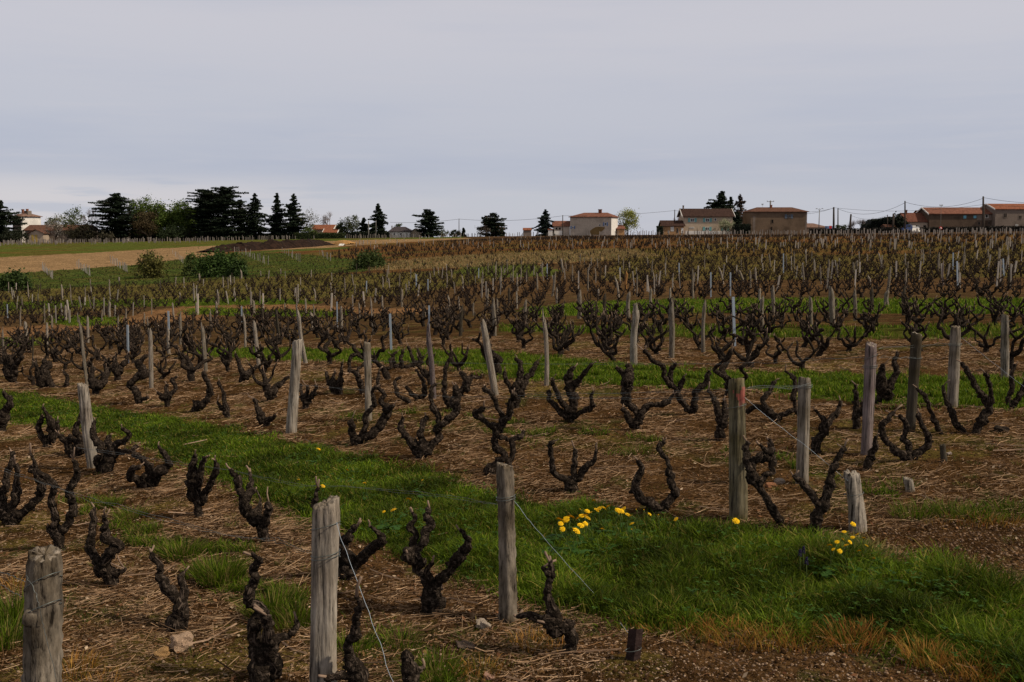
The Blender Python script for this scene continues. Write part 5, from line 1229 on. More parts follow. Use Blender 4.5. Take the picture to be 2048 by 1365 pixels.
for x, y, s_ in ((1195,480,1.2),(1260,467,1.35),(1335,462,1.3),(1215,530,.85),(1315,510,1.0),(1290,540,1.15),(1350,432,.85),(1415,420,1.05),(1465,410,1.05),(1518,428,1.0),(1548,422,1.0),(1570,452,.95),(1595,500,.75),(1430,530,.85),(1385,375,.6),(1690,448,.6),(1835,476,.75),(1235,478,1.1),(1300,474,1.0),(1350,470,1.1),(1320,458,.9),(1340,500,.8),(1440,415,.9),(1400,426,.9),(1535,432,.95),(1585,458,.8),(1205,500,.8),(1275,530,.9),(1370,440,.7)):
    dandelion(680 + x / 2.73, 865 + y / 2.73, None, s_ * 1.02, leaves=x < 1640)
for x, y in ((1315,425),(1520,452),(1595,535),(1620,428),(1660,430),(1740,458)):
    dandelion(680 + x / 2.73, 865 + y / 2.73, None, .75, bud=True, leaves=False, lab_txt='half-closed dandelion bud in the cluster on grass')
for px, py, s_, lb in ((637,899,.95,'lone dandelion at upper edge of grass strip, left of centre'),(694,941,.85,'dandelion right of the lone upper one, in grass'),(597,960,.8,'dandelion left above the smooth wired post'),(646,973,.8,'dandelion just above top of the smooth wired post'),(729,967,.9,'dandelion in tall grass right of the smooth wired post'),(817,1000,1.0,'taller dandelion behind the big goblet vine'),(787,1021,1.05,'dandelion left of the big goblet vine'),(768,1024,.6,'small dandelion left of the big goblet vine'),(845,961,.5,'tiny dandelion at upper edge of grass, centre'),(1472,1043,1.1,'single dandelion at foot of the red-topped post')):
    dandelion(px, py, lb, s_, stem=.10)
for x, y, s_ in ((978,503,.75),(928,545,.6),(1035,580,.6),(940,620,.8),(905,650,.6),(850,620,.7),(1090,690,.5),(975,575,.6),(960,600,.6),(1000,560,.55),(890,600,.6),(1050,620,.55),(870,640,.5),(920,585,.6),(1010,650,.55)):
    dandelion(1348 + x / 2.73, 865 + y / 2.73, None, s_ * 1.1, stem=.12, lab_txt='small dandelion in weeds below the bleached stump')
single_out(fl)
m_pur = M('grape_hyacinth_bells', (.025,.018,.060), .6, .3, 60)
hy = []
for px, py in ((1600,1108),(1607,1102),(1613,1124)):
    d0 = G(px, py + 30)[1]; B = G(px, py + .10 * F / d0); H = at(px, py, B[1]) - B
    o = empty('grape_hyacinth', B, None, 'flower', 'grape hyacinths')
    mb = MB(); mb.add(*tube(np.array([[0, 0, 0], H * .5, H]), .002, 5)); mb.build('stem', m_stem, o)
    mb = MB()
    for k in range(22):
        t_ = k / 22; a = k * 2.4; c = H + [.007 * (1 - .6 * t_) * math.cos(a), .007 * (1 - .6 * t_) * math.sin(a), -.012 + .035 * t_]
        mb.add(IV * .0032 + c, IF)
    mb.build('flower_spike', m_pur, o); hy.append((px, 'purple grape hyacinth in grass left of the bleached stump', o))
single_out(hy)
# ------------------------------------------------------------------ houses along the ridge
def lx(px, py, Y): return at(px, py, Y)
m_glass = M('window_glass', (.02,.025,.03), .15, .1, 1, spec=.6)
m_white = M('white_paint', (.72,.70,.67), .7, .06, 2)
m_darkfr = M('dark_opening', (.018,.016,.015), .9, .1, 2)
def shutter_mat(n, c): return M(n, c, .7, .12, 3)
m_turq = shutter_mat('turquoise_shutter', (.16,.36,.37)); m_blue = shutter_mat('blue_shutter', (.10,.17,.36)); m_bluegrey = shutter_mat('blue_grey_shutter', (.11,.14,.19)); m_tblue = shutter_mat('bright_blue_shutter', (.16,.40,.52))
m_yel = shutter_mat('ochre_door', (.40,.29,.09))
def tile(n, c, v=.3): return M(n, c, .9, v, 1.2, bump=.5, bscale=3, stretch=(4, 1, 1), dark=tuple(np.array(c) * .55), dscale=.9, dth=(.5, .7))
m_tile = tile('terracotta_tiles', (.190,.085,.060)); m_tile2 = tile('bright_terracotta', (.235,.090,.052)); m_tilebr = tile('old_brown_tiles', (.120,.060,.042)); m_tiledk = tile('dark_brown_tiles', (.052,.030,.025)); m_slate = tile('slate_roof', (.065,.055,.062)); m_tilemar = tile('maroon_tiles', (.145,.060,.043)); m_tileold = tile('weathered_tiles', (.20,.125,.10))
def wallm(n, c, dk=.6, sc=.5): return M(n, c, .95, .16, 2.5, dark=tuple(np.array(c) * dk), dscale=sc, dth=(.48, .68), bump=.2, bscale=6)
m_wstain = wallm('stained_plaster', (.45,.385,.325), .72, .35); m_wwhite = wallm('white_plaster', (.72,.69,.66), .85); m_wbeige = wallm('beige_render', (.46,.37,.28), .9); m_wochre = wallm('ochre_render', (.42,.25,.13), .85); m_wstone = wallm('brown_stone', (.160,.112,.078), .58, .3); m_wgrey = wallm('grey_render', (.20,.16,.135), .62, .3); m_wdark = wallm('old_brown_wall', (.105,.074,.055), .62, .4); m_wpatch = wallm('bare_earth_patch', (.20,.13,.055), .8); m_wcream = wallm('cream_wall', (.42,.34,.27), .85)
def house(name, label, pl, pr, ye, Y, depth, wall, roof, kind, yr, rot=0., rpx=None, over=.45, chims=(), wins=(), yb=None, cat='house', verge=None, lift=0):
    """front wall between photo columns pl..pr at distance Y, eaves at row ye, ridge at row yr"""
    th = rad(rot)
    A = at(pl, 465, Y); z0 = float(hz(A[0], Y)) - .4
    o = empty(name, (A[0], Y, z0), label, cat, 'houses on the ridge', th)
    sx = Y / F / math.cos(th)
    W = (pr - pl) * sx
    zf = lambda py, dy=0: at(pl, py, Y + dy)[2] - z0
    e = zf(ye); rz = zf(yr, depth / 2)
    mb = MB(); V, f = box(0, W, 0, depth, 0, e)
    if kind == 'gable':
        mb.add(V, f); 
        G1 = np.array([[0, 0, e], [0, depth, e], [0, depth / 2, rz], [.01, 0, e], [.01, depth, e], [.01, depth / 2, rz]])
        for X0 in (0, W - .01): mb.add(G1 + [X0, 0, 0], [np.array([[0, 1, 2], [3, 5, 4]]), np.array([[0, 3, 4, 1], [1, 4, 5, 2], [2, 5, 3, 0]])])
    elif kind == 'front':       # gable end facing the viewer
        mb.add(V, f); xm = W / 2; rz = zf(yr)
        G1 = np.array([[0, 0, e], [W, 0, e], [xm, 0, rz], [0, .01, e], [W, .01, e], [xm, .01, rz]])
        for Y0 in (0, depth - .01): mb.add(G1 + [0, Y0, 0], [np.array([[0, 1, 2], [3, 5, 4]]), np.array([[0, 3, 4, 1], [1, 4, 5, 2], [2, 5, 3, 0]])])
    else: mb.add(V, f)
    mb.build('wall', wall, o, smooth=False)
    t_ = .16; ov = over; mb = MB()
    x0, x1, y0, y1 = -ov, W + ov, -ov, depth + ov
    if kind == 'hip':
        r0 = (rpx[0] - pl) * sx; r1 = (rpx[1] - pl) * sx; ym = depth / 2
        b_ = [[x0, y0], [x1, y0], [x1, y1], [x0, y1]]
        Vt = np.array([[*p, e + .08] for p in b_] + [[*p, e - .08] for p in b_] + [[r0, ym, rz], [r1, ym, rz]])
        mb.add(Vt, [np.array([[0, 1, 9, 8], [2, 3, 8, 9], [0, 4, 5, 1], [1, 5, 6, 2], [2, 6, 7, 3], [3, 7, 4, 0], [4, 7, 6, 5]]), np.array([[1, 2, 9], [3, 0, 8]])])
    elif kind == 'shed':        # single slope rising to the back
        Vt = np.array([[x0, y0, e - .05], [x1, y0, e - .05], [x1, y1, rz - .05], [x0, y1, rz - .05]]); Vt = np.vstack([Vt, Vt + [0, 0, t_]])
        mb.add(Vt, box(0, 1, 0, 1, 0, 1)[1])
    else:
        if kind == 'gable': prof = [(y0, e - .12), (depth / 2, rz + .05), (y1, e - .12)]; ax = 0
        else: prof = [(x0, e - .12), (W / 2, rz + .05), (x1, e - .12)]; ax = 1
        pr_ = [(a, z) for a, z in prof] + [(a, z + t_) for a, z in prof]
        lo, hi = (x0, x1) if ax == 0 else (y0, y1)
        Vt = np.array([([q, a, z] if ax == 0 else [a, q, z]) for q in (lo, hi) for a, z in pr_])
        mb.add(Vt, np.array([[0, 1, 7, 6], [1, 2, 8, 7], [3, 9, 10, 4], [4, 10, 11, 5], [0, 6, 9, 3], [2, 5, 11, 8], [0, 3, 4, 1], [1, 4, 5, 2], [6, 7, 10, 9], [7, 8, 11, 10]]))
    ro = mb.build('roof', roof, o, smooth=False)
    if verge:
        for X0 in (x0 - .12, x1 - .02):
            mb = MB()
            for (a, za), (b__, zb) in ((prof[0], prof[1]), (prof[1], prof[2])):
                Vv = np.array([[X0, a, za - .12], [X0 + .14, a, za - .12], [X0 + .14, b__, zb - .12], [X0, b__, zb - .12]]); Vv = np.vstack([Vv, Vv + [0, 0, .36]])
                mb.add(Vv, box(0, 1, 0, 1, 0, 1)[1])
            mb.build('bargeboard', verge, ro, smooth=False)
    for (px, pt, w, cm) in chims:
        xc = (px - pl) * sx; w_ = w * sx; dy = depth * .45; zt = zf(pt, dy)
        mb = MB(); V, f = box(xc - w_ / 2, xc + w_ / 2, dy - .35, dy + .35, e, zt); mb.add(V, f)
        V, f = box(xc - w_ * .6, xc + w_ * .6, dy - .45, dy + .45, zt + .003, zt + .18); mb.add(V, f)
        mb.build('chimney', cm, ro, smooth=False)
    for wn in wins:
        px0, px1, py0, py1 = wn[:4]; fm_, sm, pane = (list(wn[4:]) + [None] * 3)[:3]
        a0, a1, zt, zb = (px0 - pl) * sx, (px1 - pl) * sx, zf(py0), zf(py1)
        fm_ = fm_ or m_white; bw = min(.12, (a1 - a0) * .14)
        mb = MB()
        for q in (box(a0, a0 + bw, -.06, .02, zb, zt), box(a1 - bw, a1, -.06, .02, zb, zt), box(a0 + bw, a1 - bw, -.06, .02, zt - bw, zt), box(a0 + bw, a1 - bw, -.09, .02, zb, zb + bw)): mb.add(*q)
        if a1 - a0 > .9: mb.add(*box((a0 + a1) / 2 - .04, (a0 + a1) / 2 + .04, -.05, .02, zb + bw, zt - bw))
        wo = mb.build('window', fm_, o, smooth=False)
        mb = MB(); mb.add(*box(a0 + bw * .9, a1 - bw * .9, -.025, .015, zb + bw * .9, zt - bw * .9)); mb.build('pane', pane or m_glass, wo, smooth=False)
        if sm:
            sw = (a1 - a0) * .55
            for xa, xb in ((a0 - sw - .03, a0 - .03), (a1 + .03, a1 + sw + .03)):
                mb = MB(); mb.add(*box(xa, xb, -.08, -.01, zb - .05, zt + .05)); mb.build('shutter', sm, o, smooth=False)
    return o, sx, zf, W, e
def panel(o, mat, name, pl, sx, zf, px0, px1, py0, py1, d=.05):
    mb = MB(); mb.add(*box((px0 - pl) * sx, (px1 - pl) * sx, -d, .01, zf(py1), zf(py0))); return mb.build(name, mat, o, smooth=False)
# stained farmhouse
o, sx, zf, W, e = house('farmhouse', 'stained beige farmhouse with hipped terracotta roof and white right end wall', 1140, 1219.5, 434.5, 306, 10, m_wstain, m_tile, 'hip', 426, rot=-17, rpx=(1160, 1206),
  chims=[(1192, 420.5, 6, m_tile)], wins=[(1143.5, 1147.5, 453, 457.5, m_white, m_blue), (1196, 1199.5, 448.5, 453, m_white), (1206.5, 1210.5, 445.5, 452, m_white, m_blue)])
mb = MB(); mb.add(*box(W - .02, W + .04, -.03, 10.02, 0, e - .1)); mb.build('end_wall', m_wwhite, o, smooth=False)
pts = [(1179, 462), (1184, 457.5), (1190, 454.5), (1199, 454), (1207.5, 455), (1206, 459), (1200, 464), (1197, 470), (1180, 470)]
Pp = np.array([[(p[0] - 1140) * sx, -.03, zf(p[1])] for p in pts]); Pc = Pp.mean(0); n_ = len(pts)
mb = MB(); Vv = np.vstack([Pp, Pp + [0, .04, 0], [Pc]]); kk = np.arange(n_); k1 = (kk + 1) % n_
mb.add(Vv, [np.stack([kk, k1, np.full(n_, 2 * n_)], 1), np.stack([k1, kk, kk + n_, k1 + n_], 1)]); mb.build('bare_patch', m_wpatch, o, smooth=False)
o, sx, zf, W, e = house('annex', 'low plastered annex with terracotta roof left of the stained farmhouse', 1108, 1139.5, 452.5, 306.5, 6, m_wstain, m_tile, 'gable', 443.5, wins=[(1110.5, 1115.5, 455, 460.5, m_wstain, None, m_darkfr), (1117, 1122, 455, 460.5, m_wstain, None, m_darkfr)])
panel(o, m_white, 'garage_door', 1108, sx, zf, 1109, 1124.5, 462, 470)
house('hut', 'tiny white hut with terracotta top left of the low annex', 1096.5, 1105, 460.3, 305, 2, m_wwhite, m_tile, 'shed', 458.8, over=.12, cat='hut')
house('hut', 'tiny grey hut with orange roof left of the blue-green spruce', 1047, 1062.5, 460.5, 307, 3, m_wgrey, m_tile2, 'gable', 457.5, over=.2, cat='hut')
house('outbuilding', 'small wooden outbuilding with terracotta roof between farmhouse and willow', 1234.5, 1249, 458.5, 309, 6, m_wochre, m_tile, 'shed', 451, over=.35, cat='outbuilding')
# ochre annex and the house with turquoise shutters
o, sx, zf, W, e = house('lean_to', 'ochre lean-to with dark red roof left of the turquoise-shuttered house', 1325, 1367, 452.5, 306, 6, m_wochre, m_tiledk, 'gable', 442.5, wins=[(1341, 1347.5, 454, 463, m_white, None, m_white), (1335.5, 1338.5, 462, 466), (1353, 1355.5, 457, 466, m_darkfr), (1362, 1366.5, 456.5, 467, m_white, None, m_white)])
o, sx, zf, W, e = house('house', 'beige two-storey house with turquoise shutters and dark brown roof', 1367.5, 1464, 433.5, 307, 9, m_wbeige, m_tiledk, 'gable', 419, over=.6, verge=m_white,
  chims=[(1370, 412.5, 2.4, m_wgrey)], wins=[(1380, 1388, 437, 444.5, m_white, m_turq), (1410, 1418, 437, 444.5, m_white, m_turq), (1427.5, 1432, 436.5, 442.5), (1379, 1388, 454.5, 457), (1410, 1418, 454.5, 461.5, m_white, m_turq), (1446, 1453, 455.5, 461.5, m_white, m_turq)])
panel(o, m_wwhite, 'plinth', 1367.5, sx, zf, 1371, 1463, 462.5, 470, .03)
house('garage', 'low white-fronted garage behind the dark hedge', 1466, 1497, 449, 326, 6, m_wwhite, m_slate, 'shed', 446.5, over=.3, cat='garage')
# brown stone house
o, sx, zf, W, e = house('stone_house', 'brown stone house with hipped tile roof and one shuttered window', 1501, 1612.5, 424, 305, 11, m_wstone, m_tilebr, 'hip', 415, rpx=(1521, 1592), over=.5,
  chims=[(1549, 411.5, 3, m_tile2)], wins=[(1572.5, 1580, 429.5, 437, m_wgrey, m_bluegrey), (1541, 1546.5, 439, 447.5, m_wstone, None, m_darkfr), (1540.5, 1544.5, 454, 466, m_wstone, None, m_darkfr)])
panel(o, m_wgrey, 'pale_quoin', 1501, sx, zf, 1609.5, 1612.3, 425.5, 470, .04)
panel(o, m_wgrey, 'pale_quoin', 1501, sx, zf, 1505, 1510, 433, 470, .03)
house('cottage', 'low cottage with weathered roof right of the brown stone house', 1613.5, 1655, 455.5, 318, 9, m_wcream, m_tileold, 'hip', 447, rpx=(1619, 1634), over=.4, chims=[(1619, 446, 2.5, m_tile)])
# right-hand farm range
o, sx, zf, W, e = house('house', 'maroon-roofed low house with chimney left of the long barn', 1812, 1857, 444, 285, 8, m_wcream, m_tilemar, 'gable', 427.5, over=.4, chims=[(1820, 421.5, 3.4, m_tilemar)], wins=[(1846, 1851, 451, 458, m_darkfr, None, m_darkfr), (1834, 1839, 451, 456)])
panel(o, m_darkfr, 'open_shed', 1812, sx, zf, 1815, 1834, 451, 460, .04)
house('outbuilding', 'small upper building with maroon roof behind the low house', 1838, 1859, 429, 297, 5, m_tilemar, m_tilemar, 'gable', 422.5, over=.3, cat='outbuilding')
o, sx, zf, W, e = house('barn', 'long brown barn with red tiled roof and two bright blue windows', 1857.5, 1988, 428, 284, 9, m_wdark, m_tile, 'gable', 416.8, over=.45, cat='barn', verge=m_white,
  wins=[(1925, 1930.5, 431.5, 437.5, m_tblue, None, m_tblue), (1945, 1950.5, 431.5, 437, m_tblue, None, m_tblue), (1968, 1974, 429.5, 436.5, m_white), (1954, 1959, 444, 450.5, m_wgrey, None, m_darkfr), (1974.5, 1978, 443.5, 450.5, m_wgrey, None, m_darkfr)])
panel(o, m_wgrey, 'grey_wall_patch', 1857.5, sx, zf, 1952, 1987, 430, 441, .025)
o, sx, zf, W, e = house('end_building', 'tall grey building with red roof at right picture edge', 1989, 2075, 418.5, 282, 10, m_wgrey, m_tile2, 'gable', 409.3, over=.35, cat='building', verge=m_white,
  wins=[(2005, 2012, 426.5, 436, m_wgrey, None, m_darkfr), (2035, 2041.5, 431, 439, m_wgrey, None, m_darkfr), (2030, 2035, 449, 452.5, m_white)])
# left: country house and barn, orange roofed house, slate roofed house
o, sx, zf, W, e = house('country_house', 'white walled country house with brown roof and chimneys behind left cedar', 26, 47, 433.5, 330, 8, m_wcream, m_tileold, 'hip', 426, rot=-22, rpx=(30, 40), over=.5, chims=[(31, 420, 2.6, m_tile), (42, 419.5, 2.2, m_tile2)], wins=[(29, 31, 440, 445, m_wgrey, None, m_darkfr), (41, 43, 439.5, 444.5, m_wgrey, None, m_darkfr)])
mb = MB(); mb.add(*box(W - .02, W + .05, -.03, 8.02, 0, e - .1)); mb.build('end_wall', m_wwhite, o, smooth=False)
mb = MB(); mb.add(*box(W - 1.6, W - .1, 3, 4.6, e - .2, e + 1.9)); mb.build('chimney', m_wgrey, o, smooth=False)
o, sx, zf, W, e = house('farm_barn', 'long low farm barn with brown roof behind the blossoming tree', 50, 172, 461, 318, 9, m_wgrey, m_tilebr, 'gable', 451.5, over=.5, cat='barn')
o, sx, zf, W, e = house('shed', 'gabled barn shed with tall ochre doors in front of the long farm barn', 58, 86, 467, 314, 8, m_wcream, m_tilebr, 'front', 460, over=.5, cat='shed')
for a_ in (62.5, 69.5): panel(o, m_yel, 'door', 58, sx, zf, a_, a_ + 4.5, 470, 485)
house('white_pavilion', 'small white pavilion under the broad cedar clump', 485, 503, 465.5, 322, 5, m_wwhite, m_wwhite, 'front', 462.5, over=.2, cat='pavilion', wins=[(488.5, 491.5, 466.5, 471, m_white, None, m_darkfr), (496, 499, 466.5, 471, m_white, None, m_darkfr)])
house('white_shed', 'tiny white shed glimpsed under the layered black cedar', 232, 251, 467, 320, 4, m_wwhite, m_wwhite, 'front', 464, over=.2, cat='shed')
house('villa', 'orange-roofed villa behind garden shrubs left of centre', 626, 664, 459, 322, 10, m_wbeige, m_tile2, 'gable', 451, over=.5, verge=m_white)
house('villa_wing', 'front wing with orange roof attached to the villa', 648, 672, 465.5, 314, 6, m_wbeige, m_tile2, 'gable', 459.5, over=.45, cat='house wing', verge=m_white)
o, sx, zf, W, e = house('bungalow', 'white bungalow with dark slate roof left of the spreading cedar', 779, 820, 463.8, 312, 9, m_wwhite, m_slate, 'hip', 454, rpx=(786, 808), over=.5, wins=[(787, 790, 466, 471, m_white), (799, 804, 466, 471, m_white), (812, 815, 466, 471, m_white)], chims=[(781, 453, 1.6, m_wgrey)])
house('bungalow_wing', 'beige gabled wing on the right side of the white bungalow', 821, 840, 464.5, 313, 6, m_wbeige, m_slate, 'front', 458.5, over=.4, cat='house wing')
house('garden_wall', 'low ochre garden wall with tiled end before the stepped hedge', 1772, 1811, 451.5, 280, .6, m_wochre, m_wochre, 'shed', 451, over=.05, cat='wall')
house('low_building', 'low brown roofed shed in front of the stepped hedge', 1770, 1784, 453.5, 279, 3, m_wdark, m_tilebr, 'gable', 450.8, over=.2, cat='shed')
# ------------------------------------------------------------------ trees and hedges
m_trunk = M('tree_bark', (.060,.046,.036), .95, .3, 3, bump=.6, bscale=14)
m_leafc = M('tree_leaves', attr=True, var=.0, rough=.7, spec=.2, trans=.25)
m_needle = M('needles', attr=True, var=.0, rough=.8, spec=.15, trans=.1)
def leafcloud(mb, C, s, rng, c0, c1, flat=0., asp=1.6, hi=None, khi=.1):
    n = len(C)
    nrm = rng.normal(0, 1, (n, 3)); nrm[:, 2] += np.sign(nrm[:, 2]) * flat * 3; nrm /= np.linalg.norm(nrm, axis=1)[:, None]
    a = rng.normal(0, 1, (n, 3)); U = np.cross(nrm, a); U /= np.linalg.norm(U, axis=1)[:, None]; W = np.cross(nrm, U)
    s_ = (s * rng.uniform(.6, 1.4, n))[:, None]
    V = np.stack([C - U * s_ * asp * .5, C + W * s_ * .5, C + U * s_ * asp * .5, C - W * s_ * .5], 1)
    f = rng.random(n)[:, None]; col = (np.array(c0) * (1 - f) + np.array(c1) * f) * rng.uniform(.75, 1.25, (n, 1))
    if hi is not None:
        m = rng.random(n) < khi; col[m] = np.array(hi) * rng.uniform(.8, 1.2, (m.sum(), 1))
    mb.add(V.reshape(-1, 3), np.arange(n)[:, None] * 4 + np.array([[0, 1, 2, 3]]), 0, np.repeat(col, 4, 0))
def tree_root(px, pyb, Y, label, name='tree', cat='tree', group='trees on the ridge'):
    P = at(px, pyb, Y); z = float(hz(P[0], Y))
    return empty(name, (P[0], Y, z - .2), label, cat, group), z - .2
CED0, CED1 = (.010,.017,.010), (.026,.040,.022)
def conifer(px, pt, wpx, Y, label, seed, style='spruce', name='conifer_tree', c0=CED0, c1=CED1, low=.06, nb=None, skew=0., bare=0., group='conifers on the ridge', hi=None):
    r = np.random.default_rng(seed); o, z0 = tree_root(px, 475, Y, label, name, 'conifer', group)
    h = at(px, pt, Y)[2] - z0; w = wpx * Y / F
    mt = MB(); P = np.array([[0, 0, -.3], [r.normal(0, .1), 0, h * .5], [skew * w * .15, 0, h * .97]])
    mt.add(*tube(smooth_path(P, 5), np.linspace(.022 * h + .08, .03, 11), 8, .05, r))
    mc = MB(); L_ = []
    nl = nb or int(h * 1.7 + 5)
    for i_ in range(nl):
        t_ = low + (1 - low) * (i_ + r.uniform(-.25, .25)) / nl
        t_ = min(max(t_, low), .985)
        if style == 'spruce': prof = (1 - t_) ** .85 * (.85 + .3 * r.random())
        elif style == 'cedar': prof = (1 - t_ ** 2.2) ** .75 * (.55 + .6 * r.random()) * (.8 if t_ < .2 else 1)
        elif style == 'flat': prof = (1 - t_ ** 5) ** .5 * (.62 + .5 * r.random())
        else: prof = (1 - t_ ** 1.5) * (.5 + .6 * r.random())
        for q in range(r.integers(5, 8)):
            a = r.uniform(0, 6.283); Lb = max(.25, w / 2 * min(1.15, prof * r.choice([.5, .8, 1., 1.2, 1.6]) * r.uniform(1.0, 1.35)))
            if skew: Lb *= 1 + skew * -math.cos(a) * .5
            up = {'spruce': -.12, 'cedar': .10, 'flat': .16, 'open': .12}[style] + r.normal(0, .09)
            d = np.array([math.cos(a), math.sin(a), 0]); sd_ = np.array([-d[1], d[0], 0])
            zb = h * t_
            pts = np.array([[0, 0, zb], *(d * Lb * .5 + [0, 0, zb + Lb * .5 * up + .02 * Lb])[None], *(d * Lb + [0, 0, zb + Lb * up * (.8 if style != 'spruce' else 1.3)])[None]])
            pts[0, 0] += skew * w * .15 * t_
            if Lb > .8: mt.add(*tube(pts, [.02 * Lb + .015, .012 * Lb + .01, .01], 4))
            if r.random() < bare: continue
            m = int(14 + 23 * Lb); u = r.random(m) ** .75
            b_ = np.where(u[:, None] < .5, pts[0] + (pts[1] - pts[0]) * (u[:, None] * 2), pts[1] + (pts[2] - pts[1]) * (u[:, None] * 2 - 1))
            wd_ = .20 * Lb * (1.15 - u * .75)
            C = b_ + sd_ * (r.normal(0, 1, m) * wd_)[:, None] + np.stack([np.zeros(m), np.zeros(m), r.normal(-.05, .10, m) - .12 * r.random(m)], 1)
            L_.append(C)
    C = np.vstack(L_)
    leafcloud(mc, C, .34, r, c0, c1, flat=.45, asp=1.9, hi=hi, khi=.12)
    if style in ('cedar', 'flat'):
        pass
    mt.build('trunk', m_trunk, o); mc.build('crown', m_needle, o, smooth=False)
    return o
def branches(mt, p, d, L_, r_, rng, depth, tips, spread=.55, n=3, minr=.025):
    q = p + d * L_; mid = (p + q) / 2 + rng.normal(0, .06 * L_, 3)
    mt.add(*tube(np.array([p, mid, q]), [r_, r_ * .85, max(r_ * .68, minr)], 6 if depth > 2 else 4))
    if depth == 0: tips.append(q); return
    tips.append(q)
    for k in range(n if depth < 4 else n - 1 or 1):
        nd = d + rng.normal(0, spread, 3); nd[2] += .18; nd /= np.linalg.norm(nd)
        branches(mt, q if k else (p + d * L_ * .85), nd, L_ * rng.uniform(.62, .85), max(r_ * .62, minr), rng, depth - 1, tips, spread, n, minr)
def broadleaf(px, pt, wpx, pyb, Y, label, seed, c0, c1, ncl=46, per=46, s=.36, name='tree', cat='tree', group='trees on the ridge', trunk=.22, hi=None, khi=.1, depth=4, sq=1.0, ry=None):
    r = np.random.default_rng(seed); o, z0 = tree_root(px, pyb, Y, label, name, cat, group)
    h = at(px, pt, Y)[2] - z0; w = wpx * Y / F
    mt = MB(); tips = []
    branches(mt, np.array([0, 0, -.2]), np.array([r.normal(0, .05), r.normal(0, .05), 1.]), h * trunk + .2, .02 * h + .07, r, depth, tips, .6, 3, .02)
    cz = h * (trunk + 1) / 2 + .02 * h; rz = h * (1 - trunk) / 2; ry = ry or w / 2
    # pull limbs inside the crown
    for k, v in enumerate(mt.v):
        m = v[:, 2] > h * trunk
        lim = h * .97
        v[m, 2] = np.minimum(v[m, 2], lim - (v[m, 2] > lim) * 0)
        q = np.hypot(v[:, 0] / (w / 2), v[:, 1] / ry); f = np.where(q > .95, .95 / np.maximum(q, 1e-6), 1); v[:, 0] *= f; v[:, 1] *= f
    u = r.normal(0, 1, (ncl, 3)); u /= np.linalg.norm(u, axis=1)[:, None]; u *= (r.random(ncl) ** .42)[:, None]
    Cc = u * np.array([w / 2 * .98, ry * .98, rz * .92]) + [0, 0, cz]
    if sq != 1.0: Cc[:, :2] *= np.clip(1.15 - sq * np.abs(u[:, 2:3]) * .3, .5, 1.2)
    R0 = (w / 2 * ry * rz) ** (1 / 3) * .33
    k = r.integers(0, ncl, int(ncl * per * 1.7))
    sz = r.uniform(.55, 1.35, ncl)
    C = Cc[k] + r.normal(0, R0 * .55, (len(k), 3)) * sz[k][:, None]
    C = C[(C[:, 2] > .1)]
    mc = MB(); leafcloud(mc, C, s, r, c0, c1, .1, 1.3, hi, khi)
    mt.build('trunk', m_trunk, o); mc.build('crown', m_leafc, o, smooth=False)
    return o
def bare_tree(px, pt, wpx, pyb, Y, label, seed, col=(.16,.125,.115)):
    r = np.random.default_rng(seed); o, z0 = tree_root(px, pyb, Y, label, 'bare_tree', 'tree')
    h = at(px, pt, Y)[2] - z0; w = wpx * Y / F
    m = M('bare_twigs', col, .95, .2, 3)
    mt = MB(); tips = []
    branches(mt, np.array([0, 0, -.2]), np.array([0, 0, 1.]), h * .2, .018 * h + .05, r, 5, tips, .52, 3, .016)
    V = np.vstack(mt.v); kz = h / V[:, 2].max(); kx = (w / 2) / np.percentile(np.abs(V[:, 0]), 99)
    for v in mt.v: v[:, 2] *= kz; v[:, 0] *= kx; v[:, 1] *= kx
    T_ = np.array(tips) * [kx, kx, kz]; T_ = T_[T_[:, 2] > h * .35]
    mc = MB()
    for q in T_:
        for k in range(3):
            d = np.array([q[0] / w * 1.2, q[1] / w * 1.2, .6]) + r.normal(0, .45, 3); d /= np.linalg.norm(d)
            mc.add(*tube(np.array([q, q + d * .45, q + d * .9 + r.normal(0, .08, 3)]), [.016, .012, .008], 3))
    mt.build('trunk', m, o); mc.build('crown', m, o, smooth=False)
def bush(px, pt, wpx, pyb, label, seed, c0, c1, n=90, per=60, s=.16, hi=None, Y=None, name='bush', group='bushes in the dip', ryk=.8, stems=True, stretch=1.0):
    r = np.random.default_rng(seed)
    if Y is None: B = G(px, pyb); Y = B[1]
    o, z0 = tree_root(px, pyb, Y, label, name, 'bush', group); z0 = z0
    h = at(px, pt, Y)[2] - z0; w = wpx * Y / F
    u = r.normal(0, 1, (n, 3)); u[:, 2] = np.abs(u[:, 2]) * 1.1; u /= np.linalg.norm(u, axis=1)[:, None]; u *= (r.random(n) ** .45)[:, None]
    Cc = u * [w / 2 * .96, w / 2 * ryk, h * .80] + [0, 0, h * .05]
    k = r.integers(0, n, n * per); R0 = (w * h) ** .5 * .085
    C = Cc[k] + r.normal(0, R0, (len(k), 3)) * r.uniform(.5, 1.4, n)[k][:, None]; C = C[C[:, 2] > .05]
    mc = MB(); leafcloud(mc, C, s, r, c0, c1, .0, 1.4, hi, .12)
    if stems:
        mt = MB()
        for q in range(16):
            e_ = Cc[r.integers(n)]; p0 = np.array([r.normal(0, .12 * w), r.normal(0, .08 * w), 0])
            mt.add(*tube(smooth_path(np.array([p0, (p0 + e_) / 2 + [0, 0, .1 * h], e_ + [0, 0, .08 * h]]), 3), np.linspace(.05, .015, 7) * (h / 3), 5, .05, r))
        mt.build('stems', m_trunk, o)
    mc.build('foliage', m_leafc, o, smooth=False)
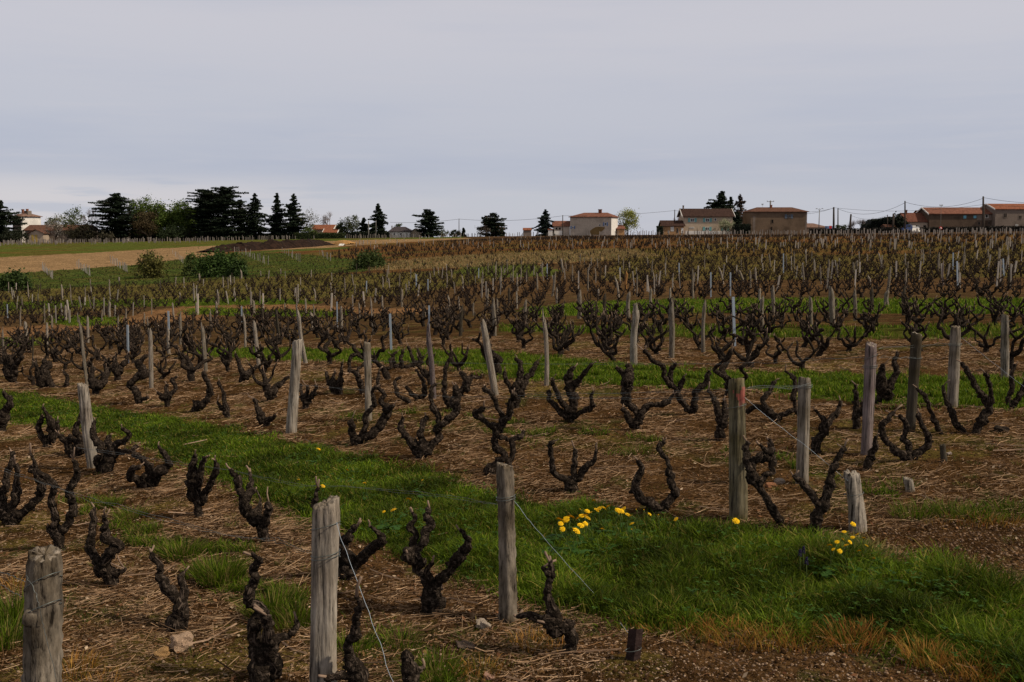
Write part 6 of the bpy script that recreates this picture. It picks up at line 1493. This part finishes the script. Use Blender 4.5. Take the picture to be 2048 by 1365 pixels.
def hedge(px0, px1, pt, pyb, Y, depth, label, seed, c0, c1, tops=None, name='hedge', s=.3, dens=22, lift=.0):
    r = np.random.default_rng(seed); A = at(px0, pyb, Y); z0 = float(hz(A[0], Y)) - .3
    o = empty(name, (A[0], Y, z0), label, 'hedge', 'hedges on the ridge')
    W = (px1 - px0) * Y / F
    tops = tops or [(px0, pt), (px1, pt)]
    tx_ = np.array([(a - px0) * Y / F for a, b in tops]); tz = np.array([at(a, b, Y)[2] - z0 for a, b in tops])
    H = lambda x: np.interp(x, tx_, tz)
    mb = MB(); nseg = 24; xs = np.linspace(.15, W - .15, nseg)
    Vv = []
    for x in xs: hh_ = H(x) - .15; Vv += [[x, .2, 0], [x, .2, hh_], [x, depth - .2, hh_], [x, depth - .2, 0]]
    f = [[4 * k + j, 4 * k + j + 1, 4 * k + j + 5, 4 * k + j + 4] for k in range(nseg - 1) for j in range(3)] + [[0, 3, 2, 1], [4 * nseg - 4, 4 * nseg - 3, 4 * nseg - 2, 4 * nseg - 1]]
    cc = np.tile(np.array(c0), (len(Vv), 1)); mb.add(np.array(Vv), np.array(f), 0, cc)
    hm = tz.max(); n = int(dens * (W * hm + W * depth))
    x = r.uniform(0, W, n); top = r.random(n) < depth / (hm + depth)
    z = np.where(top, H(x), r.random(n) * H(x)); y = np.where(top, r.uniform(0, depth, n), r.choice([0., depth], n, p=[.8, .2]))
    C = np.stack([x, y, z], 1) + r.normal(0, .09, (n, 3))
    leafcloud(mb, C, s, r, c0, c1, .0, 1.3)
    mb.build('foliage', m_leafc, o, smooth=False)
    return o
# left group
conifer(-2, 399, 90, 322, 'dark spreading cedar cut by the left picture edge', 1, 'cedar', 'cedar_tree', low=.1)
conifer(237, 385, 96, 318, 'layered black cedar left of the green tree row', 2, 'cedar', 'cedar_tree', low=.1)
conifer(413, 379, 66, 320, 'left cedar of the broad cedar clump, with one long low branch', 3, 'flat', 'cedar_tree', low=.05)
conifer(450, 375, 84, 316, 'flat-topped main cedar of the broad cedar clump', 4, 'flat', 'cedar_tree', low=.05)
conifer(512, 385, 58, 319, 'dark spruce with narrow spire right of the broad cedar clump', 5, 'spruce', low=.05)
conifer(482, 398, 50, 325, 'right shoulder cedar of the broad cedar clump', 15, 'cedar', 'cedar_tree', low=.05)
conifer(556, 385, 54, 322, 'left of twin tall open conifers with see-through crowns', 6, 'open', low=.12)
conifer(589, 386, 60, 319, 'right of twin tall open conifers with see-through crowns', 7, 'open', low=.10)
conifer(728, 434, 30, 316, 'small dark fir left of the pointed conifer', 8, 'spruce', low=.04)
conifer(757, 406, 48, 315, 'pointed dense conifer left of the white bungalow', 9, 'spruce', low=.03)
conifer(856, 418, 56, 310, 'spreading cedar right of the white bungalow', 10, 'cedar', 'cedar_tree', low=.06)
conifer(984, 425, 52, 308, 'browning cedar standing alone on the ridge', 11, 'cedar', 'cedar_tree', low=.05, hi=(.075,.045,.03))
conifer(1090, 418, 44, 309, 'blue-green spruce left of the low annex', 12, 'spruce', low=.03, c0=(.012,.022,.019), c1=(.028,.044,.036))
conifer(1441, 382, 84, 330, 'cedar leaning above the roof with long left branches', 13, 'open', 'cedar_tree', low=.25, skew=.5)
conifer(1460, 392, 34, 335, 'narrow dark fir behind the leaning cedar', 14, 'spruce', low=.15)
conifer(1479, 387, 42, 332, 'sparse rust-brown half-bare conifer right of the leaning cedar', 16, 'open', low=.12, c0=(.05,.034,.026), c1=(.10,.070,.052), bare=.45)
conifer(1474, 428, 40, 324, 'low dark fir between leaning cedar and stone house', 17, 'spruce', low=.05)
conifer(927, 456, 12, 312, 'very small fir right of the lone thin pole', 18, 'spruce', low=.03)
conifer(1004, 456, 14, 312, 'small shrub-like fir at right foot of the browning cedar', 19, 'spruce', low=.03, c0=(.04,.03,.022), c1=(.07,.05,.04))
GR0, GR1, GRH = (.042,.075,.012), (.11,.165,.03), (.19,.23,.05)
for k, (px, pt, w_) in enumerate(((278,400,38),(300,399,38),(322,404,36),(345,408,36),(366,404,40),(384,413,30))):
    broadleaf(px, pt, w_, 477, 326 + k % 2 * 3, None, 30 + k, GR0, GR1, 54, 60, .36, hi=GRH, group='green tree row', trunk=.12)['label'] = ['first green leafy tree right of the layered black cedar','second green leafy tree from the layered cedar','third green leafy tree from the layered cedar, shorter','middle-right green leafy tree of the row, shorter','tall rounded green tree near right end of the row','small green tree at right end of the leafy row'][k]
broadleaf(295, 424, 52, 479, 316, 'brownish budding tree in front of the green tree row', 37, (.055,.040,.020), (.095,.070,.034), 40, 40, .34)
broadleaf(349, 455, 60, 479, 314, 'low dark green shrubbery at foot of the green tree row', 38, (.016,.026,.010), (.034,.052,.018), 40, 40, .3, name='shrubbery', cat='shrub', trunk=.05)
broadleaf(148, 417, 46, 478, 335, 'pale green airy tree behind the farm barn', 39, (.06,.085,.028), (.13,.16,.065), 34, 40, .34, trunk=.18)
broadleaf(110, 430, 34, 478, 330, 'yellow-green tree left of the pale green airy tree', 40, (.06,.085,.024), (.12,.145,.045), 28, 36, .32)
broadleaf(112, 437, 38, 481, 309, 'white blossoming tree before the brown barn roof', 41, (.22,.20,.18), (.42,.38,.35), 34, 26, .24, trunk=.25, hi=(.08,.07,.04), khi=.3)
broadleaf(140, 450, 60, 480, 322, 'olive bush mass behind the farm barn roof', 46, (.030,.034,.014), (.07,.075,.03), 36, 44, .32, name='shrubbery', cat='shrub', trunk=.05)
broadleaf(395, 430, 40, 478, 331, 'dark leafy tree filling the gap before the broad cedar clump', 49, (.018,.030,.010), (.045,.068,.02), 36, 44, .34, trunk=.1)
bare_tree(188, 421, 36, 478, 325, 'leafless tree left of the layered black cedar', 42, (.15,.115,.105))
broadleaf(165, 447, 66, 481, 312, 'dark brown-green bush mass left of the layered black cedar', 43, (.022,.020,.011), (.045,.042,.022), 44, 44, .3, name='shrubbery', cat='shrub', trunk=.05)
broadleaf(215, 464, 30, 481, 311, 'small greyish shrub under the layered black cedar', 44, (.05,.048,.03), (.10,.09,.06), 20, 30, .26, name='shrubbery', cat='shrub', trunk=.05)
broadleaf(30, 462, 50, 484, 312, 'dark shrub in front of the country house', 45, (.014,.018,.010), (.030,.036,.018), 30, 40, .3, name='shrubbery', cat='shrub', trunk=.05)
broadleaf(618, 421, 36, 473, 318, 'pale grey-green budding tree right of the twin conifers', 46, (.075,.078,.04), (.13,.13,.07), 34, 20, .26, trunk=.2)
bare_tree(664, 427, 36, 472, 328, 'rounded leafless tree behind the orange-roofed villa', 47, (.20,.165,.155))
broadleaf(620, 456, 30, 473, 311, 'bright green garden shrub left of the orange-roofed villa', 48, (.05,.075,.018), (.10,.13,.035), 26, 34, .26, name='shrubbery', cat='shrub', trunk=.05)
hedge(588, 690, 467, 475, 309, 1.2, 'long low green hedge in front of the orange-roofed villa', 50, (.030,.042,.014), (.07,.085,.03))
broadleaf(684, 440, 26, 473, 318, 'small dark evergreen right of the orange-roofed villa', 51, (.016,.024,.012), (.036,.050,.022), 24, 40, .3, trunk=.1)
broadleaf(703, 431, 36, 473, 320, 'grey-green tree between villa and pointed conifer', 52, (.06,.075,.035), (.12,.135,.065), 30, 36, .3, trunk=.15)
hedge(690, 778, 465, 474, 311, 1.5, 'dark low hedge running to the white bungalow', 53, (.010,.015,.009), (.024,.032,.016))
broadleaf(797, 448, 20, 470, 330, 'small green tree behind the slate roof', 54, (.05,.07,.025), (.09,.115,.04), 18, 30, .28)
broadleaf(882, 456, 30, 470, 312, 'light green shrub right of the spreading cedar', 55, (.045,.06,.024), (.09,.11,.045), 20, 30, .26, name='shrubbery', cat='shrub', trunk=.06)
broadleaf(912, 461, 26, 470, 311, 'dark low shrub at foot of the lone thin pole', 56, (.016,.024,.012), (.04,.05,.022), 20, 30, .26, name='shrubbery', cat='shrub', trunk=.06)
broadleaf(972, 452, 38, 470, 306, 'brown leafless shrub in front of the browning cedar', 57, (.06,.042,.034), (.11,.085,.07), 30, 26, .24, name='shrubbery', cat='shrub', trunk=.06)
broadleaf(1256, 422, 40, 469, 316, 'yellow-green willow right of the stained farmhouse', 58, (.17,.19,.035), (.34,.36,.085), 46, 46, .26, name='willow_tree', trunk=.2, hi=(.44,.44,.15))
broadleaf(1454, 437, 30, 469, 304, 'white blossoming small tree before the turquoise-shuttered house', 59, (.20,.22,.12), (.42,.42,.29), 30, 34, .22, trunk=.2)
hedge(1314, 1327, 454, 468, 303, 2.5, 'clipped dark block hedge left of the ochre lean-to', 60, (.012,.018,.010), (.030,.040,.020))
hedge(1466, 1502, 450, 468, 302, 1.8, 'dark clipped hedge between the two houses right of centre', 61, (.007,.011,.007), (.018,.025,.013))
hedge(1732, 1770, 449, 466, 284, 5, 'black stepped hedge left of the maroon-roofed house', 62, (.005,.008,.006), (.014,.020,.012), tops=[(1732,450),(1741.5,450),(1742,442),(1755,440),(1770,438.5)])
hedge(1766, 1786, 437, 466, 283, 4, 'taller right block of the black stepped hedge', 65, (.005,.008,.006), (.014,.020,.012), tops=[(1766,439),(1776,436),(1786,435)])
broadleaf(1795, 430.5, 32, 466, 281, 'round black evergreen beside the stepped hedge', 63, (.006,.010,.007), (.018,.026,.014), 34, 60, .34, trunk=.05)
broadleaf(1681, 449, 22, 463, 296, 'small green tree near the pair of poles', 64, (.045,.06,.026), (.085,.105,.05), 20, 34, .24, trunk=.15)
for k, (px, pt, w_) in enumerate(((1708,446,16),(1722,443,18),(1738,440,18))): bare_tree(px, pt, w_, 463, 305, ['small leafless tree right of the leaning pole','middle small leafless tree left of the stepped hedge','leafless tree touching the stepped hedge'][k], 70 + k, (.15,.125,.125))
bare_tree(1352, 437, 14, 460, 325, 'tiny reddish leafless tree behind the ochre lean-to', 74, (.17,.10,.10))
hedge(190, 625, 464, 476, 333, 2.0, 'dark undergrowth hedge running beneath the cedars and green trees', 67, (.012,.016,.009), (.030,.036,.018), tops=[(190,466),(280,460),(390,461),(400,466),(520,468),(625,467)], dens=12)
hedge(-10, 200, 470, 482, 331, 2.0, 'dark undergrowth hedge behind the country house and farm barn', 68, (.014,.017,.009), (.034,.036,.018), tops=[(-10,470),(60,472),(200,462)], dens=12)
# dark strip of hedge-like vines along the right ridge
hedge(1620, 2075, 455, 465, 268, 1.6, 'long low dark hedge along the road before the right-hand houses', 66, (.010,.009,.007), (.026,.023,.018), tops=[(1620,459),(1700,458.5),(1810,457),(1900,455.5),(2075,453)], dens=16)
# bushes in the dip
bush(303, 494, 66, 556, 'round olive bush in the green dip', 80, (.060,.062,.014), (.135,.125,.032), 70, 30, .17, hi=(.15,.14,.04))
bush(440, 499, 96, 553, 'wide dense green bush right of the olive one', 81, (.022,.050,.010), (.06,.10,.020), 120, 44, .18)
bush(385, 500, 36, 552, 'thin pale green sapling clump at left of the wide bush', 82, (.05,.075,.018), (.10,.125,.03), 34, 34, .16)
bush(475, 515, 44, 553, 'lower right lobe bush beside the wide dense bush', 83, (.025,.05,.012), (.055,.09,.02), 50, 50, .17)
bush(738, 498, 76, 538, 'green bush by the far vineyard edge', 84, (.034,.056,.014), (.075,.10,.026), 80, 34, .17)
bush(26, 534, 72, 581, 'dark green bush at left picture edge', 85, (.026,.050,.012), (.062,.095,.022), 90, 40, .16)
# ------------------------------------------------------------------ earth heap
m_earth = M('dark_compost', (.016,.010,.008), .98, .4, .9, bump=1., bscale=4, dark=(.032,.018,.013), dscale=1.5)
m_sand = M('ochre_sand', (.36,.20,.075), .95, .25, 1.5)
def heap(name, label, pts, mat, seed, wid):
    """pts: (px, py_base, py_top) along the foot of the heap"""
    r = np.random.default_rng(seed); Q = []
    for px, pb, pt in pts: B = G(px, pb); h_ = at(px, pt, B[1] + wid * .5)[2] - B[2] + .3; Q.append([B[0], B[1], max(h_, .02)])
    Q = smooth_path(np.array(Q), 9); n = len(Q); m = 21; V = []
    T_ = np.gradient(Q[:, :2], axis=0); T_ /= np.linalg.norm(T_, axis=1)[:, None]; Nn = np.stack([-T_[:, 1], T_[:, 0]], 1)
    for k in range(n):
        for j in range(m):
            u = j / (m - 1); s_ = math.sin(math.pi * u) ** .8
            x, y = Q[k, :2] + Nn[k] * wid * u
            V.append([x, y, float(hz(x, y)) - .1 + s_ * Q[k, 2] + s_ * (.16 * float(nz(np.array(x), np.array(y), 2.2, seed)) + .12 * float(nz(np.array(x), np.array(y), .9, seed + 1)) + r.normal(0, .05))])
    i_ = np.arange(n - 1)[:, None] * m; k = np.arange(m - 1)[None]
    mb = MB(); mb.add(np.array(V), np.stack([i_ + k, i_ + m + k, i_ + m + k + 1, i_ + k + 1], -1).reshape(-1, 4))
    return tag(mb.build(name, mat), label, 'heap', 'earth heaps')
heap('compost_heap', 'long dark lumpy compost heap on the tilled field', [(446,505,503),(470,503,492),(495,502,487),(515,501,489),(530,500,486),(550,499,488),(568,498,482),(585,497,485),(600,496,482),(618,495,484),(630,494,481),(650,492,481),(664,491,484),(676,490.5,489)], m_earth, 91, 5.5)
heap('sand_heap', 'small ochre sand heap at right end of the compost heap', [(660,489.5,487),(668,489.5,483.5),(676,489.8,485),(687,490,489)], m_sand, 92, 4)
heap('rubble_pile', 'tiny white rubble pile right of the ochre sand heap', [(677,492,491),(681,492,490),(686,492,491)], m_white, 93, 1.2)
# ------------------------------------------------------------------ poles and overhead lines
m_pole = M('pole_wood', (.062,.050,.042), .9, .25, 2, stretch=(6, 6, 1)); m_conc = M('pole_concrete', (.20,.19,.18), .9, .15, 2); m_line = M('power_line', (.045,.045,.05), .7, .0)
def pole(px, pt, pb, Y, label, w=.16, lean=0., mat=None, arm=None, name='utility_pole'):
    A = at(px, pb, Y); z0 = min(float(hz(A[0], Y)), A[2]) - .2; T = at(px + lean, pt, Y)
    o = empty(name, (A[0], Y, z0), label, 'pole', 'poles on the ridge')
    h = T[2] - z0; mb = MB(); P = np.array([[0, 0, 0], [(T[0] - A[0]) / 2, 0, h / 2], [T[0] - A[0], 0, h]])
    mb.add(*tube(P, [w * 1.15, w, w * .8], 10)); mb.build('shaft', mat or m_pole, o)
    if arm:
        aw = arm * Y / F
        mb = MB(); mb.add(*box(T[0] - A[0] - aw / 2, T[0] - A[0] + aw / 2, -.08, .08, h - .35, h - .2)); mb.build('crossarm', mat or m_pole, o, smooth=False)
        for q in (-.46, 0, .46):
            mb = MB(); c = np.array([T[0] - A[0] + q * aw, 0, h - .2]); mb.add(*tube(np.array([c, c + [0, 0, .15], c + [0, 0, .32]]), [.05, .08, .05], 8)); mb.build('insulator', m_conc, o)
    else:
        mb = MB(); c = np.array([T[0] - A[0], -.12, h - .35]); mb.add(*tube(np.array([c, c + [0, -.12, .02], c + [0, -.2, .1]]), [.04, .05, .05], 6)); mb.build('insulator', m_conc, o)
    return T
pole(918, 438, 471, 309, 'lone thin pole between spreading and browning cedars', .11)
pole(1125.5, 431, 468, 302, 'slim pole in front of the low tiled annex', .14)
pole(1349.5, 420, 442, 318, 'dark pole rising behind the ochre lean-to', .15)
pole(1541, 402, 415, 320, 'power pole with crossarm above the stone house roof', .28, arm=14, mat=m_conc)
pole(1667.5, 415, 463, 296, 'thick left pole of the close pair', .30)
pole(1676, 417, 463, 299, 'thinner right pole of the close pair', .18)
pole(1699, 429, 463, 294, 'tapering pole leaning slightly right', .30, lean=3)
pole(1775, 430, 463, 275, 'thin pole in front of the stepped hedge', .12)
pole(1786, 428, 452, 279, 'short thick pole behind the garden wall', .32, lean=1)
pole(1810, 402.5, 468, 262, 'tall thin pole beside the maroon-roofed house', .20)
pole(1966.5, 393.5, 470, 255, 'tallest thick pole in front of the long barn', .26)
pole(1968.8, 408.5, 455, 278, 'slimmer pole right behind the tallest pole', .14)
pole(1882.5, 410, 430, 283, 'thin aerial mast on the long barn', .05, arm=6, mat=m_conc, name='aerial_mast')
pole(737, 443, 473, 306, 'pale concrete pole before the small dark fir', .16, mat=m_conc)
pole(752, 441, 472, 307, 'second concrete pole before the pointed conifer', .09, mat=m_conc)
pole(1525, 408.5, 417, 309, 'little aerial on left part of the stone house roof', .03, arm=3, mat=m_conc, name='aerial_mast')
# lamp pole with three curved arms
A = at(1637.5, 463, 297); T = at(1637.5, 421, 297); z0 = float(hz(A[0], 297)) - .2
o = empty('lamp_pole', (A[0], 297, z0), 'slim three-armed lamp pole right of the brown stone house', 'lamp pole')
h = T[2] - z0; mb = MB(); mb.add(*tube(np.array([[0, 0, 0], [0, 0, h / 2], [0, 0, h]]), [.16, .13, .1], 8)); mb.build('shaft', m_conc, o)
for q in (-1, 0, 1):
    mb = MB(); mb.add(*tube(smooth_path(np.array([[0, 0, h - .1], [q * .55, 0, h + .45], [q * .85 if q else 0, 0, h + .55]]), 5), .05, 5)); a_ = mb.build('arm', m_conc, o)
    mb = MB(); mb.add(*tube(np.array([[q * .8, 0, h + .52], [q * .95 + .0, 0, h + .46], [q * 1.1, 0, h + .36]]) + [0, -.05, 0], [.06, .12, .05], 8)); mb.build('lamp', m_conc, a_)
def line(label, a, b, sag, r=.04):
    P0, P1 = at(*a), at(*b); t_ = np.linspace(0, 1, 25)[:, None]
    P = P0 * (1 - t_) + P1 * t_; P[:, 2] -= (4 * t_ * (1 - t_))[:, 0] * sag
    mb = MB(); mb.add(*tube(P, r, 5)); tag(mb.build('overhead_line', m_line), label, 'power line', 'overhead lines')
line('overhead line from the bungalow to the lone thin pole', (780,445,311), (918,438.5,309), .5)
line('overhead line from lone thin pole to the annex pole', (918,438.5,309), (1125.5,432,302), .9)
line('overhead line from annex pole over the farmhouse to the right pole', (1125.5,432,302), (1349.5,421.5,318), .5)
line('short overhead line from dark pole to the turquoise-shuttered house', (1349.5,421.5,318), (1370,422.5,312), .1)
line('upper overhead line from the stone house to the pole pair', (1612,428,308), (1667.5,416,296), .35)
line('lower overhead line from the stone house to the pole pair', (1612,424.5,312), (1667.5,416.5,296), .3)
line('high overhead line from pole pair towards the tallest pole', (1667.5,415.8,296), (1966.5,409.5,256), 1.3, .035)
line('drooping overhead line from pole pair to the tall thin pole', (1676,418,299), (1810,406,262), 2.2)
line('drooping overhead line from tall thin pole to the tallest pole', (1810,404.5,262), (1966.5,397,255), 1.7)
line('overhead line from the tallest pole out at right', (1966.5,395.5,255), (2100,406,250), .5)
line('overhead line from the slim pole out at right', (1968.8,409,278), (2100,412,275), .4, .03)
line('thin overhead line from leaning pole to the hedge pole', (1701,431,294), (1775,431,275), 1.1, .03)
line('overhead line from short thick pole to the maroon-roofed house', (1787,429.5,279), (1815,433,283), .2, .03)
# ------------------------------------------------------------------ vehicles and signs on the ridge road
m_cwhite = M('white_car_paint', (.75,.72,.68), .35, .05, 2, spec=.5); m_cblue = M('blue_truck_paint', (.045,.075,.20), .4, .1, 2, spec=.5); m_tyre = M('tyre', (.012,.012,.012), .9, .1, 3); m_lamp = M('lamp_glass', (.30,.05,.04), .3, .1, 3)
def vehicle(px, py, Y, rot, label, name, cat, body, prof, W, glass, wheels, mat):
    A = at(px, py, Y); o = empty(name, (A[0], Y, A[2]), label, cat, 'vehicles on the ridge road', rad(rot))
    n = len(prof); P = np.array(prof)
    mb = MB(); a_ = np.column_stack([P[:, 0], np.full(n, -W / 2), P[:, 1]]); b_ = np.column_stack([P[:, 0], np.full(n, W / 2), P[:, 1]])
    kk = np.arange(n); k1 = (kk + 1) % n; c0, c1 = a_.mean(0), b_.mean(0)
    mb.add(np.vstack([a_, b_, [c0], [c1]]), [np.stack([kk, kk + n, k1 + n, k1], 1), np.vstack([np.stack([kk, k1, np.full(n, 2 * n)], 1), np.stack([k1 + n, kk + n, np.full(n, 2 * n + 1)], 1)])])
    mb.build('body', mat, o, smooth=False)
    for g in glass: mb = MB(); mb.add(*box(*g)); mb.build('window', m_glass, o, smooth=False)
    for x, r_ in wheels:
        for s_ in (-1, 1):
            mb = MB(); mb.add(*tube(np.array([[x, s_ * (W / 2 - .2), r_], [x, s_ * (W / 2 - .05), r_], [x, s_ * (W / 2 + .03), r_]]), [r_, r_, r_ * .92], 16)); w_ = mb.build('wheel', m_tyre, o)
            mb = MB(); mb.add(*tube(np.array([[x, s_ * (W / 2 + .02), r_], [x, s_ * (W / 2 + .035), r_], [x, s_ * (W / 2 + .05), r_]]), [r_ * .55, r_ * .55, r_ * .4], 12)); mb.build('rim', m_conc, w_)
    return o
Pz = at(1832, 466.5, 262)
vehicle(1832, 467.5, 262, 62, 'small rounded white car parked on the ridge road', 'white_car', 'car', None, [(-1.7,.3),(-1.8,.65),(-1.55,.95),(-1.0,1.35),(-.2,1.45),(.5,1.38),(.95,1.0),(1.6,.88),(1.75,.6),(1.7,.3)], 1.6, [(-.95,.4,-.83,-.79,1.0,1.28),(-.95,.4,.79,.83,1.0,1.28)], [(-1.1,.3),(1.1,.3)], m_cwhite)
o = vehicle(1820, 464.5, 268, 4, 'blue flatbed truck with white load behind the white car', 'blue_truck', 'truck', None, [(-2.4,.45),(-2.4,1.1),(-1.3,1.1),(-1.3,2.0),(-.2,2.0),(.1,1.15),(2.2,1.15),(2.2,.45)], 1.9, [(-1.2,-.35,-.97,-.93,1.35,1.85),(-1.2,-.35,.93,.97,1.35,1.85)], [(-1.6,.42),(1.5,.42)], m_cblue)
mb = MB(); mb.add(*box(.3, 1.2, -.7, .7, 1.16, 1.75)); mb.add(*box(1.3, 2.1, -.7, .7, 1.16, 1.42)); mb.build('load', m_cwhite, o, smooth=False)
m_red = M('red_sign', (.55,.05,.05), .5, .05, 2)
A = at(1880.5, 470, 258); T = at(1880.5, 457, 258)
o = empty('road_sign', A, 'small round red and white road sign on a thin post', 'road sign')
h = T[2] - A[2]; mb = MB(); mb.add(*tube(np.array([[0, 0, -.3], [0, 0, h * .5], [0, 0, h]]), .05, 6)); mb.build('post', m_conc, o)
mb = MB(); mb.add(*tube(np.array([[0, -.06, h], [0, -.08, h], [0, -.09, h]]), [.40, .40, .38], 20)); d_ = mb.build('disc', m_red, o)
mb = MB(); mb.add(*tube(np.array([[0, -.20, h], [0, -.21, h], [0, -.22, h]]), [.22, .22, .2], 16)); mb.build('white_centre', m_white, d_)
A = at(1660, 463, 292)
o = empty('trailer', A, 'small blue covered trailer beside the pair of poles', 'trailer')
mb = MB(); mb.add(*box(-.85, .75, 0, 2.2, .35, 1.5)); mb.build('cover', M('pale_blue_tarp', (.16,.24,.42), .7, .1, 2), o, smooth=False)
for s_ in (-.8, .7): mb = MB(); mb.add(*tube(np.array([[s_ - .1, 1, .3], [s_, 1, .3], [s_ + .1, 1, .3]]), .3, 12)); mb.build('wheel', m_tyre, o)
A = at(1660.5, 460, 290); o = empty('warning_sign', A, 'small red warning sign above the blue trailer', 'road sign')
mb = MB(); mb.add(*tube(np.array([[0, 0, -1.2], [0, 0, .2], [0, 0, .9]]), .05, 6)); mb.build('post', m_conc, o)
mb = MB(); mb.add(*box(-.35, .4, -.09, -.04, .3, 1.15)); mb.build('panel', m_red, o, smooth=False)
# white gate posts by the left cedar, garden fence by the turquoise house
fn = []
for px in (1377, 1394, 1411, 1428, 1431, 1446, 1462):
    A = at(px, 468, 300); T = at(px, 457.5, 300)
    mb = MB(); mb.add(*box(-.05, .05, -.05, .05, -.2, T[2] - A[2])); mb.add(*box(-.07, .07, -.07, .07, T[2] - A[2] + .002, T[2] - A[2] + .06))
    o = mb.build('fence_post', m_pole, smooth=False); o.location = tuple(A); tag(o, None, 'fence post', 'garden fence posts'); fn.append((px, 'thin post before the turquoise-shuttered house', o))
single_out(fn)
